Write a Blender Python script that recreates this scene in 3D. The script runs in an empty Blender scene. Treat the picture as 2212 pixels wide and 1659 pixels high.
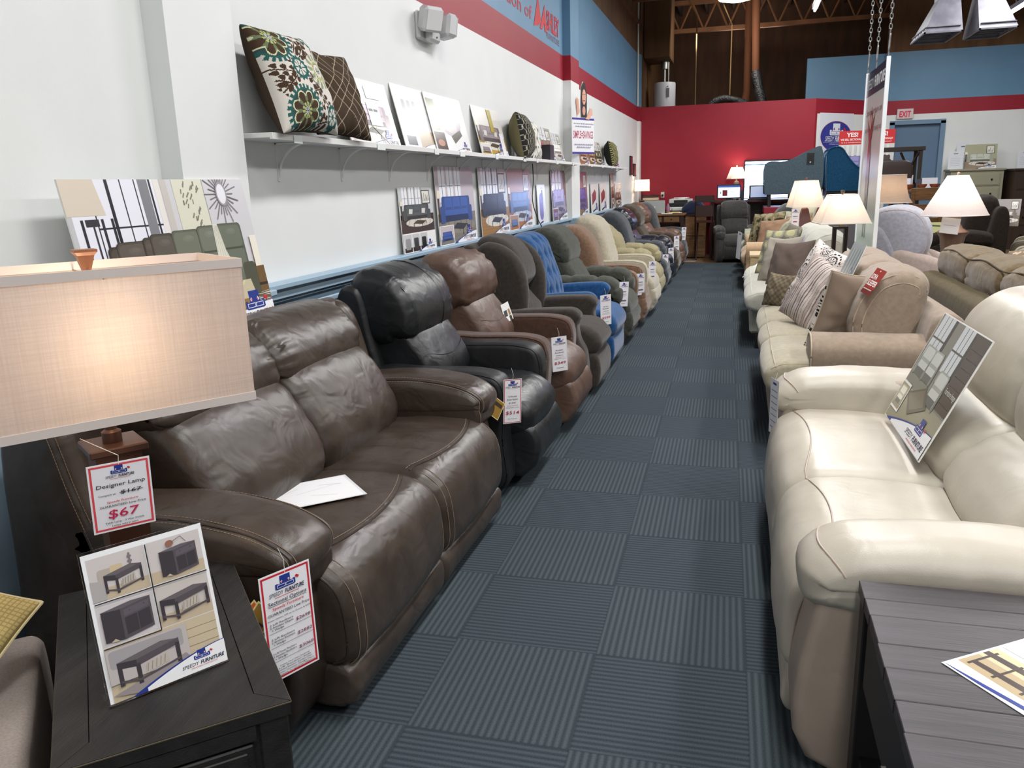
import bpy, bmesh, math, random
import numpy as np
from mathutils import Matrix, Vector, Euler, noise
PI = math.pi
S = bpy.context.scene
C = S.collection
rnd = random.Random(7)

# ---------------------------------------------------------------- camera
R = [[0.9631749976767048, 0.037003514331585344, -0.26631684846736925],
     [0.2673682167155555, -0.23653623181987427, 0.9341117961608227],
     [-0.028428164570076107, -0.9709177879530103, -0.2377193481726084]]
cam = bpy.data.objects.new('camera', bpy.data.cameras.new('camera'))
C.objects.link(cam)
m = Matrix.Identity(4)
for i in range(3):
    m[i][0] = R[i][0]; m[i][1] = -R[i][1]; m[i][2] = -R[i][2]
m[2][3] = 1.45
cam.matrix_world = m
cam.data.sensor_width = 36.0
cam.data.lens = 36.0*1747.14/2212
cam.data.clip_start = 0.05; cam.data.clip_end = 100
S.camera = cam
S.view_settings.view_transform = 'Standard'
S.view_settings.look = 'None'
S.view_settings.gamma = 1.0
S.view_settings.use_curve_mapping = False
S.view_settings.exposure = 0.42

def lin(c):
    return tuple(((x/255)/12.92 if x/255 <= 0.04045 else ((x/255+0.055)/1.055)**2.4) for x in c)

# ---------------------------------------------------------------- world and shop lights
w = bpy.data.worlds.new('world'); S.world = w; w.use_nodes = True
w.node_tree.nodes['Background'].inputs[0].default_value = (0.93, 0.95, 1.0, 1)
w.node_tree.nodes['Background'].inputs[1].default_value = 0.05

def area(name, loc, sx, sy, power, col=(1, 1, 1), rot=(0, 0, 0), spread=PI):
    l = bpy.data.lights.new(name, 'AREA'); l.shape = 'RECTANGLE'; l.size = sx; l.size_y = sy
    l.energy = power; l.color = col; l.spread = spread
    o = bpy.data.objects.new(name, l); C.objects.link(o); o.location = loc; o.rotation_euler = rot
    return o
COOL = (1.0, 1.0, 0.97); VIO = (0.99, 0.955, 1.0)
# rows of fluorescent strip fixtures hung below the roof (the lit part of each fixture)
# added unseen area lights that brighten the dark roof deck and far back wall
for x, y, p in ((0.9, 11.0, 16), (0.9, 16.5, 22), (4.5, 14.5, 20), (0.0, 20.0, 10)):
    area('roof_fill_light', (x, y, 4.4), 1.2, 1.2, p, (1.0, 0.95, 0.86), rot=(PI, 0, 0))
area('roof_fill_light', (-0.4, 17.6, 4.3), 1.6, 0.6, 26, (1.0, 0.93, 0.82), rot=(PI*0.42, 0, 0))
for k, (x, y, p) in enumerate(((0.45, -1.0, 66), (2.9, -0.5, 60), (0.45, 2.6, 80), (3.0, 3.2, 66), (0.45, 6.3, 92), (3.2, 7.0, 66),
                              (0.35, 10.4, 100), (3.2, 11.0, 80), (0.9, 14.5, 85), (4.0, 15.0, 85))):
    area('shop_light', (x, y, 4.3), 0.35, 2.4, p, (COOL, VIO)[k % 3 == 1])
# ---------------------------------------------------------------- materials
def nt(name):
    mt = bpy.data.materials.new(name); mt.use_nodes = True
    n = mt.node_tree; b = n.nodes['Principled BSDF']
    return mt, n, b
def N(n, typ, **kw):
    x = n.nodes.new(typ)
    for k, v in kw.items():
        if k.startswith('i_'): x.inputs[int(k[2:]) if k[2:].isdigit() else k[2:]].default_value = v
        else: setattr(x, k, v)
    return x
def L(n, a, b): n.links.new(a, b)
MC = {}
def plain(name, col, rough=0.6, metal=0.0, spec=0.5):
    if name in MC: return MC[name]
    mt, n, b = nt(name)
    b.inputs['Base Color'].default_value = (*lin(col), 1)
    b.inputs['Roughness'].default_value = rough; b.inputs['Metallic'].default_value = metal
    b.inputs['Specular IOR Level'].default_value = spec
    MC[name] = mt; return mt
def emit(name, col, strength, base=(200, 200, 200)):
    if name in MC: return MC[name]
    mt, n, b = nt(name)
    b.inputs['Base Color'].default_value = (*lin(base), 1)
    b.inputs['Emission Color'].default_value = (*lin(col), 1)
    b.inputs['Emission Strength'].default_value = strength
    MC[name] = mt; return mt
def surf(name, c1, c2, scale, rough=0.6, bscale=200, bstr=0.2, detail=4, spec=0.5, sheen=0.0, wr=0.0, wscale=10, stretch=(1, 1, 1), rvar=0.0, bdist=0.002):
    """two-tone noise colour + fine bump + optional broad creases"""
    if name in MC: return MC[name]
    mt, n, b = nt(name)
    tc = N(n, 'ShaderNodeTexCoord'); mp = N(n, 'ShaderNodeMapping'); mp.inputs['Scale'].default_value = stretch
    L(n, tc.outputs['Object'], mp.inputs['Vector'])
    a = N(n, 'ShaderNodeTexNoise'); a.inputs['Scale'].default_value = scale; a.inputs['Detail'].default_value = detail
    L(n, mp.outputs[0], a.inputs['Vector'])
    r = N(n, 'ShaderNodeValToRGB'); r.color_ramp.elements[0].position = 0.35; r.color_ramp.elements[1].position = 0.65
    r.color_ramp.elements[0].color = (*lin(c1), 1); r.color_ramp.elements[1].color = (*lin(c2), 1)
    L(n, a.outputs['Fac'], r.inputs[0]); L(n, r.outputs[0], b.inputs['Base Color'])
    b.inputs['Roughness'].default_value = rough; b.inputs['Specular IOR Level'].default_value = spec
    if sheen:
        b.inputs['Sheen Weight'].default_value = sheen; b.inputs['Sheen Roughness'].default_value = 0.5
    if rvar:
        mr = N(n, 'ShaderNodeMapRange'); mr.inputs['To Min'].default_value = rough-rvar; mr.inputs['To Max'].default_value = rough+rvar
        L(n, a.outputs['Fac'], mr.inputs['Value']); L(n, mr.outputs[0], b.inputs['Roughness'])
    f = N(n, 'ShaderNodeTexNoise'); f.inputs['Scale'].default_value = bscale; f.inputs['Detail'].default_value = 3
    L(n, mp.outputs[0], f.inputs['Vector'])
    bp = N(n, 'ShaderNodeBump'); bp.inputs['Strength'].default_value = bstr; bp.inputs['Distance'].default_value = bdist
    L(n, f.outputs['Fac'], bp.inputs['Height'])
    if wr:
        g = N(n, 'ShaderNodeTexNoise'); g.inputs['Scale'].default_value = wscale; g.inputs['Detail'].default_value = 2; g.inputs['Distortion'].default_value = 0.8
        L(n, tc.outputs['Object'], g.inputs['Vector'])
        b2 = N(n, 'ShaderNodeBump'); b2.inputs['Strength'].default_value = wr; b2.inputs['Distance'].default_value = 0.02
        L(n, g.outputs['Fac'], b2.inputs['Height']); L(n, b2.outputs[0], bp.inputs['Normal'])
    L(n, bp.outputs[0], b.inputs['Normal'])
    MC[name] = mt; return mt
def leather(name, c, rough=0.38, var=14, wr=0.25):
    c2 = tuple(min(255, x+var) for x in c)
    return surf(name, c, c2, 7, rough, 420, 0.25, 5, spec=0.5, wr=wr, wscale=9, rvar=0.06, bdist=0.0015)
def fabric(name, c, var=10, sheen=0.3, wr=0.25, bs=700):
    c2 = tuple(min(255, x+var) for x in c)
    return surf(name, c, c2, 40, 0.9, bs, 0.5, 3, spec=0.15, sheen=sheen, wr=wr, wscale=8)
def wood(name, c1, c2, stretch=(18, 1, 18), rough=0.5, bstr=0.3):
    return surf(name, c1, c2, 3, rough, 25, bstr, 6, stretch=stretch)
def printed(name, rough=0.35, cloth=False):
    if name in MC: return MC[name]
    mt, n, b = nt(name)
    a = N(n, 'ShaderNodeVertexColor', layer_name='Col')
    L(n, a.outputs['Color'], b.inputs['Base Color']); b.inputs['Roughness'].default_value = rough
    if cloth:
        b.inputs['Specular IOR Level'].default_value = 0.15
        tc = N(n, 'ShaderNodeTexCoord'); f = N(n, 'ShaderNodeTexNoise'); f.inputs['Scale'].default_value = 500
        L(n, tc.outputs['Object'], f.inputs['Vector'])
        bp = N(n, 'ShaderNodeBump'); bp.inputs['Strength'].default_value = 0.4; bp.inputs['Distance'].default_value = 0.002
        L(n, f.outputs['Fac'], bp.inputs['Height']); L(n, bp.outputs[0], b.inputs['Normal'])
    MC[name] = mt; return mt
GLOSS = printed('poster_print', 0.22)
PAPER = printed('paper_print', 0.6)
CLOTH = printed('cloth_print', 0.9, True)
def shade_mat(name, col, em=0.0, emc=(255, 214, 170)):
    """linen lampshade that lets the bulb's light through"""
    mt = bpy.data.materials.new(name); mt.use_nodes = True; n = mt.node_tree
    n.nodes.remove(n.nodes['Principled BSDF']); out = n.nodes['Material Output']
    tc = N(n, 'ShaderNodeTexCoord')
    m1 = N(n, 'ShaderNodeMapping'); m1.inputs['Scale'].default_value = (4, 4, 160)
    m2 = N(n, 'ShaderNodeMapping'); m2.inputs['Scale'].default_value = (160, 160, 4)
    a = N(n, 'ShaderNodeTexNoise'); a.inputs['Scale'].default_value = 2.0; c = N(n, 'ShaderNodeTexNoise'); c.inputs['Scale'].default_value = 2.0
    L(n, tc.outputs['Object'], m1.inputs[0]); L(n, tc.outputs['Object'], m2.inputs[0]); L(n, m1.outputs[0], a.inputs[0]); L(n, m2.outputs[0], c.inputs[0])
    mx = N(n, 'ShaderNodeMath', operation='MULTIPLY'); L(n, a.outputs[0], mx.inputs[0]); L(n, c.outputs[0], mx.inputs[1])
    r = N(n, 'ShaderNodeValToRGB'); r.color_ramp.elements[0].position = 0.08; r.color_ramp.elements[1].position = 0.36
    r.color_ramp.elements[0].color = (*[x*0.86 for x in lin(col)], 1); r.color_ramp.elements[1].color = (*lin(col), 1)
    L(n, mx.outputs[0], r.inputs[0])
    d = N(n, 'ShaderNodeBsdfDiffuse'); t = N(n, 'ShaderNodeBsdfTranslucent'); L(n, r.outputs[0], d.inputs[0]); L(n, r.outputs[0], t.inputs[0])
    mix = N(n, 'ShaderNodeMixShader'); mix.inputs[0].default_value = 0.42
    L(n, d.outputs[0], mix.inputs[1]); L(n, t.outputs[0], mix.inputs[2]); L(n, mix.outputs[0], out.inputs[0])
    return mt

# ---------------------------------------------------------------- object helpers
I4 = Matrix.Identity(4)
def add(name, verts, faces, mats, parent=None, M=None, mi=None, cols=None, smooth=True, angle=40, kind=None, fix=True):
    """one mesh object; M is baked into the vertices"""
    me = bpy.data.meshes.new(name)
    if M is not None:
        a = np.array(verts, float); mm = np.array(M)
        verts = (a @ mm[:3, :3].T + mm[:3, 3]).tolist()
    me.from_pydata([tuple(v) for v in verts], [], [tuple(f) for f in faces])
    if not isinstance(mats, (list, tuple)): mats = [mats]
    for x in mats: me.materials.append(x)
    if mi: me.polygons.foreach_set('material_index', mi)
    if cols is not None:       # colour per face
        at = me.color_attributes.new('Col', 'FLOAT_COLOR', 'CORNER')
        buf = []
        for f, c in zip(faces, cols): buf.extend((*c, 1.0)*len(f))
        at.data.foreach_set('color', buf)
    me.update()
    if cols is None and fix:
        bm = bmesh.new(); bm.from_mesh(me); bmesh.ops.recalc_face_normals(bm, faces=bm.faces); bm.to_mesh(me); bm.free()
    if smooth:
        me.polygons.foreach_set('use_smooth', [True]*len(me.polygons)); me.set_sharp_from_angle(angle=math.radians(angle))
    o = bpy.data.objects.new(name, me); C.objects.link(o)
    if parent: o.parent = parent
    if kind: o['kind'] = kind
    return o
def tag(o, label, cat, group=None):
    o['label'] = label; o['category'] = cat
    if group: o['group'] = group
    return o
def thing(name, label, cat, loc=(0, 0, 0), rz=0.0, group=None):
    o = bpy.data.objects.new(name, None); C.objects.link(o); o.empty_display_size = 0.1
    o.location = loc; o.rotation_euler = (0, 0, rz)
    return tag(o, label, cat, group)
class MB:
    """mesh buffer: collects shapes into one mesh"""
    def __init__(s): s.v = []; s.f = []; s.mi = []
    def put(s, v, f, mi=0, M=None):
        if M is not None: v = [tuple(M @ Vector(p)) for p in v]
        k = len(s.v); s.v += [tuple(p) for p in v]; s.f += [tuple(i+k for i in q) for q in f]; s.mi += [mi]*len(f); return s
    def box(s, x0, y0, z0, x1, y1, z1, mi=0, M=None, b=0.0):
        if b: v, f = bevbox(x0, y0, z0, x1, y1, z1, b)
        else:
            v = [(x0, y0, z0), (x1, y0, z0), (x1, y1, z0), (x0, y1, z0), (x0, y0, z1), (x1, y0, z1), (x1, y1, z1), (x0, y1, z1)]
            f = [(0, 3, 2, 1), (4, 5, 6, 7), (0, 1, 5, 4), (1, 2, 6, 5), (2, 3, 7, 6), (3, 0, 4, 7)]
        return s.put(v, f, mi, M)
    def tube(s, pts, r, n=8, mi=0, M=None, closed=False):
        pts = [Vector(p) for p in pts]; rs = r if isinstance(r, (list, tuple)) else [r]*len(pts)
        v = []; f = []; up = None; K = len(pts)
        for i, p in enumerate(pts):
            if closed: d = pts[(i+1) % K]-pts[i-1]
            else: d = pts[min(i+1, K-1)]-pts[max(i-1, 0)]
            d = d.normalized() if d.length > 1e-9 else Vector((0, 0, 1))
            if up is None: up = Vector((0, 0, 1)) if abs(d.z) < 0.9 else Vector((1, 0, 0))
            a = d.cross(up); a = a.normalized() if a.length > 1e-6 else d.orthogonal().normalized()
            b = d.cross(a).normalized(); up = -b if False else up
            for j in range(n):
                t = 2*PI*j/n; v.append(p+a*(math.cos(t)*rs[i])+b*(math.sin(t)*rs[i]))
        for i in range(K if closed else K-1):
            for j in range(n):
                i2 = (i+1) % K; f.append((i*n+j, i*n+(j+1) % n, i2*n+(j+1) % n, i2*n+j))
        if not closed: f.append(tuple(range(n))[::-1] if False else tuple(range(n))); f.append(tuple((K-1)*n+j for j in range(n))[::-1])
        return s.put(v, f, mi, M)
    def lathe(s, prof, n=24, mi=0, M=None, sq=0.0):
        """profile of (radius, z); n=4 gives a square section"""
        v = []; f = []; off = PI/4 if n == 4 else 0
        for r, z in prof:
            for j in range(n):
                t = 2*PI*j/n+off; v.append((r*math.cos(t), r*math.sin(t), z))
        for i in range(len(prof)-1):
            for j in range(n): f.append((i*n+j, i*n+(j+1) % n, (i+1)*n+(j+1) % n, (i+1)*n+j))
        f.append(tuple(range(n))[::-1]); f.append(tuple((len(prof)-1)*n+j for j in range(n)))
        return s.put(v, f, mi, M)
    def prism(s, poly, h0, h1, mi=0, M=None):
        """poly in local xy, extruded in z"""
        n = len(poly); v = [(x, y, h0) for x, y in poly]+[(x, y, h1) for x, y in poly]
        f = [tuple(range(n))[::-1], tuple(range(n, 2*n))]+[(i, (i+1) % n, n+(i+1) % n, n+i) for i in range(n)]
        return s.put(v, f, mi, M)
    def build(s, name, mats, parent=None, M=None, smooth=True, angle=35, kind=None):
        return add(name, s.v, s.f, mats, parent, M, s.mi, smooth=smooth, angle=angle, kind=kind)
def bevbox(x0, y0, z0, x1, y1, z1, b):
    b = min(b, (x1-x0)*0.49, (y1-y0)*0.49, (z1-z0)*0.49)
    v = []; idx = {}
    for sx in (0, 1):
        for sy in (0, 1):
            for sz in (0, 1):
                for ax in range(3):
                    p = [(x0, x1)[sx], (y0, y1)[sy], (z0, z1)[sz]]; q = list(p)
                    for k in range(3):
                        if k != ax: q[k] += b if (sx, sy, sz)[k] == 0 else -b
                    idx[(sx, sy, sz, ax)] = len(v); v.append(tuple(q))
    f = []
    def g(s, ax): return idx[(*s, ax)]
    for ax in range(3):
        a, c = [k for k in range(3) if k != ax]
        for s in (0, 1):
            q = []
            for (u, t) in ((0, 0), (1, 0), (1, 1), (0, 1)):
                k = [0, 0, 0]; k[ax] = s; k[a] = u; k[c] = t; q.append(g(k, ax))
            f.append(tuple(q if (s == 1) != (ax == 1) else q[::-1]))
        for u in (0, 1):
            for t in (0, 1):
                k0 = [0, 0, 0]; k0[a] = u; k0[c] = t; k1 = list(k0); k1[ax] = 1
                q = (g(k0, a), g(k1, a), g(k1, c), g(k0, c))
                f.append(q)
    for s in [(i, j, k) for i in (0, 1) for j in (0, 1) for k in (0, 1)]: f.append((g(s, 0), g(s, 1), g(s, 2)))
    ctr = Vector(((x0+x1)/2, (y0+y1)/2, (z0+z1)/2)); out = []
    for q in f:
        P = [Vector(v[i]) for i in q]; nn = (P[1]-P[0]).cross(P[2]-P[0]); cc = sum(P, Vector())/len(P)
        out.append(q if nn.dot(cc-ctr) > 0 else q[::-1])
    return v, out
def box(name, x0, y0, z0, x1, y1, z1, mat, parent=None, b=0.0, M=None, kind=None):
    return MB().box(x0, y0, z0, x1, y1, z1, b=b).build(name, mat, parent, M, kind=kind)
def cr(pts, k=6, closed=True):
    """Catmull-Rom"""
    P = np.array(pts, float); n = len(P); out = []
    for i in range(n if closed else n-1):
        if closed: a, b, c, d = P[i-1], P[i], P[(i+1) % n], P[(i+2) % n]
        else: a, b, c, d = P[max(i-1, 0)], P[i], P[i+1], P[min(i+2, n-1)]
        for j in range(k):
            t1 = max(1e-6, np.linalg.norm(b-a)**0.5); t2 = t1+max(1e-6, np.linalg.norm(c-b)**0.5); t3 = t2+max(1e-6, np.linalg.norm(d-c)**0.5)
            t = t1+(t2-t1)*j/k                     # centripetal form: no loops where a long edge meets a short one
            a1 = a*(t1-t)/t1+b*t/t1; a2 = b*(t2-t)/(t2-t1)+c*(t-t1)/(t2-t1); a3 = c*(t3-t)/(t3-t2)+d*(t-t2)/(t3-t2)
            b1 = a1*(t2-t)/t2+a2*t/t2; b2 = a2*(t3-t)/(t3-t1)+a3*(t-t1)/(t3-t1)
            out.append(b1*(t2-t)/(t2-t1)+b2*(t-t1)/(t2-t1))
    if not closed: out.append(P[-1])
    return np.array(out)
_pc = {}
def prep(prof, k):
    """profile curve, outward normals and the local room for insetting"""
    key = (tuple(map(tuple, prof)), k)
    if key in _pc: return _pc[key]
    P = cr(prof, k); n = len(P)
    ar = 0.5*np.sum(P[:, 0]*np.roll(P[:, 1], -1)-np.roll(P[:, 0], -1)*P[:, 1])
    T = np.roll(P, -1, 0)-np.roll(P, 1, 0); T /= (np.linalg.norm(T, axis=1)[:, None]+1e-9)
    Nn = np.stack([T[:, 1], -T[:, 0]], 1)*(1 if ar > 0 else -1)
    for _ in range(2): Nn = (np.roll(Nn, 1, 0)+2*Nn+np.roll(Nn, -1, 0)); Nn /= (np.linalg.norm(Nn, axis=1)[:, None]+1e-9)
    A_ = P; B_ = np.roll(P, -1, 0); E_ = B_-A_; lt = np.zeros(n)
    for i in range(n):
        d = -Nn[i]; den = d[0]*E_[:, 1]-d[1]*E_[:, 0]; den = np.where(np.abs(den) < 1e-12, 1e-12, den)
        w_ = A_-P[i]; t = (w_[:, 0]*E_[:, 1]-w_[:, 1]*E_[:, 0])/den; u = (w_[:, 0]*d[1]-w_[:, 1]*d[0])/den
        ok = (t > 1e-4) & (u >= 0) & (u <= 1); ok[i] = ok[i-1] = False
        lt[i] = 0.42*t[ok].min() if ok.any() else 0.02
    for _ in range(4): lt = np.minimum(lt, (np.roll(lt, 1)+lt+np.roll(lt, -1))/3*1.15)
    per = np.sum(np.linalg.norm(E_, axis=1)); _pc[key] = (P, Nn, lt, ar, per); return _pc[key]
def insl(ins, lt): return lt*(1-np.exp(-ins/np.maximum(lt, 1e-4)))
def puff(prof, c0, c1, r, axis='y', bulge=0.0, gather=None, k=6, nm=12, warp=None, lump=0.003, fold=None, seed=0.0, ends=(1, 1)):
    """a stuffed form: closed side profile swept from c0 to c1 with soft rounded ends.
       axis y: profile (x,z) swept in y; axis x: profile (y,z) swept in x.
       gather=(amp,count,width): radiating puckers near the ends; fold=f(s,c)->offset"""
    P, Nn, lt, ar, per = prep(prof, k); n = len(P); ri = min(r, 1.0*abs(ar)/per)
    w = c1-c0; mid = (c0+c1)/2; cs = []
    for i in range(6):
        th = PI/2*i/5; cs.append((c0+r*(1-math.sin(th))*ends[0], r*(1-math.cos(th))*ends[0]))
    cs = [(c0+r*(1-math.cos(PI/2*i/5)), ri*(1-math.sin(PI/2*i/5))) for i in range(6)] if ends[0] else [(c0, 0)]
    a = cs[-1][0]; e = c1-(r if ends[1] else 0)
    for i in range(1, nm): cs.append((a+(e-a)*i/nm, 0))
    cs += [(c1-r*(1-math.cos(PI/2*i/5)), ri*(1-math.sin(PI/2*i/5))) for i in range(5, -1, -1)] if ends[1] else [(c1, 0)]
    seg = np.linalg.norm(np.roll(P, -1, 0)-P, axis=1); sl = np.concatenate([[0], np.cumsum(seg)[:-1]])/seg.sum()
    V = []; F = []
    for (c, ins) in cs:
        q = (c-mid)/(w/2); off = bulge*(1-q*q)-insl(ins, lt)
        if gather:
            am, cnt, wd = gather; dd = w/2-abs(c-mid); rr_ = cnt/3.6
            g1 = np.array([noise.noise(Vector((math.cos(2*PI*s_)*rr_, math.sin(2*PI*s_)*rr_, seed+(0 if c < mid else 7)+dd*2.5))) for s_ in sl])
            off = off+am*(1.1-3.2*np.abs(g1))*math.exp(-(dd/wd)**2)*min(1, dd/r+0.3)
        if fold: off = off+np.array([fold(s, q) for s in sl])
        X = P+Nn*off[:, None]
        for i in range(n):
            p = (X[i, 0], c, X[i, 1]) if axis == 'y' else (c, X[i, 0], X[i, 1])
            if lump:
                v3 = Vector((p[0]*6+seed, p[1]*6, p[2]*6)); dl = noise.noise(v3)*lump-max(0, 0.35-abs(noise.noise(Vector((p[0]*17, p[1]*6+seed, p[2]*17)))*2.2))*lump*0.9
                p = (p[0]+Nn[i, 0]*dl, p[1], p[2]+Nn[i, 1]*dl) if axis == 'y' else (p[0], p[1]+Nn[i, 0]*dl, p[2]+Nn[i, 1]*dl)
            V.append(p)
    K = len(cs)
    flip = (ar > 0) == (axis == 'y')
    for j in range(K-1):
        for i in range(n):
            q = (j*n+i, j*n+(i+1) % n, (j+1)*n+(i+1) % n, (j+1)*n+i); F.append(q if flip else q[::-1])
    for j, sgn in ((0, 1), (K-1, -1)):
        ring = [V[j*n+i] for i in range(n)]; ctr = tuple(sum(p[k2] for p in ring)/n for k2 in range(3))
        b0 = len(V)
        for t in (0.5,):
            for p in ring: V.append(tuple(ctr[k2]+(p[k2]-ctr[k2])*t for k2 in range(3)))
        ci = len(V); V.append(ctr)
        for i in range(n):
            q = (j*n+i, b0+i, b0+(i+1) % n, j*n+(i+1) % n); t3 = (b0+i, ci, b0+(i+1) % n)
            if (sgn > 0) != flip: q = q[::-1]; t3 = t3[::-1]
            F.append(q); F.append(t3)
    if warp: V = [warp(*p) for p in V]
    return V, F
def surfline(prof, c0, c1, r, bulge=0.0, at=None, s=None, axis='y', eps=0.001, k=8, n=26, curve=0.0, c=None, s0=0, s1=1, q0=-1, q1=1):
    """points lying on a puff's surface: across it at the profile point nearest to at (curve bends the line),
       or, with c given (0..1 of the end rounding), around the profile from fraction s0 to s1"""
    P, Nn, lt, ar, per = prep(prof, k); N_ = len(P); ri = min(r, 1.0*abs(ar)/per)
    w = c1-c0; mid = (c0+c1)/2
    def off(cc):
        d = w/2-abs(cc-mid); q = (cc-mid)/(w/2)
        ins = 0.0 if d >= r else ri*(1-math.sqrt(max(0, 1-((r-d)/r)**2)))
        return bulge*(1-q*q)+eps, ins
    def pt(i, cc):
        i0 = int(math.floor(i)); f = i-i0; a, b = P[i0 % N_], P[(i0+1) % N_]; na, nb = Nn[i0 % N_], Nn[(i0+1) % N_]
        o_, in_ = off(cc); x = (a*(1-f)+b*f)+(na*(1-f)+nb*f)*(o_-float(insl(in_, lt[i0 % N_]*(1-f)+lt[(i0+1) % N_]*f)))
        return (x[0], cc, x[1]) if axis == 'y' else (cc, x[0], x[1])
    if c is not None:
        cc = c0+c*r if c >= 0 else c1+c*r
        return [pt(s0*N_+(s1-s0)*N_*j/40, cc) for j in range(41)]
    i = int(np.argmin(np.linalg.norm(P-np.array(at), axis=1))) if at else s*N_
    out = []
    for j in range(n+1):
        q = q0+(q1-q0)*j/n; cc = mid+w/2*q*0.999
        out.append(pt(i+curve*(q*q-0.5)*2, cc))
    return out
def pobj(name, mat, parent, *a, M=None, angle=60, **kw):
    v, f = puff(*a, **kw); return add(name, v, f, mat, parent, M, angle=angle)
def seam(mb, pts, r=0.003, k=5, closed=False): mb.tube([tuple(p) for p in cr(pts, k, closed)], r, 6, closed=closed)
def stitches(mb, pts, r=0.0016, step=0.012, k=8):
    P = [Vector(p) for p in cr(pts, k, False)]
    d = 0.0; on = []
    for a, b in zip(P, P[1:]):
        l = (b-a).length
        if l < 1e-6: continue
        t = 0.0
        while t < l:
            q = a+(b-a)*(t/l); on.append((q, (b-a)/l)); t += step
    for q, dr in on: mb.tube([q, q+dr*step*0.62], r, 4)

def frame(o, u, n, lean=0.0):
    """plane frame: origin o, u = reading direction, n = facing direction; lean tips the top back (radians)"""
    u = Vector(u).normalized(); n = Vector(n).normalized(); v = n.cross(u).normalized()
    v2 = v*math.cos(lean)-n*math.sin(lean); n2 = n*math.cos(lean)+v*math.sin(lean)
    return Matrix(((u.x, v2.x, n2.x, o[0]), (u.y, v2.y, n2.y, o[1]), (u.z, v2.z, n2.z, o[2]), (0, 0, 0, 1)))
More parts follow.
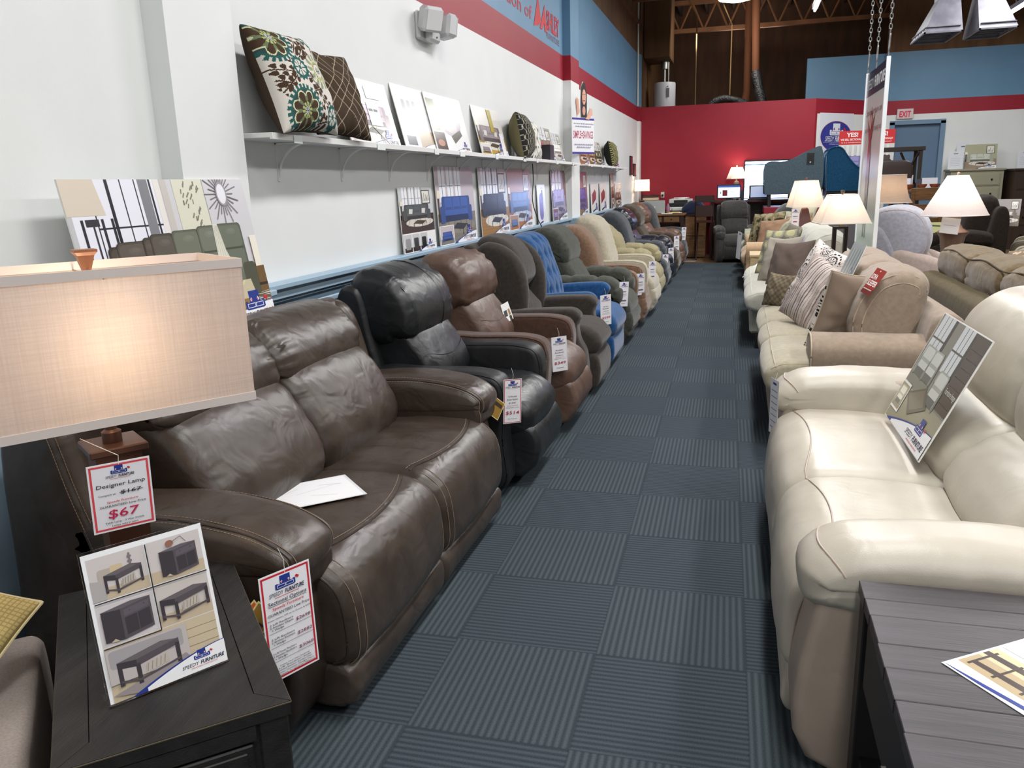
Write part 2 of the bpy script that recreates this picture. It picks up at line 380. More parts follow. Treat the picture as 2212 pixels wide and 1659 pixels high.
# ---------------------------------------------------------------- flat printing (photos, signs, tags)
_tc = {}
def textmesh(s, bold, shear):
    k = (s, bold, shear)
    if k not in _tc:
        cu = bpy.data.curves.new('t', 'FONT'); cu.body = s; cu.size = 1.0; cu.offset = bold; cu.shear = shear; cu.resolution_u = 2
        o = bpy.data.objects.new('t', cu); me = bpy.data.meshes.new_from_object(o)
        _tc[k] = ([tuple(v.co)[:2] for v in me.vertices], [tuple(p.vertices) for p in me.polygons])
        bpy.data.objects.remove(o); bpy.data.meshes.remove(me); bpy.data.curves.remove(cu)
    return _tc[k]
class Pic:
    """coloured flat shapes in a picture plane, x right, y up; units are metres"""
    def __init__(s, dz=0.00005): s.v = []; s.f = []; s.c = []; s.z = 0.0; s.dz = dz; s.ox = s.oy = 0.0; s.kx = s.ky = 1.0; s.clip = None
    def sub(s, ox, oy, kx, ky): s.ox, s.oy, s.kx, s.ky = ox, oy, kx, ky; return s
    def poly(s, pts, col, hold=False):
        if not hold: s.z += s.dz
        k = len(s.v); P = [(s.ox+x*s.kx, s.oy+y*s.ky) for x, y in pts]
        if s.clip: P = clipp(P, s.clip)
        if len(P) < 3: return s
        a = sum(P[i][0]*P[(i+1) % len(P)][1]-P[(i+1) % len(P)][0]*P[i][1] for i in range(len(P)))
        if a < 0: P = P[::-1]
        s.v += [(x, y, s.z) for x, y in P]; s.f.append(tuple(range(k, k+len(P)))); s.c.append(lin(col)); return s
    def rect(s, x0, y0, x1, y1, col): return s.poly([(x0, y0), (x1, y0), (x1, y1), (x0, y1)], col)
    def ell(s, x, y, rx, ry, col, n=20, a0=0, a1=2*PI): return s.poly([(x+rx*math.cos(a0+(a1-a0)*i/n), y+ry*math.sin(a0+(a1-a0)*i/n)) for i in range(n+(a1-a0 < 6.2))], col)
    def line(s, x0, y0, x1, y1, t, col):
        dx, dy = x1-x0, y1-y0; l = math.hypot(dx, dy)+1e-9; a, b = -dy/l*t/2, dx/l*t/2
        return s.poly([(x0+a, y0+b), (x1+a, y1+b), (x1-a, y1-b), (x0-a, y0-b)], col)
    def band(s, pts, t, col):
        s.z += s.dz
        for (a, b) in zip(pts, pts[1:]):
            dx, dy = b[0]-a[0], b[1]-a[1]; l = math.hypot(dx, dy)+1e-9; p, q = -dy/l*t/2, dx/l*t/2
            s.poly([(a[0]+p, a[1]+q), (b[0]+p, b[1]+q), (b[0]-p, b[1]-q), (a[0]-p, a[1]-q)], col, True)
        return s
    def rrect(s, x0, y0, x1, y1, r, col):
        p = []
        for cx, cy, a in ((x1-r, y1-r, 0), (x0+r, y1-r, PI/2), (x0+r, y0+r, PI), (x1-r, y0+r, 1.5*PI)):
            for i in range(5): t = a+PI/2*i/4; p.append((cx+r*math.cos(t), cy+r*math.sin(t)))
        return s.poly(p, col)
    def text(s, t, x, y, w, h, col, bold=0.0, shear=0.0, rot=0.0):
        """text fitted in a box of width w, cap height h, lower left at x,y"""
        s.z += s.dz; V, F = textmesh(t, bold, shear)
        if not V: return s
        x0 = min(v[0] for v in V); x1 = max(v[0] for v in V); sc = h/0.72; sx = w/(x1-x0) if w else sc
        ca, sa = math.cos(rot), math.sin(rot); k = len(s.v)
        for v in V:
            a, b = (v[0]-x0)*sx, v[1]*sc
            s.v.append((s.ox+(x+a*ca-b*sa)*s.kx, s.oy+(y+a*sa+b*ca)*s.ky, s.z))
        for f in F: s.f.append(tuple(i+k for i in f)); s.c.append(lin(col))
        return s
    def board(s, name, mat, M, w, h, t=0.004, edge=(225, 225, 222), parent=None, label=None, cat=None, group=None, x0=None, y0=0.0, poly=None):
        """close the print with a backing board of thickness t"""
        x0 = -w/2 if x0 is None else x0
        k = len(s.v); pl = poly or [(x0, y0), (x0+w, y0), (x0+w, y0+h), (x0, y0+h)]; n = len(pl)
        v = s.v+[(x, y, 0) for x, y in pl]+[(x, y, -t) for x, y in pl]
        f = s.f+[tuple(k+i for i in range(n)), tuple(k+n+i for i in range(n))[::-1]]+[(k+i, k+n+i, k+n+(i+1) % n, k+(i+1) % n) for i in range(n)]
        c = s.c+[lin(edge)]*(n+2)
        o = add(name, v, f, mat, parent, M, cols=c, smooth=False)
        if label: tag(o, label, cat, group)
        return o
def clipp(P, b):
    for ax, lim, sg in ((0, b[0], 1), (1, b[1], 1), (0, b[2], -1), (1, b[3], -1)):
        out = []
        for i in range(len(P)):
            a, c = P[i-1], P[i]; ia = (a[ax]-lim)*sg >= 0; ic = (c[ax]-lim)*sg >= 0
            if ia != ic:
                t = (lim-a[ax])/(c[ax]-a[ax]); out.append((a[0]+(c[0]-a[0])*t, a[1]+(c[1]-a[1])*t))
            if ic: out.append(c)
        P = out
        if len(P) < 3: return []
    return P
BLUE = (28, 52, 138); RED = (200, 30, 48); NAVY = (38, 44, 74)
def icon(p, x, y, w, c=BLUE, bg=(238, 238, 242)):
    """couch mark: back, two scatter cushions, seat outline and a swinging tag; x,y lower left"""
    h = w*0.56
    p.rect(x+w*0.24, y+h*0.40, x+w*0.76, y+h, c)
    for q, f in ((0.33, 1), (0.67, -1)):
        p.poly([(x+w*(q-0.06), y+h*0.52), (x+w*q, y+h*0.42), (x+w*(q+0.06), y+h*0.52), (x+w*q, y+h*0.66)], bg)
        p.poly([(x+w*q, y+h*0.42), (x+w*(q+0.06*f), y+h*0.52), (x+w*q, y+h*0.62)], RED)
    p.poly([(x, y+h*0.06), (x, y+h*0.44), (x+w*0.12, y+h*0.48), (x+w*0.12, y+h*0.40), (x+w*0.88, y+h*0.40), (x+w*0.88, y+h*0.48), (x+w, y+h*0.44), (x+w, y+h*0.06), (x+w*0.93, 0+y), (x+w*0.07, y)], c)
    for a, b in ((0.09, 0.49), (0.51, 0.91)):
        p.rect(x+w*a, y+h*0.10, x+w*b, y+h*0.34, bg); p.rect(x+w*(a+0.02), y+h*0.13, x+w*(b-0.02), y+h*0.31, c)
    p.poly([(x+w*1.0, y+h*0.58), (x+w*1.06, y+h*0.66), (x+w*1.2, y+h*0.5), (x+w*1.13, y+h*0.36), (x+w*1.0, y+h*0.5)], RED)
def logo(p, x, y, w, dark=False):
    """couch mark over the shop name, x,y lower left of the name line"""
    a, b, c = ((235, 235, 240),)*3 if dark else (NAVY, NAVY, RED)
    icon(p, x+w*0.30, y+w*0.13, w*0.38, (235, 235, 240) if dark else BLUE, (40, 44, 130) if dark else (238, 238, 242))
    p.text('SPEEDY', x, y, w*0.40, w*0.085, a, 0, 0.25); p.text('FURNITURE', x+w*0.43, y, w*0.57, w*0.085, b, 0.03, 0.25)
    p.text('AFFORDABLE FURNITURE FAST', x+w*0.2, y-w*0.055, w*0.62, w*0.028, c)
def swoosh(p, x0, y0, w, h, side=1):
    """white corner with a blue curve, lower right"""
    top = [(x0+w*t, y0+h*(1-(1-t)**1.6)) for t in [i/10 for i in range(11)]]
    p.poly([(x0-0.06*w, y0)]+[(a, b+h*0.10*(1-(i/10)*0.75)) for i, (a, b) in enumerate(top)]+[(x0+w, y0)], BLUE)
    p.poly([(x0+w*0.10, y0)]+top[1:]+[(x0+w, y0)], (240, 240, 242))
# ---------------------------------------------------------------- the building
XW = -2.05; YB = 18.5; ZC = 5.6
def wallmat(name, c, rough=0.55, var=3):
    return surf(name, c, tuple(min(255, x+var) for x in c), 2.5, rough, 260, 0.10, 3, spec=0.35)
WHITE = wallmat('white_wall_paint', (222, 224, 223)); REDP = wallmat('red_wall_paint', (146, 26, 44), 0.5)
BLUEP = wallmat('blue_wall_paint', (98, 136, 166), 0.5); WAIN = wallmat('blue_grey_wainscot_paint', (150, 174, 192), 0.45)
PLY = wood('brown_plywood', (84, 56, 32), (104, 72, 42), (2, 2, 0.4), 0.8)
DARKROOF = surf('dark_roof_deck', (40, 27, 18), (58, 38, 26), 1.2, 0.9, 30, 0.3)
JOIST = wood('joist_timber', (96, 60, 34), (120, 78, 46), (1, 6, 1), 0.8)

def carpet():
    mt, n, b = nt('ribbed_carpet_tiles')
    T = 0.4599; th = 0.0168706
    tc = N(n, 'ShaderNodeTexCoord'); mp = N(n, 'ShaderNodeMapping', vector_type='POINT')
    mp.inputs['Rotation'].default_value = (0, 0, -th); mp.inputs['Scale'].default_value = (1/T, 1/T, 1)
    # rotate then scale: use two nodes so the order is clear
    m0 = N(n, 'ShaderNodeMapping'); m0.inputs['Rotation'].default_value = (0, 0, -th)
    mp.inputs['Rotation'].default_value = (0, 0, 0)
    mp.inputs['Location'].default_value = (-0.22283, -0.9435, 0)
    L(n, tc.outputs['Object'], m0.inputs[0]); L(n, m0.outputs[0], mp.inputs[0])
    sx = N(n, 'ShaderNodeSeparateXYZ'); L(n, mp.outputs[0], sx.inputs[0])
    def M_(op, a, c=None, clamp=False):
        q = N(n, 'ShaderNodeMath', operation=op); q.use_clamp = clamp
        if hasattr(a, 'is_linked') or hasattr(a, 'links'): L(n, a, q.inputs[0])
        else: q.inputs[0].default_value = a
        if c is not None:
            if hasattr(c, 'links'): L(n, c, q.inputs[1])
            else: q.inputs[1].default_value = c
        return q.outputs[0]
    X, Y = sx.outputs[0], sx.outputs[1]
    fx, fy = M_('FLOOR', X), M_('FLOOR', Y)
    par = M_('FLOORED_MODULO', M_('ADD', fx, fy), 2.0)
    rib = 22.0
    wx = M_('SINE', M_('MULTIPLY', X, 2*PI*rib)); wy = M_('SINE', M_('MULTIPLY', Y, 2*PI*rib))
    mx = N(n, 'ShaderNodeMix', data_type='FLOAT'); L(n, par, mx.inputs[0]); L(n, wy, mx.inputs[2]); L(n, wx, mx.inputs[3])
    rb = M_('ADD', M_('MULTIPLY', mx.outputs[0], 0.5), 0.5)
    # seams
    ex = M_('MINIMUM', M_('FRACT', X), M_('SUBTRACT', 1.0, M_('FRACT', X))); ey = M_('MINIMUM', M_('FRACT', Y), M_('SUBTRACT', 1.0, M_('FRACT', Y)))
    ed = M_('MINIMUM', ex, ey); seamf = M_('MULTIPLY', ed, 90.0, True)
    no = N(n, 'ShaderNodeTexNoise'); no.inputs['Scale'].default_value = 260; no.inputs['Detail'].default_value = 2; L(n, tc.outputs['Object'], no.inputs[0])
    big = N(n, 'ShaderNodeTexNoise'); big.inputs['Scale'].default_value = 1.5; L(n, tc.outputs['Object'], big.inputs[0])
    tone = M_('ADD', M_('MULTIPLY', rb, 0.40), M_('MULTIPLY', no.outputs[0], 0.60))
    tone = M_('MULTIPLY', tone, M_('ADD', M_('MULTIPLY', big.outputs[0], 0.3), 0.85))
    tone = M_('MULTIPLY', tone, M_('ADD', M_('MULTIPLY', seamf, 0.35), 0.65))
    r = N(n, 'ShaderNodeValToRGB'); r.color_ramp.elements[0].position = 0.12; r.color_ramp.elements[1].position = 0.85
    r.color_ramp.elements[0].color = (*lin((40, 46, 51)), 1); r.color_ramp.elements[1].color = (*lin((76, 85, 91)), 1)
    L(n, tone, r.inputs[0])
    # tone per rib direction put into the base colour: across darker, along lighter
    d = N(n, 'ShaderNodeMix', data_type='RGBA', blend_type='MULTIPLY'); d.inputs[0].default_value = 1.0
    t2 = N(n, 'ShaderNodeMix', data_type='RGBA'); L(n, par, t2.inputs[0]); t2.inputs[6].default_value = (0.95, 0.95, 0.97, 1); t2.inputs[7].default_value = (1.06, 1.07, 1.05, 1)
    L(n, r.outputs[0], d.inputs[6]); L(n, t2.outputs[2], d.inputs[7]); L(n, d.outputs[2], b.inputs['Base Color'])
    b.inputs['Roughness'].default_value = 0.95; b.inputs['Specular IOR Level'].default_value = 0.1
    hh = M_('MULTIPLY', M_('ADD', M_('MULTIPLY', rb, 0.75), M_('MULTIPLY', no.outputs[0], 0.35)), seamf)
    bp = N(n, 'ShaderNodeBump'); bp.inputs['Strength'].default_value = 0.45; bp.inputs['Distance'].default_value = 0.003
    L(n, hh, bp.inputs['Height']); L(n, bp.outputs[0], b.inputs['Normal'])
    return mt
CARPET = carpet()
WOODFLOOR = wood('oak_plank_floor', (96, 72, 50), (134, 102, 72), (8, 1.2, 8), 0.4)
TILEFL = surf('tan_floor', (110, 92, 72), (134, 112, 88), 3, 0.5)
MB().box(-2.3, -3, -0.1, 9.5, 15.15, 0.0).build('floor', CARPET, kind='structure', smooth=False)
MB().box(-2.3, 15.152, -0.1, 9.5, 22, 0.001).build('floor', WOODFLOOR, kind='structure', smooth=False)
def strips(name, mk, levels, mats):
    mb = MB()
    for i, (z0, z1) in enumerate(zip(levels, levels[1:])): mk(mb, z0, z1, i)
    return mb.build(name, mats, smooth=False, kind='structure')
lv = [0, 1.03, 2.615, 2.885, 3.85, ZC]; lm = [WAIN, WHITE, REDP, BLUEP, PLY]
strips('wall_left', lambda mb, a, b, i: mb.box(XW-0.15, -3, a, XW, 16.96, b, i), lv, lm)
box('wall_left', XW-0.15, 16.96, 0, XW, 22, ZC, PLY, kind='structure')
# pilasters on the left wall (near one and the mid one), painted like the wall
strips('trim_1', lambda mb, a, b, i: mb.box(XW, 2.60, a, XW+0.092, 3.01, b, i), lv, lm)
strips('trim_2', lambda mb, a, b, i: mb.box(XW, 9.72, a, XW+0.09, 10.22, b, i), lv, lm)
strips('trim_3', lambda mb, a, b, i: mb.box(XW, 16.72, a, XW+0.05, 16.955, b, i), lv, lm)
# chair rail ledge and wainscot mouldings
def rail(name, y0, y1, dx=0.0):
    x = XW+dx
    mb = MB().box(x, y0, 1.03, x+0.085, y1, 1.055, b=0.004).box(x, y0, 0.985, x+0.055, y1, 1.03).box(x, y0, 0.965, x+0.03, y1, 0.985)
    mb.build(name, WAIN, kind='structure')
rail('trim_4', -3, 2.60); rail('trim_5', 2.60, 3.01, 0.092); rail('trim_6', 3.01, 9.72); rail('trim_7', 9.72, 10.22, 0.09); rail('trim_8', 10.22, 16.72)
mb = MB()
def panel(y0, y1, z0=0.16, z1=0.90):
    for a, b, c, d in ((y0, y1, z1, z1+0.03), (y0, y1, z0-0.03, z0), (y0, y0+0.03, z0, z1), (y1-0.03, y1, z0, z1)):
        mb.box(XW, a, c, XW+0.022, b, d, b=0.006)
for y in np.arange(-2.8, 2.2, 1.3): panel(y, y+1.2)
for y in np.arange(3.15, 9.4, 1.62): panel(y, y+1.5)
for y in np.arange(10.35, 16.4, 1.6): panel(y, y+1.5)
mb.build('trim_9', WAIN, kind='structure')
# red office partition with flat roof, angled wall, right back wall
box('wall_back', XW, 16.96, 0, 1.26, 17.08, 2.885, REDP, kind='structure')
box('ceiling', XW, 17.08, 2.80, 1.26, 21.5, 2.87, PLY, kind='structure')
A = Vector((1.26, 16.96, 0)); Bv = Vector((2.72, 18.5, 0)); u = (Bv-A).normalized(); ln = (Bv-A).length
Ma = frame((1.26, 16.96, 0), (u.x, u.y, 0), (u.y, -u.x, 0))     # x along the wall, y up, z out
mb = MB()
mb.box(0, 0, -0.1, ln, 2.615, 0, 0); mb.box(0, 2.615, -0.1, ln, 2.885, 0, 1); mb.box(0, 0, 0, 0.05, 2.885, 0.003, 1)
mb.build('wall_back', [WHITE, REDP], None, Ma, smooth=False, kind='structure')
DX0, DX1, DZ = 2.86, 3.76, 2.44
def rb(mb, a, b, i):
    for x0, x1 in ((2.66, DX0), (DX0, DX1), (DX1, 9.5)):
        if x0 == DX0 and b <= DZ+0.001: continue
        mb.box(x0, YB, max(a, DZ) if x0 == DX0 else a, x1, YB+0.15, b, i)
strips('wall_back', rb, [0, 2.615, 2.885, 3.80, ZC], [WHITE, REDP, BLUEP, PLY])
box('wall_back', 1.17, YB+0.1, 2.7, 2.66, YB+0.22, 3.80, BLUEP, kind='structure')
box('wall_back', XW, 21.5, 0, 9.5, 21.6, ZC, wood('dark_brown_sheathing', (62, 38, 22), (80, 50, 30), (2, 2, 0.4), 0.8), kind='structure')
box('wall_right', 9.5, -3, 0, 9.6, 22, ZC, WHITE, kind='structure')
box('wall_front', -2.3, -3.1, 0, 9.6, -3.0, ZC, WHITE, kind='structure')
box('ceiling', -2.3, -3, ZC, 9.6, 22, ZC+0.1, DARKROOF, kind='structure')
# door with steel frame
DOORP = wallmat('blue_door_paint', (92, 116, 142), 0.4)
dr = box('door_1', DX0, YB+0.07, 0, DX1, YB+0.11, DZ, DOORP, kind='structure')
mb = MB(); 
for a, b, c, d in ((DX0-0.06, DX0+0.03, 0, DZ+0.03), (DX1-0.03, DX1+0.06, 0, DZ+0.03), (DX0-0.06, DX1+0.06, DZ-0.02, DZ+0.06)): mb.box(a, YB-0.025, c, b, YB+0.10, d)
mb.build('door_frame', wallmat('door_frame_paint', (108, 134, 158), 0.4), dr)
mb = MB(); mb.tube([(DX0+0.10, YB+0.07, 1.0), (DX0+0.10, YB+0.0, 1.0), (DX0+0.20, YB+0.0, 1.0)], 0.012); mb.build('door_handle', plain('steel', (170, 172, 175), 0.3, 1.0), dr)
# roof: open-web joists, purlins, ducts
for k, y in enumerate((8.6, 12.2, 15.9, 19.6)):
    t = thing('roof_truss', ['near', 'second', 'third', 'far'][k]+' open-web timber roof truss under the dark roof deck', 'truss', (0, y, 0), group='roof trusses across the shop')
    zb, zt = 4.62, 5.2
    MB().box(-2.05, -0.05, zb, 9.5, 0.05, zb+0.09).build('bottom_chord', JOIST, t)
    MB().box(-2.05, -0.05, zt, 9.5, 0.05, zt+0.09).build('top_chord', JOIST, t)
    mb = MB(); n = 22
    for i in range(n):
        x0 = -2.0+i*11.4/n; x1 = x0+11.4/n
        mb.tube([(x0, 0, zb+0.05), ((x0+x1)/2, 0, zt+0.04)], 0.022, 6); mb.tube([((x0+x1)/2, 0, zt+0.04), (x1, 0, zb+0.05)], 0.022, 6)
    mb.build('web_bars', JOIST, t)
mb = MB()
for x in np.arange(-1.6, 9.4, 0.61): mb.box(x, -2.9, 5.30, x+0.045, 21.4, 5.58)
mb.build('trim_10', DARKROOF, kind='structure')
mb = MB().box(XW, 10.3, 4.35, XW+0.06, 16.9, 4.40).box(XW, -3, 4.85, XW+0.06, 16.9, 4.95); mb.build('trim_11', PLY, kind='structure')
# ---------------------------------------------------------------- picture content for the posters
def sofa_pic(p, x, y, w, h, c, cush=None, n=2):
    d = tuple(int(v*0.62) for v in c); l = tuple(min(255, int(v*1.22)) for v in c)
    p.rrect(x+w*0.06, y+h*0.30, x+w*0.94, y+h, h*0.12, c)
    for i in range(n):
        a = x+w*(0.13+0.74*i/n); b = x+w*(0.13+0.74*(i+1)/n)
        p.rrect(a+w*0.01, y+h*0.5, b-w*0.01, y+h*0.95, h*0.10, l); p.rect(a+w*0.03, y+h*0.5, b-w*0.03, y+h*0.62, c)
        p.rrect(a, y+h*0.32, b, y+h*0.52, h*0.06, l); p.rect(a, y+h*0.10, b, y+h*0.32, d)
    for a in (x, x+w*0.86): p.rrect(a, y+h*0.05, a+w*0.14, y+h*0.66, h*0.10, c)
    if cush:
        for q in (0.2, 0.66): p.poly([(x+w*q, y+h*0.45), (x+w*(q+0.12), y+h*0.42), (x+w*(q+0.15), y+h*0.72), (x+w*(q+0.02), y+h*0.74)], cush)
def room(p, w, h, wall=(206, 206, 208), floor=(150, 120, 84), sofa=(92, 92, 92), cush=(205, 205, 200), win=True, art=True, rug=(214, 208, 198), tbl=(70, 56, 44), inset=True, seed=1, curtain=(170, 168, 164), lg=True):
    """interior scene filling w x h (x centred, y from 0)"""
    q = random.Random(seed); x0 = -w/2; p.clip = (x0, 0, w/2, h)
    p.rect(x0, 0, x0+w, h, wall)
    p.rect(x0, 0, x0+w, h*0.40, floor)
    for i in range(7): p.rect(x0, h*(0.04+0.05*i), x0+w, h*(0.045+0.05*i), tuple(int(v*0.86) for v in floor))
    if win:
        for k in range(3):
            a = x0+w*(0.08+0.2*k)
            p.rect(a, h*0.55, a+w*0.15, h, (236, 238, 242)); p.rect(a+w*0.07, h*0.55, a+w*0.08, h, (70, 70, 72)); p.rect(a, h*0.75, a+w*0.15, h*0.758, (70, 70, 72))
            p.rect(a+w*0.15, h*0.5, a+w*0.18, h, curtain); p.rect(a+w*0.165, h*0.5, a+w*0.17, h, tuple(int(v*0.8) for v in curtain))
    if art:
        p.rect(x0+w*0.66, h*0.62, x0+w*0.92, h*0.93, (60, 56, 52)); p.rect(x0+w*0.68, h*0.64, x0+w*0.90, h*0.91, (226, 224, 214)); 
        for i in range(6): p.line(x0+w*(0.70+0.03*i), h*0.68, x0+w*(0.72+0.03*i+0.02*q.random()), h*(0.72+0.15*q.random()), w*0.012, (96, 92, 86))
    p.ell(x0+w*0.55, h*0.22, w*0.42, h*0.10, rug)
    for i in range(5): p.line(x0+w*(0.2+0.16*i), h*0.15, x0+w*(0.25+0.16*i), h*0.29, w*0.02, tuple(int(v*0.8) for v in rug))
    sofa_pic(p, x0+w*0.06, h*0.26, w*0.84, h*0.36, sofa, cush, 3)
    p.poly([(x0+w*0.34, h*0.20), (x0+w*0.62, h*0.17), (x0+w*0.74, h*0.24), (x0+w*0.46, h*0.27)], tbl); 
    for a, b in ((0.35, 0.20), (0.61, 0.17), (0.73, 0.24)): p.rect(x0+w*a, h*(b-0.07), x0+w*(a+0.015), h*b, tbl)
    p.rect(x0+w*0.02, h*0.30, x0+w*0.05, h*0.62, (60, 50, 44)); p.poly([(x0-w*0.01, h*0.60), (x0+w*0.09, h*0.60), (x0+w*0.07, h*0.70), (x0+w*0.01, h*0.70)], (232, 222, 204))
    if inset:
        p.rect(x0, 0, x0+w*0.36, h*0.25, (240, 240, 240)); p.rect(x0+w*0.015, h*0.01, x0+w*0.345, h*0.24, wall)
        p.rect(x0+w*0.015, h*0.01, x0+w*0.345, h*0.08, floor); sofa_pic(p, x0+w*0.05, h*0.04, w*0.26, h*0.13, sofa, None, 2)
    if lg:
        swoosh(p, x0+w*0.38, 0, w*0.62, h*0.13); logo(p, x0+w*0.60, h*0.035, w*0.36)
    p.clip = None
XP = XW+0.012
def wall_poster(y0, y1, z0, z1, label, fn, lean=0.05, group=None, mat=None, off=0.0, cat='poster'):
    wd = y1-y0; p = Pic(); fn(p, wd, z1-z0)
    return p.board('poster', mat or GLOSS, frame((XP+off+math.tan(lean)*(z1-z0)+0.005, (y0+y1)/2, z0+0.001), (0, 1, 0), (1, 0, 0), lean), wd, z1-z0, 0.005, label=label, cat=cat, group=group)
g = 'photo posters standing on the blue ledge'
Z0 = 1.055
def f1(p, w, h):
    room(p, w, h*0.70, wall=(200, 204, 206), floor=(58, 40, 42), sofa=(70, 74, 76), cush=(214, 214, 210), win=True, inset=False, seed=2, lg=False)
    v = [(a, b+h*0.30, c) for a, b, c in p.v]; p.v = v
    x0 = -w/2; p.rect(x0, 0, w/2, h*0.30, (238, 238, 238))
    for k in range(3):
        a = x0+w*(0.02+0.24*k); p.rect(a, h*0.01, a+w*0.22, h*0.28, (196, 198, 200)); p.rect(a, h*0.01, a+w*0.22, h*0.08, (60, 44, 40)); p.rrect(a+w*0.04, h*0.05, a+w*0.18, h*0.22, w*0.02, ((150, 150, 150), (60, 62, 64), (30, 32, 34))[k])
    swoosh(p, x0+w*0.45, 0, w*0.55, h*0.10); logo(p, x0+w*0.66, h*0.03, w*0.28)
wall_poster(4.71, 5.27, Z0, 1.46, 'shorter poster of a grey sectional over two small photos, nearest on the blue ledge', f1, group=g)
def f2(p, w, h): room(p, w, h, wall=(196, 186, 190), floor=(128, 122, 112), sofa=(52, 78, 140), cush=None, win=True, art=False, rug=(140, 134, 124), tbl=(50, 50, 60), seed=3, curtain=(206, 202, 210))
wall_poster(5.34, 6.16, Z0, 1.595, 'tall poster of a blue reclining sofa and two round white tables on the ledge', f2, group=g)
def f3(p, w, h): room(p, w, h, wall=(206, 206, 206), floor=(160, 118, 66), sofa=(44, 44, 46), cush=None, win=True, art=True, rug=(222, 218, 206), tbl=(50, 52, 54), inset=False, seed=4, curtain=(60, 58, 58))
wall_poster(6.31, 7.12, Z0, 1.598, 'tall poster of a charcoal leather sofa with a framed print above it on the ledge', f3, group=g)
def f4(p, w, h): room(p, w, h, wall=(176, 140, 116), floor=(168, 104, 54), sofa=(86, 108, 150), cush=None, win=False, art=True, rug=(190, 200, 214), seed=5)
wall_poster(7.14, 7.97, Z0, 1.60, 'tall poster of a brown room with pale blue seating, left of the hanging black cable', f4, group=g)
def f5(p, w, h):
    p.rect(-w/2, 0, w/2, h, (232, 232, 232)); p.rrect(-w*0.3, h*0.10, w*0.2, h*0.78, w*0.2, (130, 118, 190)); p.rect(w*0.05, h*0.60, w*0.18, h*0.86, (70, 70, 74)); p.rect(-w*0.1, h*0.9, w*0.2, h*0.92, (150, 150, 154)); p.line(-w*0.3, h*0.02, w*0.1, h*0.06, w*0.05, BLUE)
wall_poster(8.26, 8.60, Z0, 1.455, 'narrow white poster with a lilac device drawing on the blue ledge', f5, group=g)
def f6(p, w, h): room(p, w, h, wall=(120, 66, 72), floor=(116, 92, 96), sofa=(134, 122, 168), cush=(170, 168, 190), win=True, art=False, rug=(150, 140, 160), tbl=(50, 34, 40), seed=6)
wall_poster(8.90, 9.66, Z0, 1.605, 'tall poster of a mauve room with white seats, just left of the mid pilaster', f6, group=g)
def f7(p, w, h): room(p, w, h, wall=(150, 96, 84), floor=(140, 112, 60), sofa=(70, 52, 128), cush=None, win=False, art=True, rug=(96, 80, 140), tbl=(60, 40, 60), inset=False, seed=7)
wall_poster(10.27, 11.05, Z0, 1.605, 'tall poster of a purple sofa in a brown room, just beyond the mid pilaster', f7, group=g)
def f8(p, w, h):
    p.rect(-w/2, 0, w/2, h, (226, 226, 224)); p.poly([(-w*0.35, h*0.25), (w*0.2, h*0.45), (w*0.25, h*0.65), (w*0.1, h*0.8), (-w*0.35, h*0.62)], (112, 34, 34)); p.poly([(-w*0.30, h*0.40), (w*0.1, h*0.5), (w*0.1, h*0.72), (-w*0.30, h*0.6)], (150, 58, 48)); icon(p, w*0.1, h*0.07, w*0.3); p.line(-w*0.3, h*0.03, w*0.1, h*0.1, w*0.04, NAVY)
wall_poster(11.36, 11.92, Z0, 1.452, 'white poster of a red armchair, left one of the two on the ledge', f8, group=g)
wall_poster(12.12, 12.72, Z0, 1.452, 'white poster of a red armchair, right one of the two on the ledge', f8, group=g)
def f9(p, w, h): room(p, w, h, wall=(214, 206, 200), floor=(120, 90, 70), sofa=(90, 50, 46), cush=None, win=False, art=True, inset=False, seed=9)
wall_poster(13.15, 13.45, Z0, 1.60, 'thin tall dark-red poster beyond the red armchair posters on the ledge', f9, group=g)
def f10(p, w, h): room(p, w, h, wall=(216, 196, 180), floor=(130, 100, 80), sofa=(110, 84, 68), inset=False, seed=10)
wall_poster(13.6, 14.3, Z0, 1.45, 'short brown sofa poster farthest along the blue ledge', f10, group=g)
# black cable hanging from the shelf
mb = MB(); mb.tube([tuple(v) for v in cr([(XP+0.01, 8.09, 1.66), (XP+0.012, 8.10, 1.5), (XP+0.01, 8.06, 1.3), (XP+0.05, 8.10, 1.12), (XP+0.10, 8.12, 1.0), (XP+0.09, 8.12, 0.7)], 5, False)], 0.005, 6)
tag(mb.build('cable', plain('black_plastic', (24, 24, 26), 0.4)), 'thin black cable hanging from the shelf between the wall posters', 'cable')

# large leaning poster beside the lamp: dark sectional room
p = Pic(0.00004); W_, H_ = 0.94, 0.56
x0 = -W_/2; p.clip = (x0, 0, W_/2, H_)
def R_(a, b, c, d, col): p.rect(x0+W_*a, H_*b, x0+W_*c, H_*d, col)
R_(0, 0, 1, 1, (204, 202, 206)); R_(0, 0, 1, 0.42, (196, 186, 174))
R_(0, 0.6, 0.02, 1, (190, 190, 192)); R_(0.02, 0.50, 0.44, 1, (228, 228, 238))
for q in (0.12, 0.2, 0.27, 0.34): R_(q, 0.5, q+0.006, 1, (60, 60, 66))
R_(0.12, 0.72, 0.44, 0.73, (50, 50, 56)); R_(0.20, 0.5, 0.215, 1, (44, 42, 48)); R_(0.36, 0.55, 0.41, 1, (128, 128, 134)); R_(0.415, 0.55, 0.425, 1, (44, 42, 48)); R_(0.44, 0.55, 0.47, 1, (226, 222, 216)); R_(0.475, 0.55, 0.51, 1, (196, 190, 184))
for q in (0.05, 0.14, 0.185): R_(q, 0.42, q+0.012, 0.78, (52, 50, 56))
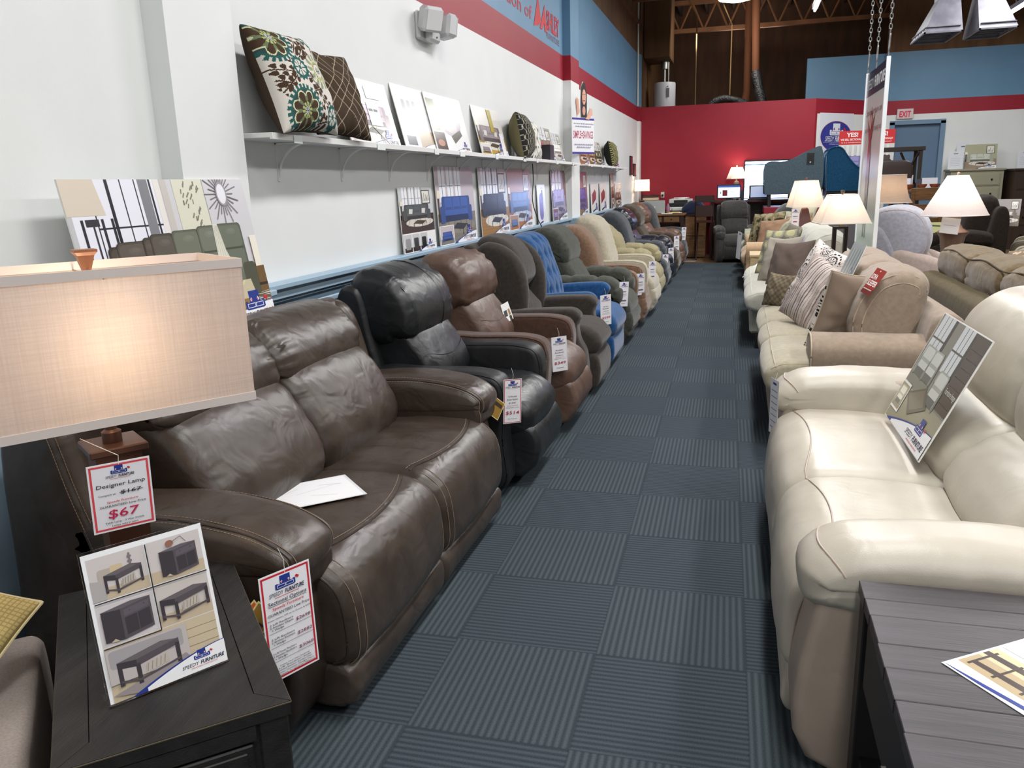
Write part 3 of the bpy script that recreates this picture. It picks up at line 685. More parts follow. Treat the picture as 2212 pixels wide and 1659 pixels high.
p.poly([(x0+W_*0.0, H_*0.80), (x0+W_*0.17, H_*0.80), (x0+W_*0.15, H_), (x0, H_)], (212, 200, 184)); R_(0.07, 0.74, 0.13, 0.78, (60, 58, 62)); R_(0.098, 0.44, 0.106, 0.78, (60, 58, 62))
R_(0.54, 0.60, 0.72, 1.0, (214, 212, 194)); R_(0.72, 0.6, 0.725, 1.0, (150, 148, 146)); 
q_ = random.Random(3)
for i in range(26):
    a, b = 0.58+0.10*q_.random(), 0.64+0.32*q_.random(); p.line(x0+W_*a, H_*b, x0+W_*(a+0.02*q_.random()), H_*(b+0.03), 0.006, (128, 122, 108))
cx, cy = x0+W_*0.83, H_*0.90
for i in range(26):
    t = 2*PI*i/26; rr = 0.075+0.03*(i % 2); p.line(cx+0.028*math.cos(t), cy+0.035*math.sin(t), cx+rr*math.cos(t), cy+rr*1.1*math.sin(t), 0.004, (112, 106, 110))
p.ell(cx, cy, 0.034, 0.046, (150, 146, 150)); p.ell(cx, cy, 0.026, 0.038, (226, 226, 232))
# sectional
for i, (a, b, cc, tp) in enumerate(((0.13, 0.24, (70, 62, 54), 0.62), (0.17, 0.32, (84, 76, 68), 0.64), (0.30, 0.37, (76, 68, 60), 0.655), (0.34, 0.47, (80, 74, 66), 0.67), (0.46, 0.62, (98, 102, 86), 0.68), (0.61, 0.74, (100, 104, 90), 0.695), (0.73, 0.90, (92, 98, 84), 0.70))):
    l = tuple(min(255, v+14) for v in cc); dk = tuple(int(v*0.78) for v in cc); hl = tuple(min(255, v+26) for v in cc)
    p.rrect(x0+W_*a, H_*0.16, x0+W_*b, H_*tp, 0.018, dk); p.rrect(x0+W_*(a+0.004), H_*0.17, x0+W_*(b-0.004), H_*(tp-0.004), 0.018, cc)
    p.rrect(x0+W_*(a+0.010), H_*(tp-0.165), x0+W_*(b-0.010), H_*(tp-0.015), 0.018, l); p.rect(x0+W_*(a+0.012), H_*(tp-0.178), x0+W_*(b-0.012), H_*(tp-0.165), dk)
    p.rrect(x0+W_*(a+0.012), H_*0.30, x0+W_*(b-0.012), H_*(tp-0.18), 0.014, l); p.ell(x0+W_*((a+b)/2+0.010), H_*(tp-0.055), W_*0.034, H_*0.022, tuple(min(255, v+20) for v in cc)); p.ell(x0+W_*((a+b)/2+0.014), H_*(tp-0.05), W_*0.020, H_*0.012, hl); p.ell(x0+W_*((a+b)/2+0.02), H_*0.40, W_*0.020, H_*0.05, tuple(min(255, v+20) for v in cc)); p.ell(x0+W_*((a+b)/2+0.022), H_*0.41, W_*0.010, H_*0.028, hl)
p.poly([(x0+W_*0.16, H_*0.12), (x0+W_*0.86, H_*0.16), (x0+W_*0.86, H_*0.30), (x0+W_*0.50, H_*0.30), (x0+W_*0.28, H_*0.34), (x0+W_*0.16, H_*0.30)], (92, 90, 76)); p.poly([(x0+W_*0.16, H_*0.08), (x0+W_*0.86, H_*0.10), (x0+W_*0.86, H_*0.17), (x0+W_*0.16, H_*0.14)], (62, 58, 48)); p.rrect(x0+W_*0.85, H_*0.12, x0+W_*0.94, H_*0.42, 0.02, (78, 80, 66))
p.poly([(x0+W_*0.715, H_*0.70), (x0+W_*0.745, H_*0.70), (x0+W_*0.765, H_*0.52), (x0+W_*0.80, H_*0.38), (x0+W_*0.775, H_*0.30), (x0+W_*0.755, H_*0.16), (x0+W_*0.725, H_*0.26), (x0+W_*0.66, H_*0.33), (x0+W_*0.70, H_*0.42)], (216, 214, 200))
for i in range(5): p.line(x0+W_*(0.722+0.005*i), H_*0.69, x0+W_*(0.70+0.022*i), H_*(0.36-0.01*i), 0.0022, (176, 174, 158))
R_(0.945, 0.36, 0.99, 0.60, (232, 226, 212)) ; R_(0.94, 0.12, 1, 0.38, (110, 84, 50)); R_(0.94, 0.24, 1, 0.26, (50, 40, 34))
# rug, coffee table
p.poly([(x0+W_*0.55, 0), (x0+W_*0.70, H_*0.16), (x0+W_, H_*0.20), (x0+W_, 0)], (206, 196, 182))
for i in range(16): p.band([(x0+W_*(0.56+0.055*k), H_*(0.004+0.0125*i)+0.003*math.sin(k*1.3+i)) for k in range(9)], 0.0035, (74, 62, 50))
p.poly([(x0+W_*0.72, H_*0.30), (x0+W_*0.88, H_*0.30), (x0+W_*0.90, H_*0.17), (x0+W_*0.73, H_*0.17)], (196, 186, 158)); R_(0.73, 0.08, 0.90, 0.17, (142, 112, 56)); R_(0.73, 0.0, 0.745, 0.1, (52, 42, 34)); R_(0.885, 0.0, 0.90, 0.1, (52, 42, 34)); R_(0.76, 0.02, 0.87, 0.06, (60, 52, 46))
p.ell(x0+W_*0.80, H_*0.30, 0.035, 0.022, (214, 202, 160), a0=PI, a1=2*PI); p.ell(x0+W_*0.79, H_*0.31, 0.014, 0.016, (96, 110, 56)); p.ell(x0+W_*0.81, H_*0.31, 0.014, 0.016, (96, 110, 56))
swoosh(p, x0+W_*0.50, 0, W_*0.5, H_*0.125); icon(p, x0+W_*0.80, H_*0.085, W_*0.14); p.text('SPEEDY', x0+W_*0.745, H_*0.030, W_*0.105, H_*0.042, NAVY, 0, 0.25); p.text('FURNITURE', x0+W_*0.86, H_*0.030, W_*0.13, H_*0.042, NAVY, 0.03, 0.25)
p.clip = None
BIGP = p
# ---------------------------------------------------------------- wall shelf with its brackets
SHW = plain('shelf_white', (226, 226, 224), 0.45)
def shelf(name, y0, y1, z, label, step):
    t = thing(name, label, 'shelf', (XW, y0, z), group='long white wall shelves')
    MB().box(0, 0, -0.020, 0.20, y1-y0, 0, b=0.002).box(0.186, 0, -0.026, 0.20, y1-y0, -0.018).build('shelf_board', SHW, t)
    y = 0.35
    while y < y1-y0-0.1:
        mb = MB(); mb.box(0.0, y-0.011, -0.19, 0.006, y+0.011, -0.022); mb.box(0.0, y-0.011, -0.028, 0.185, y+0.011, -0.022)
        arc = [(0.006+0.15*(1-math.cos(a)), y, -0.17+0.145*math.sin(a)) for a in np.linspace(0, PI/2, 9)]
        mb.tube(arc, 0.006, 6); mb.build('bracket', SHW, t); y += step
    for k in range(int((y1-y0)/0.72)):
        yy = 0.28+0.72*k+0.12*((k*7) % 3-1)
        MB().box(0.203, yy, -0.036, 0.204, yy+0.07+0.03*(k % 2), -0.004).build('label_holder', plain('price_rail_clear', (232, 238, 236), 0.3), t)
    return t
shelf('wall_shelf', 3.05, 9.71, 1.690, 'long white wall shelf of cushions and posters left of the mid pilaster', 0.62)
shelf('wall_shelf', 10.24, 13.9, 1.690, 'shorter white wall shelf of posters beyond the mid pilaster', 0.6)
ZS = 1.691
g2 = 'photo boards leaning on the wall shelves'
def shelf_poster(y0, y1, h, label, fn, lean=0.22, off=0.0, z=ZS):
    p = Pic(); fn(p, y1-y0, h)
    bx = XW+0.006+math.sin(lean)*h+off
    return p.board('poster', GLOSS, frame((bx, (y0+y1)/2, z+0.001), (0, 1, 0), (1, 0, 0), lean), y1-y0, h, 0.005, label=label, cat='poster', group=g2)
shelf_poster(3.98, 4.62, 0.36, 'pale shiny board with price cards leaning behind the quilted brown cushion', lambda p, w, h: (room(p, w, h, wall=(226, 226, 222), floor=(206, 192, 184), sofa=(160, 140, 156), cush=None, art=False, win=False, seed=11), p.rect(-0.02*w, h*0.30, w*0.22, h*0.66, (206, 214, 218)), p.rect(w*0.0, h*0.52, w*0.08, h*0.56, (40, 40, 44)), p.rect(w*0.10, h*0.52, w*0.18, h*0.56, (60, 60, 64)), p.rect(0.02*w, h*0.72, w*0.30, h*0.92, (222, 226, 230)), p.line(-0.02*w, h*0.3, w*0.26, h*0.02, 0.006, (40, 44, 50))), 0.25)
shelf_poster(4.70, 5.23, 0.385, 'white board of dining chairs on the shelf, left of its overlapping twin', lambda p, w, h: (p.rect(-w/2, 0, w/2, h, (230, 230, 230)), p.rrect(-w*0.35, h*0.25, w*0.4, h*0.6, 0.04, (178, 174, 184)), [p.rrect(-w*0.3+w*0.16*i, h*0.4, -w*0.2+w*0.16*i, h*0.78, 0.015, (170, 164, 172)) for i in range(4)], p.rect(-w*0.48, 0.01, -w*0.05, h*0.36, (206, 206, 208)), p.rect(-w*0.4, 0.02, -w*0.12, h*0.2, (52, 52, 60)), p.rect(0, 0, w/2, h*0.3, (178, 160, 138)), swoosh(p, 0, 0, w*0.5, h*0.10)), 0.24)
shelf_poster(5.20, 5.92, 0.385, 'white board of a round dining table set, overlapping the board to its left', lambda p, w, h: (p.rect(-w/2, 0, w/2, h, (226, 226, 226)), p.rect(-w*0.48, h*0.36, -w*0.28, h*0.9, (116, 112, 92)), [p.rrect(-w*0.22+w*0.15*i, h*0.45, -w*0.12+w*0.15*i, h*0.86, 0.015, (168, 160, 170)) for i in range(4)], p.ell(w*0.04, h*0.45, w*0.27, h*0.17, (176, 168, 178)), p.ell(w*0.04, h*0.43, w*0.16, h*0.09, (196, 186, 186)), p.poly([(w*0.05, h*0.15), (w*0.32, h*0.32), (w*0.28, h*0.42), (-w*0.02, h*0.28)], (84, 78, 66)), p.rect(-w*0.48, 0.005, -w*0.2, h*0.33, (70, 46, 38)), p.ell(-w*0.34, h*0.14, w*0.09, h*0.06, (176, 128, 104)), swoosh(p, 0, 0, w*0.5, h*0.10), logo(p, w*0.22, h*0.05, w*0.24)), 0.24, off=0.012)
shelf_poster(6.22, 6.96, 0.385, 'board of a room with a yellow curtain leaning left of the netted cushion', lambda p, w, h: (room(p, w, h, wall=(214, 212, 206), floor=(180, 150, 66), sofa=(120, 108, 112), win=False, art=False, seed=14), p.rect(w*0.02, h*0.5, w*0.16, h*0.98, (166, 148, 30)), p.rect(w*0.3, 0, w*0.44, h*0.5, (234, 232, 236))), 0.24)
shelf_poster(7.55, 8.35, 0.36, 'white board with a red sliver leaning behind the hexagon cushion', lambda p, w, h: (p.rect(-w/2, 0, w/2, h, (224, 224, 224)), p.rect(w*0.05, h*0.3, w*0.3, h*0.66, (140, 36, 44)), p.rect(w*0.0, h*0.24, w*0.28, h*0.36, (70, 60, 56)), icon(p, w*0.3, h*0.12, w*0.12), p.line(w*0.1, h*0.03, w*0.3, h*0.12, w*0.03, NAVY)), 0.2)
shelf_poster(8.20, 8.90, 0.35, 'board of a crowded dining room leaning behind the small black box', lambda p, w, h: room(p, w, h, wall=(176, 170, 160), floor=(76, 52, 44), sofa=(110, 92, 80), cush=(190, 60, 66), seed=15, inset=False), 0.24)
shelf_poster(8.86, 9.40, 0.32, 'grey board of a bedroom leaning left of the smiling woman sign', lambda p, w, h: room(p, w, h, wall=(196, 200, 190), floor=(180, 178, 170), sofa=(206, 206, 204), cush=None, seed=16, inset=False), 0.24)
shelf_poster(10.30, 10.95, 0.34, 'tan interior board, first on the far wall shelf', lambda p, w, h: room(p, w, h, wall=(206, 206, 198), floor=(150, 110, 80), sofa=(170, 130, 96), seed=17, inset=False), 0.24)
shelf_poster(11.0, 11.5, 0.34, 'interior board with dark edge, second on the far wall shelf', lambda p, w, h: room(p, w, h, wall=(190, 186, 172), floor=(130, 96, 60), sofa=(150, 112, 80), seed=18, inset=False), 0.24)
shelf_poster(11.5, 12.15, 0.34, 'interior board of tall curtains, just left of the swirl cushion', lambda p, w, h: room(p, w, h, wall=(180, 180, 164), floor=(120, 100, 66), sofa=(96, 90, 70), seed=19, inset=False), 0.24)
shelf_poster(13.0, 13.7, 0.33, 'brown board leaning at the far end of the shelves past the swirl cushion', lambda p, w, h: room(p, w, h, wall=(110, 84, 76), floor=(84, 60, 56), sofa=(60, 42, 40), seed=20, inset=False), 0.24)
MB().box(XW+0.05, 8.24, ZS+0.001, XW+0.17, 8.42, ZS+0.152, b=0.004).build('black_box', plain('satin_black', (34, 36, 40), 0.35)); tag(bpy.data.objects['black_box'], 'small black box on the shelf in front of a dining room board', 'box')
# woman sign
p = Pic(0.0002)
outline = [(-0.21, 0), (0.21, 0), (0.21, 0.40), (0.165, 0.40), (0.17, 0.50), (0.13, 0.52), (0.075, 0.44), (0.06, 0.52), (0.065, 0.68), (0.03, 0.78), (-0.005, 0.80), (-0.04, 0.74), (-0.05, 0.60), (-0.055, 0.50), (-0.075, 0.47), (-0.10, 0.60), (-0.13, 0.63), (-0.15, 0.58), (-0.12, 0.40), (-0.21, 0.40)]
p.rect(-0.21, 0, 0.21, 0.40, (232, 232, 238)); p.rect(-0.21, 0, 0.21, 0.022, (60, 50, 150)); p.rect(-0.21, 0.378, 0.21, 0.40, (60, 50, 150))
p.text('SIMPLE=SAVINGS', -0.19, 0.175, 0.38, 0.085, (176, 50, 84), 0.012)
for k, (y, a) in enumerate(((0.33, 0.36), (0.30, 0.30), (0.10, 0.34), (0.07, 0.26))):
    x = -a/2
    while x < a/2: l = rnd.uniform(0.015, 0.04); p.rect(x, y, x+l, y+0.012, (150, 152, 172)); x += l+0.01
p.poly([(-0.045, 0.41), (0.06, 0.41), (0.062, 0.66), (0.03, 0.78), (-0.005, 0.795), (-0.04, 0.74), (-0.05, 0.56)], (40, 30, 30))
p.ell(0.008, 0.63, 0.036, 0.085, (214, 160, 140)); p.ell(0.004, 0.48, 0.03, 0.05, (206, 150, 132)); p.rect(-0.014, 0.585, 0.028, 0.597, (170, 60, 66)); p.rect(-0.018, 0.655, -0.003, 0.663, (40, 30, 30)); p.rect(0.016, 0.655, 0.031, 0.663, (40, 30, 30)); p.line(0.008, 0.645, 0.010, 0.615, 0.004, (176, 120, 104))
p.poly([(-0.12, 0.42), (-0.08, 0.46), (-0.10, 0.60), (-0.13, 0.625), (-0.145, 0.58)], (214, 160, 140)); p.poly([(0.03, 0.39), (0.10, 0.385), (0.165, 0.44), (0.165, 0.50), (0.13, 0.515), (0.08, 0.44)], (220, 170, 150))
p.board('shelf_sign', PAPER, frame((XW+0.235, 9.70, 1.79), (0.45, 0.9, 0), (0.9, -0.45, 0), 0.0), 0.42, 0.4, 0.004, poly=outline, label='die-cut sign of a smiling dark-haired woman above SIMPLE=SAVINGS at the pilaster', cat='sign')
MB().box(XW+0.10, 9.66, ZS+0.001, XW+0.19, 9.70, 1.80).build('sign_stand', plain('clear_plastic_white', (224, 228, 230), 0.25)); tag(bpy.data.objects['sign_stand'], 'small white plastic stand holding the smiling woman sign', 'sign stand')
# framed certificates near the corner
for k, (y, z0, z1) in enumerate(((15.55, 1.58, 1.93), (16.05, 1.56, 1.80))):
    t = thing('picture_frame', ('taller narrow dark frame with red mat near the far corner', 'shorter dark picture frame nearest the red partition')[k], 'picture frame', (XW, y, z0), group='picture frames near the far corner')
    MB().box(0, 0, 0, 0.025, 0.30, z1-z0, b=0.004).build('frame_border', plain('dark_frame', (40, 30, 30), 0.4), t)
    MB().box(0.024, 0.03, 0.03, 0.028, 0.27, z1-z0-0.03).build('frame_picture', plain('mauve_print', (112, 52, 56), 0.3), t)
# emergency light with two square heads
t = thing('emergency_light', 'white two-headed emergency light on the wall above the shelf', 'emergency light', (XW, 5.3, 2.45))
ew = plain('emergency_light_white', (196, 198, 198), 0.4)
MB().box(0, -0.13, -0.07, 0.035, 0.13, 0.10, b=0.012).box(0.03, -0.05, -0.075, 0.085, 0.12, 0.0, b=0.015).build('housing', ew, t)
for yy, rz, ry in ((-0.10, -0.55, 0.30), (0.205, 1.0, 0.15)):
    Mh = Matrix.Translation((0.11, yy, 0.04)) @ Euler((0, ry, rz)).to_matrix().to_4x4()
    h = MB().box(-0.06, -0.075, -0.075, 0.03, 0.075, 0.075, b=0.02, M=Mh).build('lamp_head', ew, t)
    MB().box(0.029, -0.06, -0.06, 0.033, 0.06, 0.06, b=0.001, M=Mh).build('lens', plain('frosted_lens', (214, 214, 214), 0.15), h)
MB().tube([(0.086, 0.04, -0.045), (0.09, 0.04, -0.045)], 0.006, 8).build('indicator', plain('indicator_dark', (90, 40, 40)), t)
# brand lettering on the blue paint
p = Pic(0.0006)
y = 7.25
p.text('Selection of', -1.75, 0.02, 1.62, 0.125, (176, 52, 70), 0.01)
p.poly([(-0.06, -0.02), (0.14, 0.30), (0.26, 0.06), (0.20, 0.04), (0.16, 0.02)], (196, 36, 48)); p.poly([(0.20, -0.0), (0.42, 0.26), (0.52, -0.0), (0.42, 0.0), (0.38, 0.08), (0.30, 0.0)], (196, 36, 48))
p.text('SHLEY', 0.50, 0.045, 0.62, 0.185, (186, 32, 56), 0.035); p.text('FURNITURE', 0.50, -0.045, 0.62, 0.062, (120, 90, 116))
o = add('wall_lettering', p.v, p.f, PAPER, None, frame((XW+0.002, 8.40, 3.0), (0, 1, 0), (1, 0, 0)), cols=p.c, smooth=False)
tag(o, 'red lettering and triangle mark on the blue upper left wall', 'sign')
# white conduit in the corner
MB().tube([(XW+0.03, 16.5, 2.88), (XW+0.03, 16.5, 4.9), (XW+0.3, 16.6, 4.95), (XW+1.6, 16.7, 4.9)], 0.018, 8).build('conduit', plain('white_pipe', (196, 196, 186), 0.5)); tag(bpy.data.objects['conduit'], 'thin white conduit running up the corner of the blue wall', 'pipe')
# ---------------------------------------------------------------- upholstery
def ringpts(prof, c, off=0.0, axis='y', s0=0.0, s1=1.0, k=8):
    """points that follow a profile at sweep position c, from fraction s0 to s1"""
    P = cr(prof, k); n = len(P)
    ar = 0.5*np.sum(P[:, 0]*np.roll(P[:, 1], -1)-np.roll(P[:, 0], -1)*P[:, 1])
    T = np.roll(P, -1, 0)-np.roll(P, 1, 0); T /= (np.linalg.norm(T, axis=1)[:, None]+1e-9)
    Nn = np.stack([T[:, 1], -T[:, 0]], 1)*(1 if ar > 0 else -1); Q = P+Nn*off
    i0, i1 = int(round(s0*n)), int(round(s1*n))
    pts = [Q[i % n] for i in range(i0, i1+(0 if s1-s0 >= 1 else 1))]
    return [(p[0], c, p[1]) if axis == 'y' else (c, p[0], p[1]) for p in pts]
def piping(name, mat, parent, rings, r=0.0035, M=None):
    for pts, closed in rings: o = MB().tube(pts, r, 6, closed=closed).build(name, mat, parent, M)
    return o
def stitchobj(mat, parent, paths, step=0.011, r=0.0013, name='stitching'):
    mb = MB()
    for p in paths: stitches(mb, p, r, step, 3)
    return mb.build(name, mat, parent, smooth=False)
def flip(prof): return prof

def throw(label, w, h, t, M, front, back=(110, 100, 90), n=44, group=None, cat='cushion', name='throw_cushion', pinch=0.09, seed=0, pipe=None, mat=None, dent=0.0):
    """stuffed square scatter cushion; front(u,v) gives the printed colour, u,v in -1..1. Local x right, y up, z out"""
    V = []; F = []; Cc = []
    fr = front if callable(front) else (lambda u, v: front)
    bk = back if callable(back) else (lambda u, v: back)
    for sd in (1, -1):
        k0 = len(V)
        for j in range(n+1):
            for i in range(n+1):
                u = -1+2*i/n; v = -1+2*j/n
                x = w/2*u*(1-pinch*(1-v*v)*abs(u)); y = h/2*v*(1-pinch*(1-u*u)*abs(v))
                e = max(0, (1-u*u)*(1-v*v)); z = t/2*(e**0.40)
                z += 0.014*noise.noise(Vector((u*2.3+seed, v*2.3, seed)))*(e**0.3)
                z += 0.006*math.sin(14*math.atan2(v, u)+seed)*(e**0.5)*(max(abs(u), abs(v))**3)
                if dent: z -= dent*math.exp(-((u)**2*6+(v-0.75)**2*5))
                V.append((x, y, sd*z))
        for j in range(n):
            for i in range(n):
                q = (k0+j*(n+1)+i, k0+j*(n+1)+i+1, k0+(j+1)*(n+1)+i+1, k0+(j+1)*(n+1)+i)
                F.append(q if sd > 0 else q[::-1]); u = -1+2*(i+.5)/n; v = -1+2*(j+.5)/n
                Cc.append(lin(fr(u, v) if sd > 0 else bk(u, v)))
    # weld rims
    k1 = (n+1)*(n+1); mp = {}
    for j in range(n+1):
        for i in range(n+1):
            if i in (0, n) or j in (0, n): mp[k1+j*(n+1)+i] = j*(n+1)+i
    F = [tuple(mp.get(q, q) for q in f) for f in F]
    if pipe:
        t_ = thing(name, label, cat, group=group)
        add('cushion_cover', V, F, mat or CLOTH, t_, M, cols=Cc, angle=80)
        rim = [V[i] for i in range(0, n+1)]+[V[j*(n+1)+n] for j in range(1, n+1)]+[V[n*(n+1)+i] for i in range(n-1, -1, -1)]+[V[j*(n+1)] for j in range(n-1, 0, -1)]
        MB().tube(rim, 0.004, 6, closed=True).build('piping', pipe, t_, M); return t_
    o = add(name, V, F, mat or CLOTH, None, M, cols=Cc, angle=80); return tag(o, label, cat, group)

# side profiles (x, z); x = 0 is the front face, seats face +x
P_SEAT = [(-0.58, 0.27), (-0.58, 0.45), (-0.42, 0.475), (-0.22, 0.485), (-0.08, 0.465), (0.0, 0.40), (0.02, 0.28), (0.0, 0.17), (-0.07, 0.14), (-0.3, 0.2)]
P_ROLL = [(-0.14, 0.16), (-0.03, 0.165), (0.015, 0.13), (0.01, 0.06), (-0.05, 0.03), (-0.14, 0.05)]
P_LUMB = [(-0.60, 0.40), (-0.46, 0.43), (-0.41, 0.54), (-0.47, 0.68), (-0.57, 0.80), (-0.68, 0.83), (-0.74, 0.74), (-0.70, 0.5)]
P_HEAD = [(-0.64, 0.77), (-0.575, 0.80), (-0.575, 0.88), (-0.63, 0.97), (-0.72, 1.03), (-0.82, 1.02), (-0.86, 0.92), (-0.80, 0.78), (-0.72, 0.75)]
P_SHELL = [(-0.86, 0.05), (-0.70, 0.10), (-0.66, 0.45), (-0.72, 0.75), (-0.78, 0.985), (-0.85, 1.00), (-0.90, 0.93), (-0.91, 0.5)]
def shift(P, dx=0, dz=0, sx=1, sz=1): return [(x*sx+dx, z*sz+dz) for x, z in P]

def unit(root, y0, y1, mt, seat=P_SEAT, roll=P_ROLL, lumb=P_LUMB, head=P_HEAD, r=0.05, pipe=None, sd=0.0, hg=(0.007, 17, 0.10), hb=0.01, lb=0.015, seatn=0, tm=None, hw=0.0):
    """one reclining seat between y0 and y1"""
    tm = tm or mt
    pobj('seat_cushion', tm, root, seat, y0, y1, r, bulge=0.012, gather=(0.003, 13, 0.06), seed=sd, fold=(lambda s, q: -0.006*math.exp(-((q-0.0)/0.04)**2) if seatn else 0))
    if roll: pobj('footrest', mt, root, roll, y0+0.004, y1-0.004, 0.03, gather=(0.004, 9, 0.09), seed=sd+1)
    pobj('lumbar_cushion', tm, root, lumb, y0+0.004, y1-0.004, r+0.015, bulge=lb, gather=(0.005, 15, 0.07), seed=sd+2)
    if head: pobj('headrest', tm, root, head, y0+0.002-hw, y1-0.002+hw, r+0.01, bulge=hb, gather=hg, seed=sd+3)
    if pipe and False:
        rg = [(ringpts(seat, y0+0.03, 0.0, 'y', 0.15, 0.68), False), (ringpts(seat, y1-0.03, 0.0, 'y', 0.15, 0.68), False)]
        piping('piping', pipe, root, rg)

# ------- arm styles; y0..y1 is the arm's width
def arm(root, y0, y1, mt, style, side=1, x1=0.0, h=0.62, xb=-0.74, tm=None, pipe=None, sd=0.0, st=None):
    if style == 'pad':        # panel with an overstuffed pad whose nose wraps over the front
        pobj('arm_panel', mt, root, [(xb, 0.05), (xb, 0.50), (xb+0.1, 0.57), (x1-0.22, 0.57), (x1-0.10, 0.52), (x1-0.10, 0.05)], y0+0.015, y1-0.015, 0.03, seed=sd)
        pp = [(xb-0.02, h-0.13), (xb-0.02, h-0.02), (xb+0.16, h+0.015), (x1-0.28, h+0.02), (x1-0.10, h-0.015), (x1-0.02, h-0.07), (x1-0.025, h-0.125), (x1-0.10, h-0.148)]
        a = pobj('armrest', tm or mt, root, pp, y0, y1, 0.075, bulge=0.004, gather=(0.003, 9, 0.05), seed=sd)
        for c_ in (0.30, -0.30): MB().tube(surfline(pp, y0, y1, 0.075, 0.004, c=c_, s0=0.06, s1=0.86), 0.003, 6).build('arm_seam', pipe or mt, a)
        # band below the pad
        bb = [(xb+0.02, h-0.21), (xb+0.02, h-0.09), (x1-0.12, h-0.09), (x1-0.05, h-0.10), (x1-0.045, h-0.19), (x1-0.14, h-0.215)]
        pobj('arm_band', mt, root, bb, y0+0.004, y1-0.004, 0.022, seed=sd)
        if st: stitchobj(st, a, [surfline(pp, y0, y1, 0.075, 0.004, c=q_, s0=0.06, s1=0.86, eps=0.0015) for q_ in (0.20, 0.42, -0.2, -0.42)]+[surfline(bb, y0+0.004, y1-0.004, 0.022, 0, c=0.6, s0=0.1, s1=0.9, eps=0.0012)])
    elif style == 'track':    # upholstered slab arm with rounded front top
        pp = [(xb, 0.05), (xb, h-0.06), (xb+0.06, h-0.005), (xb+0.3, h), (x1-0.12, h), (x1-0.03, h-0.03), (x1, h-0.10), (x1-0.01, 0.3), (x1-0.02, 0.05)]
        a = pobj('armrest', mt, root, pp, y0, y1, 0.035, bulge=0.0, k=5, seed=sd)
        piping('arm_seam', pipe or mt, a, [(ringpts(pp, y0+0.008, -0.010, 'y', 0.15, 0.95), False), (ringpts(pp, y1-0.008, -0.010, 'y', 0.15, 0.95), False)], 0.0028)
    elif style == 'puffy':    # biscuit arm: pad in three lobes over a panel
        pobj('arm_panel', mt, root, [(xb, 0.05), (xb, 0.5), (xb+0.2, 0.53), (x1-0.12, 0.52), (x1-0.02, 0.42), (x1-0.03, 0.05)], y0+0.01, y1-0.01, 0.04, seed=sd)
        pp = [(xb, h-0.14), (xb, h-0.03), (xb+0.15, h+0.015), (x1-0.26, h+0.02), (x1-0.08, h-0.005), (x1+0.0, h-0.09), (x1-0.01, h-0.2), (x1-0.07, h-0.21), (x1-0.14, h-0.13)]
        pobj('armrest', mt, root, pp, y0-0.015, y1+0.015, 0.085, bulge=0.006, k=10, fold=lambda s, q: -0.018*sum(math.exp(-((s-c)/0.012)**2) for c in (0.22, 0.36, 0.49)), gather=(0.005, 24, 0.06), seed=sd)
    elif style == 'thin':     # open scroll arm, slim and dropping at the front
        pp = [(xb, 0.40), (xb, h-0.04), (xb+0.2, h-0.02), (x1-0.16, h), (x1-0.05, h-0.005), (x1-0.01, h-0.045), (x1-0.03, h-0.10), (x1-0.02, h-0.2), (x1+0.03, 0.32), (x1+0.0, 0.08), (xb+0.1, 0.08)]
        pobj('armrest', mt, root, pp, y0, y1, 0.03, bulge=0.006, k=6, seed=sd)
    elif style == 'roll':     # rolled arm swept along its length, flat faced front
        w_ = y1-y0
        cp = [(y0+0.03, 0.10), (y0+0.02, 0.38), (y0-0.015, 0.47), (y0-0.01, h-0.05), (y0+w_*0.3, h), (y0+w_*0.72, h-0.005), (y1+0.005, h-0.06), (y1+0.005, 0.47), (y1-0.02, 0.38), (y1-0.02, 0.10)]
        pobj('armrest', mt, root, cp, xb, x1, 0.02, axis='x', bulge=0.0, k=5, seed=sd)
        piping('arm_piping', pipe or mt, root, [(ringpts(cp, x1-0.004, -0.004, 'x', 0.0, 1.0), True)], 0.0045)
def armseam(root, mat, x, y0, y1, z0, z1, r, rad=0.0035):
    pts = []
    for cy, cz, a in ((y0+r, z0+r, PI), (y0+r, z1-r, PI/2), (y1-r, z1-r, 0), (y1-r, z0+r, -PI/2)):
        for i in range(6):
            t_ = a+(PI/2-PI/2*i/5 if False else 0)+(PI/2)*(1-i/5.0)
            pts.append((x-0.015*math.sin(t_), cy+r*math.cos(t_), cz+r*math.sin(t_)))
    MB().tube(pts, rad, 6).build('arm_seam', mat, root)
def seatbase(root, y0, y1, mt, x0=-0.88, x1=-0.04, z=0.26):
    box('base_frame', x0, y0, 0.035, x1, y1, z, mt, root, b=0.02)
    mb = MB()
    for x in (x0+0.05, x1-0.09):
        for y in (y0+0.04, y1-0.08): mb.box(x, y, 0.0, x+0.04, y+0.04, 0.04)
    mb.build('feet', plain('dark_foot', (22, 20, 20), 0.5), root)
def shell(root, y0, y1, mt, P=P_SHELL, r=0.035, sd=0, k=6): return pobj('back_shell', mt, root, P, y0, y1, r, k=k, seed=sd)

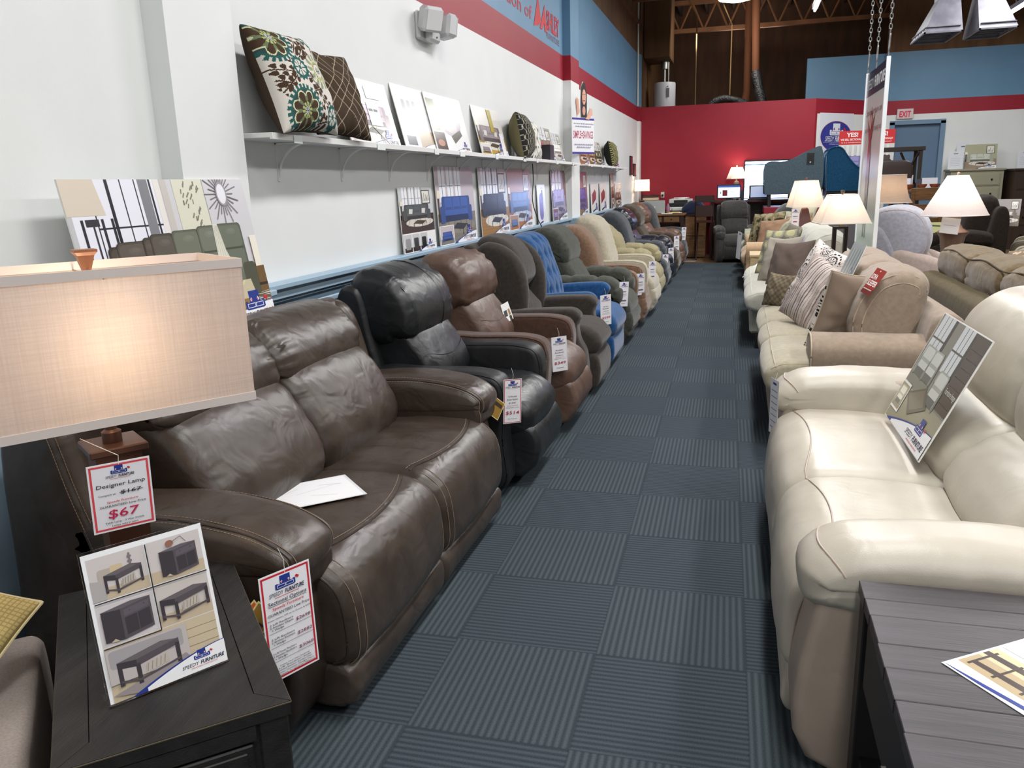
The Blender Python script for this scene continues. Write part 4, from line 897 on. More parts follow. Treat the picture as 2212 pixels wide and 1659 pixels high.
# ---------------------------------------------------------------- tags
TW = (238, 236, 240)
def price_tag(label, M, w, h, lines, border=RED, mark=True, group='hanging price tags', string=None):
    """hanging card; lines = (text, y fraction, height fraction, width fraction, colour)"""
    p = Pic(0.0001); p.rect(-w/2, -h, w/2, 0, TW)
    if border:
        t = w*0.035; e = w*0.03
        for q in ((-w/2+e, -h+e, w/2-e, -h+e+t), (-w/2+e, -e-t, w/2-e, -e), (-w/2+e, -h+e, -w/2+e+t, -e), (w/2-e-t, -h+e, w/2-e, -e)): p.rect(*q, border)
    if mark:
        q = min(w, h*0.46); y_ = -q*0.12
        icon(p, -q*0.24, y_-q*0.24, q*0.46, BLUE, TW); p.text('SPEEDY', -q*0.40, y_-q*0.35, q*0.33, q*0.082, NAVY, 0, 0.2); p.text('FURNITURE', -q*0.04, y_-q*0.35, q*0.45, q*0.082, NAVY, 0.03, 0.2); p.rect(-q*0.28, y_-q*0.39, q*0.28, y_-q*0.38, RED)
    for t, yf, hf, wf, c in lines:
        if t == '-':
            xo = 0.0
            if isinstance(wf, tuple): xo, wf = wf
            p.rect(w*xo-w*wf/2, -h*yf, w*xo+w*wf/2, -h*yf+h*hf, c)
        else:
            xx = 0.0
            if isinstance(wf, tuple): xx, wf = wf
            p.text(t, xx*w-w*wf/2, -h*yf, w*wf, h*hf, c, 0.008, 0.08)
    root = thing('price_tag', label, 'price tag', group=group)
    p.board('card', PAPER, M, w, h, 0.0006, edge=TW, parent=root, y0=-h)
    sp = string or [(0, -0.01, 0.001), (0.004, 0.02, -0.004), (-0.003, 0.05, -0.012)]
    MB().tube(sp, 0.0007, 4).build('string', plain('tag_string', (228, 224, 214), 0.8), root, M)
    return root
BK = (40, 36, 44)
def tagset(price, name=('Rocker', 'Recliner'), was=None, foot=None):
    return [(name[0], 0.40, 0.035, 0.5, BK), (name[1], 0.47, 0.035, 0.6, BK), ((was, 0.545, 0.028, 0.4, BK) if was else ('-', 0.54, 0.010, 0.5, (120, 116, 126))), ('Speedy Furniture', 0.60, 0.018, 0.6, RED), ('GUARANTEED Low Price', 0.645, 0.016, 0.76, BK), (price, 0.79, 0.075, 0.76, (170, 28, 60)), ((foot, 0.90, 0.018, 0.5, BK) if foot else ('-', 0.90, 0.010, 0.5, (120, 116, 126)))]
# ================================================================ LEFT ROW
STI = plain('tan_thread', (132, 114, 98), 0.8)
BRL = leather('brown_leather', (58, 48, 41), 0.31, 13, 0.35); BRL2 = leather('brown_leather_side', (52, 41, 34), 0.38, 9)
XF = -0.99
# ---- brown leather reclining loveseat
sofa = thing('reclining_loveseat', 'brown leather reclining loveseat with contrast stitching, nearest on the left', 'sofa', (XF, 1.60, 0))
sf = sofa
W_ = 1.80; ya = 0.25
S1 = [(-0.58, 0.25), (-0.58, 0.45), (-0.42, 0.475), (-0.22, 0.485), (-0.08, 0.47), (-0.005, 0.41), (0.02, 0.30), (0.01, 0.19), (-0.05, 0.155), (-0.3, 0.2)]
PH2 = [(x, 0.77+(z-0.77)*0.86) for x, z in P_HEAD]
R1 = [(-0.14, 0.17), (-0.04, 0.175), (0.005, 0.155), (0.0, 0.06), (-0.05, 0.035), (-0.14, 0.05)]
for i, (a, b) in enumerate(((0.17, 0.90), (0.90, 1.63))):
    aa = ya if i == 0 else 0.90; bb = 0.90 if i == 0 else W_-ya
    pobj('seat_cushion', BRL, sf, S1, a+0.002, b-0.002, 0.055, bulge=0.014, gather=(0.004, 12, 0.05), seed=i*3.0, k=8, nm=20,
         fold=lambda s, q: -0.008*(math.exp(-((q+0.33)/0.03)**2)+math.exp(-((q-0.33)/0.03)**2))*(1 if 0.2 < s < 0.40 else 0))
    pobj('footrest', BRL, sf, R1, a+0.004, b-0.004, 0.03, gather=(0.004, 8, 0.12), seed=i+1.0)
    pobj('lumbar_cushion', BRL, sf, P_LUMB, aa+0.004, bb-0.004, 0.07, bulge=0.02, gather=(0.005, 15, 0.07), seed=i+5.0, k=8)
    pobj('headrest', BRL, sf, PH2, aa+0.0, bb-0.0, 0.065, bulge=0.012, gather=(0.009, 19, 0.09), seed=i+7.0, k=8)
    fl = lambda **kw: surfline(S1, a+0.002, b-0.002, 0.055, 0.014, **kw)
    piping('seat_piping', BRL2, sf, [(fl(at=(-0.09, 0.472), curve=-2.2, q0=-0.93, q1=0.93), False), (fl(c=0.10, s0=0.42, s1=0.80), False)], 0.0035)
    stitchobj(STI, sf, [fl(at=(-0.105, 0.474), curve=-2.2, q0=-0.92, q1=0.92, eps=0.0012), fl(c=0.55, s0=0.40, s1=0.80, eps=0.0012), fl(c=-0.55, s0=0.40, s1=0.80, eps=0.0012), fl(c=0.0001+1.1, s0=0.40, s1=0.80, eps=0.0012)])
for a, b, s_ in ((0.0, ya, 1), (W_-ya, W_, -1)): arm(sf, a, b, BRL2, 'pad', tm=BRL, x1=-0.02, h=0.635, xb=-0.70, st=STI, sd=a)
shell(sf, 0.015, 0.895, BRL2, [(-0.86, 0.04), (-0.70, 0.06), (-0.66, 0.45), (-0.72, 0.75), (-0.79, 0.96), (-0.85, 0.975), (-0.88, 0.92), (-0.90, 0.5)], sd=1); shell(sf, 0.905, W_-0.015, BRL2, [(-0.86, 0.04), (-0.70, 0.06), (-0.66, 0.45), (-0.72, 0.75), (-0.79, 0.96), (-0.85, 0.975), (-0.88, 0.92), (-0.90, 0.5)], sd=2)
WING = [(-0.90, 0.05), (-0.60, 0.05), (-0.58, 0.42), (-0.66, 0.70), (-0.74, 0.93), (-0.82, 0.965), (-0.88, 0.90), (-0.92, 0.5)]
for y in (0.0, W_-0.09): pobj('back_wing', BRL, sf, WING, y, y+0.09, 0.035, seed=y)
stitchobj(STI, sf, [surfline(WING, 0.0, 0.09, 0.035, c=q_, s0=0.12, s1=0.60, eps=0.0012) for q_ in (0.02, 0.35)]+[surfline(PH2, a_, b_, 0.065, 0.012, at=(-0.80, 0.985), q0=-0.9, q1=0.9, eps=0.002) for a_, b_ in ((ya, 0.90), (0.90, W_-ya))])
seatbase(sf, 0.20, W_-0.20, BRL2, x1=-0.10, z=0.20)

STD = (XF, 0, 0)
def rec(label, y0, W, cat='recliner', name='recliner', xf=-1.0, z=0, rz=0.0): return thing(name, label, cat, (xf, y0, z), rz, group='recliners along the left wall')
# ---- black leather rocker recliner
BLK = leather('black_leather', (26, 28, 30), 0.33, 8, 0.35); BLK2 = leather('black_leather_side', (22, 23, 25), 0.45, 6)
t = rec('black leather rocker recliner with gathered headrest, beside the brown loveseat', 3.45, 0.86)
HB = [(-0.60, 0.74), (-0.53, 0.76), (-0.51, 0.86), (-0.56, 0.97), (-0.66, 1.05), (-0.78, 1.06), (-0.85, 0.96), (-0.80, 0.76), (-0.70, 0.71)]
unit(t, 0.155, 0.705, BLK, head=HB, hg=(0.011, 21, 0.10), hw=0.035, hb=0.02, seat=[(-0.58, 0.27), (-0.58, 0.45), (-0.40, 0.48), (-0.2, 0.485), (-0.04, 0.465), (0.06, 0.38), (0.05, 0.29), (-0.02, 0.26), (-0.3, 0.25)],
     roll=[(-0.10, 0.30), (0.0, 0.33), (0.07, 0.30), (0.10, 0.20), (0.06, 0.10), (-0.0, 0.06), (-0.10, 0.08)], sd=3)
piping('piping', BLK2, t, [(surfline(P_LUMB, 0.159, 0.701, 0.065, 0.015, at=(-0.445, 0.64), curve=1.5, q0=-0.9, q1=0.9), False), (surfline(HB, 0.122, 0.738, 0.06, 0.02, c=0.7, s0=0.0, s1=0.62), False), (surfline(HB, 0.122, 0.738, 0.06, 0.02, c=6.6, s0=0.0, s1=0.62), False)], 0.0022)
for a in (0.0, 0.70): arm(t, a, a+0.16, BLK2, 'track', h=0.615, x1=-0.02, sd=a)
shell(t, 0.10, 0.76, BLK2, sd=3); seatbase(t, 0.05, 0.81, BLK2, x1=-0.12)
# ---- brown gathered recliner
BR3 = leather('chestnut_leather', (82, 61, 50), 0.42, 16, 0.35); BR4 = fabric('chestnut_suede', (72, 50, 40), 8)
t = rec('chestnut brown recliner with deeply gathered headrest and swatch cards', 4.36, 0.86)
HR = [(-0.62, 0.76), (-0.545, 0.79), (-0.53, 0.88), (-0.58, 0.99), (-0.68, 1.05), (-0.80, 1.05), (-0.86, 0.94), (-0.80, 0.77), (-0.70, 0.73)]
unit(t, 0.15, 0.71, BR3, head=HR, hg=(0.012, 25, 0.16), hw=0.03, hb=0.02, seat=[(-0.58, 0.27), (-0.58, 0.45), (-0.40, 0.48), (-0.2, 0.485), (-0.04, 0.47), (0.06, 0.39), (0.06, 0.30), (-0.02, 0.26), (-0.3, 0.25)],
     roll=[(-0.10, 0.30), (0.0, 0.33), (0.07, 0.31), (0.105, 0.20), (0.06, 0.09), (-0.0, 0.06), (-0.10, 0.08)], sd=9)
piping('piping', BR4, t, [(surfline(P_LUMB, 0.154, 0.706, 0.065, 0.015, at=(-0.45, 0.66), curve=1.5, q0=-0.9, q1=0.9), False)], 0.0022)
for a in (0.0, 0.71): arm(t, a, a+0.15, BR4, 'track', h=0.62, x1=-0.03, sd=a)
shell(t, 0.10, 0.76, BR4, sd=4); seatbase(t, 0.05, 0.81, BR4, x1=-0.12)
# ---- dark taupe lift chair with wings
DT = fabric('dark_taupe_suede', (58, 52, 47), 8, 0.2)
t = rec('dark taupe lift chair with tall smooth back and rounded side wings', 5.30, 0.80)
BK1 = [(-0.60, 0.42), (-0.47, 0.46), (-0.43, 0.58), (-0.50, 0.67), (-0.53, 0.72), (-0.47, 0.82), (-0.53, 1.0), (-0.64, 1.09), (-0.78, 1.09), (-0.84, 0.9), (-0.74, 0.5)]
pobj('backrest', DT, t, BK1, 0.19, 0.62, 0.06, bulge=0.015, gather=(0.004, 15, 0.07), seed=1, k=8)
for a in (0.08, 0.61): pobj('back_wing', DT, t, [(-0.60, 0.46), (-0.46, 0.50), (-0.42, 0.70), (-0.46, 0.92), (-0.58, 1.04), (-0.72, 1.06), (-0.80, 0.95), (-0.74, 0.5)], a, a+0.12, 0.05, bulge=0.01, gather=(0.004, 11, 0.05), seed=a, k=8)
pobj('seat_cushion', DT, t, [(-0.58, 0.30), (-0.58, 0.46), (-0.40, 0.49), (-0.15, 0.50), (0.02, 0.47), (0.09, 0.38), (0.04, 0.30), (-0.08, 0.27)], 0.14, 0.66, 0.06, bulge=0.012, gather=(0.007, 19, 0.07), seed=2)
pobj('footrest', DT, t, [(-0.10, 0.28), (0.04, 0.30), (0.08, 0.26), (0.06, 0.06), (-0.10, 0.06)], 0.14, 0.66, 0.03, seed=3)
for a in (0.0, 0.65): arm(t, a, a+0.15, DT, 'thin', h=0.63, x1=-0.02, sd=a)
shell(t, 0.08, 0.72, DT, shift(P_SHELL, 0, 0.0, 1, 1.06), sd=5); seatbase(t, 0.03, 0.77, DT, x1=-0.08)
# ---- blue button-tufted recliner
BU = fabric('royal_blue_velvet', (24, 70, 118), 14)
t = rec('bright blue button-tufted recliner with slim scroll arms', 6.18, 0.76)
BT = [(-0.60, 0.42), (-0.48, 0.45), (-0.46, 0.6), (-0.52, 0.8), (-0.60, 1.0), (-0.68, 1.05), (-0.78, 1.03), (-0.82, 0.85), (-0.72, 0.5)]
def tuft(s, q):
    if s > 0.52: return 0.0
    o = 0.0
    for r_, (sc) in enumerate((0.10, 0.19, 0.28, 0.37, 0.45)):
        for c_ in ((-0.5, 0.0, 0.5) if r_ % 2 == 0 else (-0.75, -0.25, 0.25, 0.75)):
            o -= 0.034*math.exp(-(((s-sc)/0.016)**2+((q-c_)/0.09)**2))
            o -= 0.010*math.exp(-(((s-sc)/0.05)**2+((q-c_)/0.05)**2))
    return o
pobj('backrest', BU, t, BT, 0.10, 0.66, 0.05, bulge=0.03, fold=tuft, nm=40, k=14, lump=0.002, seed=1)
mb = MB(); Pq = cr(BT, 14); nq = len(Pq)
for r_, sc in enumerate((0.10, 0.19, 0.28, 0.37, 0.45)):
    seg = np.cumsum(np.linalg.norm(np.roll(Pq, -1, 0)-Pq, axis=1)); i_ = int(np.searchsorted(seg/seg[-1], sc))
    for c_ in ((-0.5, 0.0, 0.5) if r_ % 2 == 0 else (-0.75, -0.25, 0.25, 0.75)):
        x_, z_ = Pq[i_]; y_ = 0.38+0.28*c_; mb.lathe([(0.002, -0.004), (0.012, 0.0), (0.010, 0.004), (0.001, 0.006)], 8, M=Matrix.Translation((x_+0.006, y_, z_)) @ Matrix.Rotation(PI/2, 4, 'Y'))
mb.build('tufting_buttons', BU, t)
pobj('seat_cushion', BU, t, [(-0.55, 0.30), (-0.55, 0.46), (-0.35, 0.485), (-0.12, 0.485), (0.02, 0.45), (0.08, 0.36), (0.05, 0.28), (-0.08, 0.26)], 0.08, 0.68, 0.05, bulge=0.012, seed=2)
pobj('footrest', BU, t, [(-0.10, 0.26), (0.04, 0.27), (0.06, 0.22), (0.04, 0.06), (-0.10, 0.06)], 0.09, 0.67, 0.02, seed=3)
for a in (0.0, 0.66): arm(t, a, a+0.10, BU, 'thin', h=0.625, x1=-0.06, sd=a)
shell(t, 0.08, 0.68, BU, sd=6); seatbase(t, 0.06, 0.70, BU, x1=-0.06)
# ---- generic puffy recliners farther along
def puffy(label, y0, W, mt, h=0.62, top=1.04, heads=2, arms='puffy', aw=0.17, x1=0.0, sd=0.0, pipe=None, dx=0.0, plush=0.02, rollk=1):
    t = rec(label, y0, W, xf=-1.0+dx)
    dz = top-1.04
    a0, a1 = aw-0.015, W-aw+0.015
    seat = [(-0.58, 0.27), (-0.58, 0.45), (-0.40, 0.48), (-0.2, 0.485), (-0.04, 0.465), (0.05, 0.38), (0.05, 0.29), (-0.02, 0.26), (-0.3, 0.25)]
    roll = [(-0.10, 0.30), (0.0, 0.33), (0.06, 0.30), (0.08, 0.20), (0.04, 0.09), (-0.02, 0.06), (-0.10, 0.08)]
    if heads == 1:
        b = [(-0.60, 0.42), (-0.47, 0.46), (-0.43, 0.58), (-0.47, 0.78), (-0.55, 0.97+dz), (-0.66, 1.05+dz), (-0.78, 1.04+dz), (-0.84, 0.88), (-0.74, 0.5)]
        pobj('backrest', mt, t, b, a0, a1, 0.075, bulge=0.03, gather=(0.008, 21, 0.10), seed=sd, k=8)
        hd = None
    else:
        hd = shift(HB, 0.0, dz)
        if heads == 2: pobj('headrest', mt, t, hd, a0-0.01, a1+0.01, 0.07, bulge=0.02, gather=(0.008, 17, 0.10), seed=sd, fold=lambda s, q: -plush*0.6*(math.exp(-((s-0.27)/0.012)**2)), k=10)
        pobj('lumbar_cushion', mt, t, P_LUMB, a0, a1, 0.07, bulge=0.02, gather=(0.006, 15, 0.09), seed=sd+1, fold=lambda s, q: -plush*math.exp(-((s-0.22)/0.012)**2), k=10)
    pobj('seat_cushion', mt, t, seat, a0, a1, 0.05, bulge=0.012, gather=(0.005, 13, 0.06), seed=sd+2)
    pobj('footrest', mt, t, roll, a0, a1, 0.04, bulge=0.01, gather=(0.007, 11, 0.09), seed=sd+3, fold=(lambda s, q: -0.012*math.exp(-((s-0.45)/0.02)**2)), k=9)
    for a in (0.0, W-aw): arm(t, a, a+aw, mt, arms, h=h, x1=x1, sd=sd+a, pipe=pipe)
    shell(t, 0.08, W-0.08, mt, shift(P_SHELL, 0, dz*0.5), sd=sd); seatbase(t, 0.05, W-0.05, mt, x1=-0.12)
    return t
puffy('dark green-grey plush recliner with lobed biscuit arms, just past the blue one', 7.06, 1.02, fabric('green_grey_plush', (60, 62, 54), 12, 0.2), h=0.63, aw=0.20, sd=1.2)
puffy('tan suede recliner with gathered back, between the green-grey and cream ones', 8.10, 0.66, fabric('tan_suede', (116, 90, 70), 12), heads=1, arms='track', h=0.60, aw=0.13, top=1.0, sd=2.2, dx=0.02)
puffy('cream recliner with a big rounded back and squared arms', 8.78, 0.92, fabric('cream_suede', (168, 160, 140), 12), heads=1, arms='track', h=0.63, aw=0.14, top=1.07, sd=3.1, dx=0.04, plush=0.03)
puffy('khaki recliner with broad pillow-top arms, behind the cream one', 9.72, 1.06, fabric('khaki_leather', (146, 137, 106), 12, 0.1), heads=1, arms='puffy', h=0.66, aw=0.24, top=0.93, sd=4.4)
puffy('slate grey recliner next past the khaki one', 10.80, 0.84, fabric('slate_fabric', (62, 66, 72), 8), heads=1, arms='puffy', h=0.64, aw=0.17, top=1.04, sd=5.1)
puffy('navy black leather recliner with shiny headrest', 11.66, 0.92, leather('navy_black_leather', (28, 32, 44), 0.3, 8), heads=2, arms='puffy', h=0.64, aw=0.17, top=1.06, sd=6.7)
puffy('dark brown plush recliner before the last tan-backed one', 12.60, 0.98, fabric('dark_brown_plush', (62, 50, 36), 10), heads=2, arms='puffy', h=0.64, aw=0.18, top=1.08, sd=7.7)
puffy('mid brown leather recliner with gathered shiny back', 13.60, 0.92, leather('mid_brown_leather', (106, 78, 62), 0.4, 14), heads=2, arms='puffy', h=0.64, aw=0.17, top=1.08, sd=8.3)
puffy('charcoal recliner, last of the row nearest the desk', 14.54, 0.76, fabric('charcoal_end_fabric', (72, 74, 78), 8), heads=1, arms='track', h=0.64, aw=0.15, top=1.06, sd=9.3)

# ---- tags hanging on the left row
g = 'white price tags hanging from the recliners'
def ltag(label, x, y, z, w, h, lines, yaw=0.0, roll=0.0, border=RED):
    """faces the aisle and the shopper walking up it"""
    n = Vector((math.cos(yaw), -math.sin(yaw), 0.0)); u = Vector((math.sin(yaw), math.cos(yaw), 0))
    M = frame((x, y, z), u, n, -0.04) @ Matrix.Rotation(roll, 4, 'Z')
    return price_tag(label, M, w, h, lines, border, group=g)
ltag('long red-bordered price tag reading $514 on the black leather recliner', -0.985, 3.47, 0.590, 0.088, 0.212, tagset('$514', ('Top Grain Leather', 'Rocker Recliner'), '$1247', 'Black & Brown'), 0.95, -0.03)
ltag('price tag reading $349 hanging on the chestnut brown recliner', -0.985, 4.46, 0.605, 0.095, 0.205, tagset('$349'), 0.95, 0.05, (236, 232, 236))
ltag('narrow price tag reading $599 hanging on the blue tufted recliner', -0.985, 6.14, 0.62, 0.10, 0.235, tagset('$599', ('Wall Saver', 'Recliner')), 0.8, 0.05, (236, 232, 236))
for lab, x, y, z in (('thin price tag on the green-grey plush recliner', -0.98, 7.15, 0.60), ('thin price tag on the tan suede recliner', -0.96, 8.2, 0.56), ('curled price tag on the cream recliner arm', -0.93, 9.05, 0.60), ('thin price tag on the slate grey recliner', -0.97, 11.1, 0.5), ('small price tag on the navy black recliner', -0.97, 11.95, 0.52), ('slanted price tag on the dark brown plush recliner', -0.97, 13.0, 0.62), ('white price tag on the charcoal end recliner', -0.97, 14.7, 0.66)):
    ltag(lab, x, y, z, 0.095, 0.22, [('-', 0.41, 0.025, 0.5, (90, 86, 96)), ('-', 0.50, 0.012, 0.6, (120, 116, 126)), ('-', 0.57, 0.012, 0.5, (120, 116, 126)), ('-', 0.78, 0.05, 0.6, (110, 90, 110)), ('-', 0.88, 0.012, 0.4, (120, 116, 126))], 0.9, rnd.uniform(-0.1, 0.1), (236, 232, 236))
# sectional options tag and hangtags on the loveseat arm
lines = [('Sectional Options', 0.285, 0.036, 0.76, BK), ('-', 0.298, 0.004, 0.76, BK), ('Speedy Furniture', 0.335, 0.026, 0.62, RED), ('GUARANTEED Low Price', 0.385, 0.026, 0.82, BK), ('Power Option $75 ea or Couch & $275', 0.425, 0.013, 0.86, BK)]
y_ = 0.47
for a_, b_ in ((('2 L/R Recliners', '2 Armless Chairs', '+ Wedge'), '$2698'), (('2 L/R Recliners', '2 Armless Recliners', '+ Wedge'), '$2882'), (('2 L/R Power Recliners', '2 Armless Recliners', '+ Wedge'), '$3068')):
    for q_, s_ in enumerate(a_): lines.append((s_, y_+0.026*q_, 0.018, (-0.17+(-0.08 if q_ == 2 else 0), 0.46 if q_ < 2 else 0.24), BK))
    lines.append((b_, y_+0.045, 0.030, (0.26, 0.30), (120, 40, 70))); lines.append(('-', y_+0.072, 0.003, 0.84, BK)); y_ += 0.135
for q_, s_ in enumerate(('Create Your Own Sectional', 'L/R Recliner Sofa', 'Armless Recliner, Armless Chair', 'Power, Console, Wedge Piece', 'Available in Quartz, Walnut')): lines.append((s_, y_+0.022*q_-0.01, 0.013, 0.60+0.05*q_, BK))
M = frame((-1.0, 1.520, 0.597), (0.40, 0.92, -0.03), (0.92, -0.40, 0.06), 0.0)
price_tag('long red-bordered Sectional Options price sheet hanging on the near arm of the brown loveseat', M, 0.140, 0.262, lines, RED, group=None)
for k, (c, dx, rr) in enumerate((((206, 96, 44), -0.02, 1.05), ((150, 116, 44), 0.0, 0.85))):
    p = Pic(0.0001); p.rect(-0.028, -0.075, 0.028, 0, c); p.rect(-0.02, -0.04, 0.02, -0.034, BK); p.rect(-0.02, -0.055, 0.015, -0.05, BK)
    M = frame((-1.045+dx*0.6, 1.50+dx*0.35, 0.50), (0.40, 0.92, -0.03), (0.92, -0.40, 0.06)) @ Matrix.Rotation(-rr, 4, 'Z')
    p.board('hang_tag', PAPER, M, 0.064, 0.083, 0.0006, edge=(226, 210, 150), y0=-0.079, label=('orange hangtag fanned out behind the Sectional Options sheet', 'gold hangtag tucked behind the Sectional Options sheet')[k], cat='tag')
p = Pic(0.0001); p.rect(-0.03, -0.08, 0.03, 0, (146, 112, 44)); p.rect(-0.024, -0.03, 0.024, -0.012, (60, 46, 26))
p.board('hang_tag', PAPER, frame((-1.03, 3.41, 0.50), (0.5, 0.86, 0), (0.86, -0.5, 0.1)) @ Matrix.Rotation(-0.7, 4, 'Z'), 0.066, 0.086, 0.0006, edge=(226, 210, 150), y0=-0.083, label='gold hangtag hanging at the far arm of the brown loveseat', cat='tag')
# swatch cards on the chestnut recliner
for k, (dy, rr) in enumerate(((0.0, 0.16), (0.055, 0.24))):
    p = Pic(0.0001); p.rect(-0.028, -0.12, 0.028, 0.0, (232, 232, 230)); p.rect(-0.018, -0.085, 0.018, -0.045, ((72, 72, 76), (158, 124, 88))[k])
    if k: p.rect(-0.018, -0.12, 0.018, -0.088, (58, 62, 44))
    p.board('swatch_card', PAPER, frame((-1.45, 4.93+dy, 0.72), (0.35, 0.93, 0), (0.93, -0.35, 0.2)) @ Matrix.Rotation(rr, 4, 'Z'), 0.056, 0.12, 0.001, y0=-0.12, label=('white card with a dark grey leather swatch on the chestnut recliner', 'white card with tan and olive swatches on the chestnut recliner')[k], cat='swatch card')
# sheet in a sleeve on the loveseat seat
p = Pic(0.00008); p.rect(-0.14, -0.108, 0.14, 0.108, (206, 206, 208)); p.rect(-0.135, -0.103, 0.130, 0.103, (226, 226, 228))
for a, b, c, d in ((-0.06, 0.0, 0.07, 0.03), (-0.02, -0.03, 0.06, -0.06), (-0.10, 0.02, -0.04, 0.05), (0.03, 0.05, 0.10, 0.03)): p.line(a, b, c, d, 0.0012, (160, 162, 168))
M = Matrix.Translation((-1.30, 2.19, 0.508)) @ Matrix.Rotation(0.80, 4, 'Z') @ Matrix.Rotation(0.02, 4, 'Y')
p.board('paper_sheet', PAPER, M, 0.28, 0.216, 0.001, y0=-0.108, label='white printed sheet in a clear sleeve lying on the brown loveseat seat', cat='paper')
# place the big poster: stands on the ledge behind the loveseat
BIGP.board('poster', GLOSS, frame((-1.855, 2.475, 0.955), (0.0, 1, 0), (1, 0, 0), 0.17), 0.94, 0.56, 0.005, label='big landscape poster of a dark reclining sectional, propped behind the brown loveseat', cat='poster')

p = Pic(0.0001); p.rect(-0.05, -0.07, 0.05, 0.07, (226, 226, 224)); p.board('paper_card', PAPER, Matrix.Translation((-1.16, 5.53, 0.513)) @ Matrix.Rotation(0.5, 4, 'Z'), 0.10, 0.14, 0.001, y0=-0.07, label='small white card lying on the seat of the dark taupe lift chair', cat='card')
# ================================================================ RIGHT ROW (seats face the aisle, roots turned half round)
def rroot(name, label, x, y1, cat='sofa', group=None): return thing(name, label, cat, (x, y1, 0), PI, group=group)
# ---- ivory leather reclining loveseat
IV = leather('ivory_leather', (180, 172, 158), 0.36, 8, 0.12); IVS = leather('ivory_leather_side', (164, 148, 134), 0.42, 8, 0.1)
t = rroot('reclining_loveseat', 'ivory leather reclining loveseat with curved seams, nearest on the right', 0.17, 3.85)
W_ = 2.01
SI = [(-0.60, 0.25), (-0.60, 0.44), (-0.44, 0.465), (-0.22, 0.475), (-0.09, 0.465), (-0.01, 0.41), (0.02, 0.30), (0.015, 0.18), (-0.05, 0.15), (-0.3, 0.2)]
LI = [(-0.66, 0.40), (-0.54, 0.42), (-0.49, 0.49), (-0.53, 0.58), (-0.64, 0.65), (-0.76, 0.66), (-0.78, 0.5)]
HI = [(-0.72, 0.61), (-0.68, 0.66), (-0.67, 0.78), (-0.72, 0.92), (-0.81, 1.0), (-0.92, 1.01), (-0.99, 0.91), (-0.96, 0.72), (-0.82, 0.61)]
for i, (a, b, aa, bb) in enumerate(((0.20, 1.07, 0.27, 1.07), (1.07, 1.82, 1.07, 1.75))):
    pobj('seat_cushion', IV, t, SI, a+0.002, b-0.002, 0.055, bulge=0.016, gather=(0.003, 9, 0.05), seed=i*2.0, k=8, nm=18)
    pobj('footrest', IV, t, [(-0.14, 0.15), (-0.03, 0.155), (0.015, 0.12), (0.01, 0.05), (-0.05, 0.03), (-0.14, 0.05)], a+0.004, b-0.004, 0.03, gather=(0.003, 8, 0.1), seed=i+1.0)
    pobj('lumbar_cushion', IV, t, LI, aa+0.004, bb-0.004, 0.06, bulge=0.022, gather=(0.004, 11, 0.07), seed=i+5.0, k=8)
    pobj('headrest', IV, t, HI, aa+0.0, bb-0.0, 0.07, bulge=0.02, gather=(0.003, 9, 0.07), seed=i+7.0, k=8)
    fl = lambda **kw: surfline(SI, a+0.002, b-0.002, 0.055, 0.016, **kw)
    piping('seat_piping', IVS, t, [(fl(at=(-0.085, 0.465), curve=2.0, q0=-0.97, q1=0.97), False), (fl(c=0.15, s0=0.45, s1=0.78), False), (fl(c=-0.15, s0=0.45, s1=0.78), False), (surfline(HI, aa, bb, 0.07, 0.02, at=(-0.88, 1.01), curve=0.8, q0=-0.9, q1=0.9), False)], 0.0028)
PI_ = [(-0.76, 0.44), (-0.76, 0.59), (-0.5, 0.625), (-0.25, 0.625), (-0.08, 0.60), (-0.005, 0.54), (-0.012, 0.465), (-0.07, 0.437)]
for a, b in ((0.0, 0.27), (1.75, W_)):
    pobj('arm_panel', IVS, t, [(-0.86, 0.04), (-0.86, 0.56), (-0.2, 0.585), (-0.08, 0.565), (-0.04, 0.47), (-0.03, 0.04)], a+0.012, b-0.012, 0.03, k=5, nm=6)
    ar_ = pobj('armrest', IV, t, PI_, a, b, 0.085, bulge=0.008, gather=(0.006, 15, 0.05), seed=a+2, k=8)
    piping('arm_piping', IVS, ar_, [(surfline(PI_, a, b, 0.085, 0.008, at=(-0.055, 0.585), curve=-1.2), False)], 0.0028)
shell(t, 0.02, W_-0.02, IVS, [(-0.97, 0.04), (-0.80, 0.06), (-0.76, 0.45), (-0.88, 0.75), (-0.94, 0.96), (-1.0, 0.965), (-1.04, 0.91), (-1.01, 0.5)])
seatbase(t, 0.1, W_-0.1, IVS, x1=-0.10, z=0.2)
# landscape poster lying against the ivory loveseat's back
p = Pic(0.00005); w, h = 0.60, 0.455; x0 = -w/2; p.clip = (x0+0.004, 0.004, w/2-0.004, h-0.004)
p.rect(x0, 0, w/2, h, (132, 130, 118)); p.rect(x0, 0, w/2, h*0.34, (150, 146, 122))
for a, b in ((0.04, 0.30), (0.50, 0.72)):
    p.rect(x0+w*a, h*0.60, x0+w*b, h, (206, 210, 210))
    for q in (0.33, 0.66): p.rect(x0+w*(a+(b-a)*q), h*0.6, x0+w*(a+(b-a)*q)+0.006, h, (96, 92, 80))
    p.rect(x0+w*a, h*0.78, x0+w*b, h*0.795, (96, 92, 80)); p.rect(x0+w*b, h*0.58, x0+w*(b+0.05), h, (72, 70, 60))
p.rect(x0+w*0.76, h*0.36, x0+w, h, (88, 80, 70)); 
for i in range(7): p.rect(x0+w*0.78, h*(0.42+0.075*i), x0+w*0.98, h*(0.425+0.075*i), (58, 52, 46))
p.text('Furniture Image', x0+w*0.78, h*0.50, w*0.20, h*0.05, (222, 222, 214))
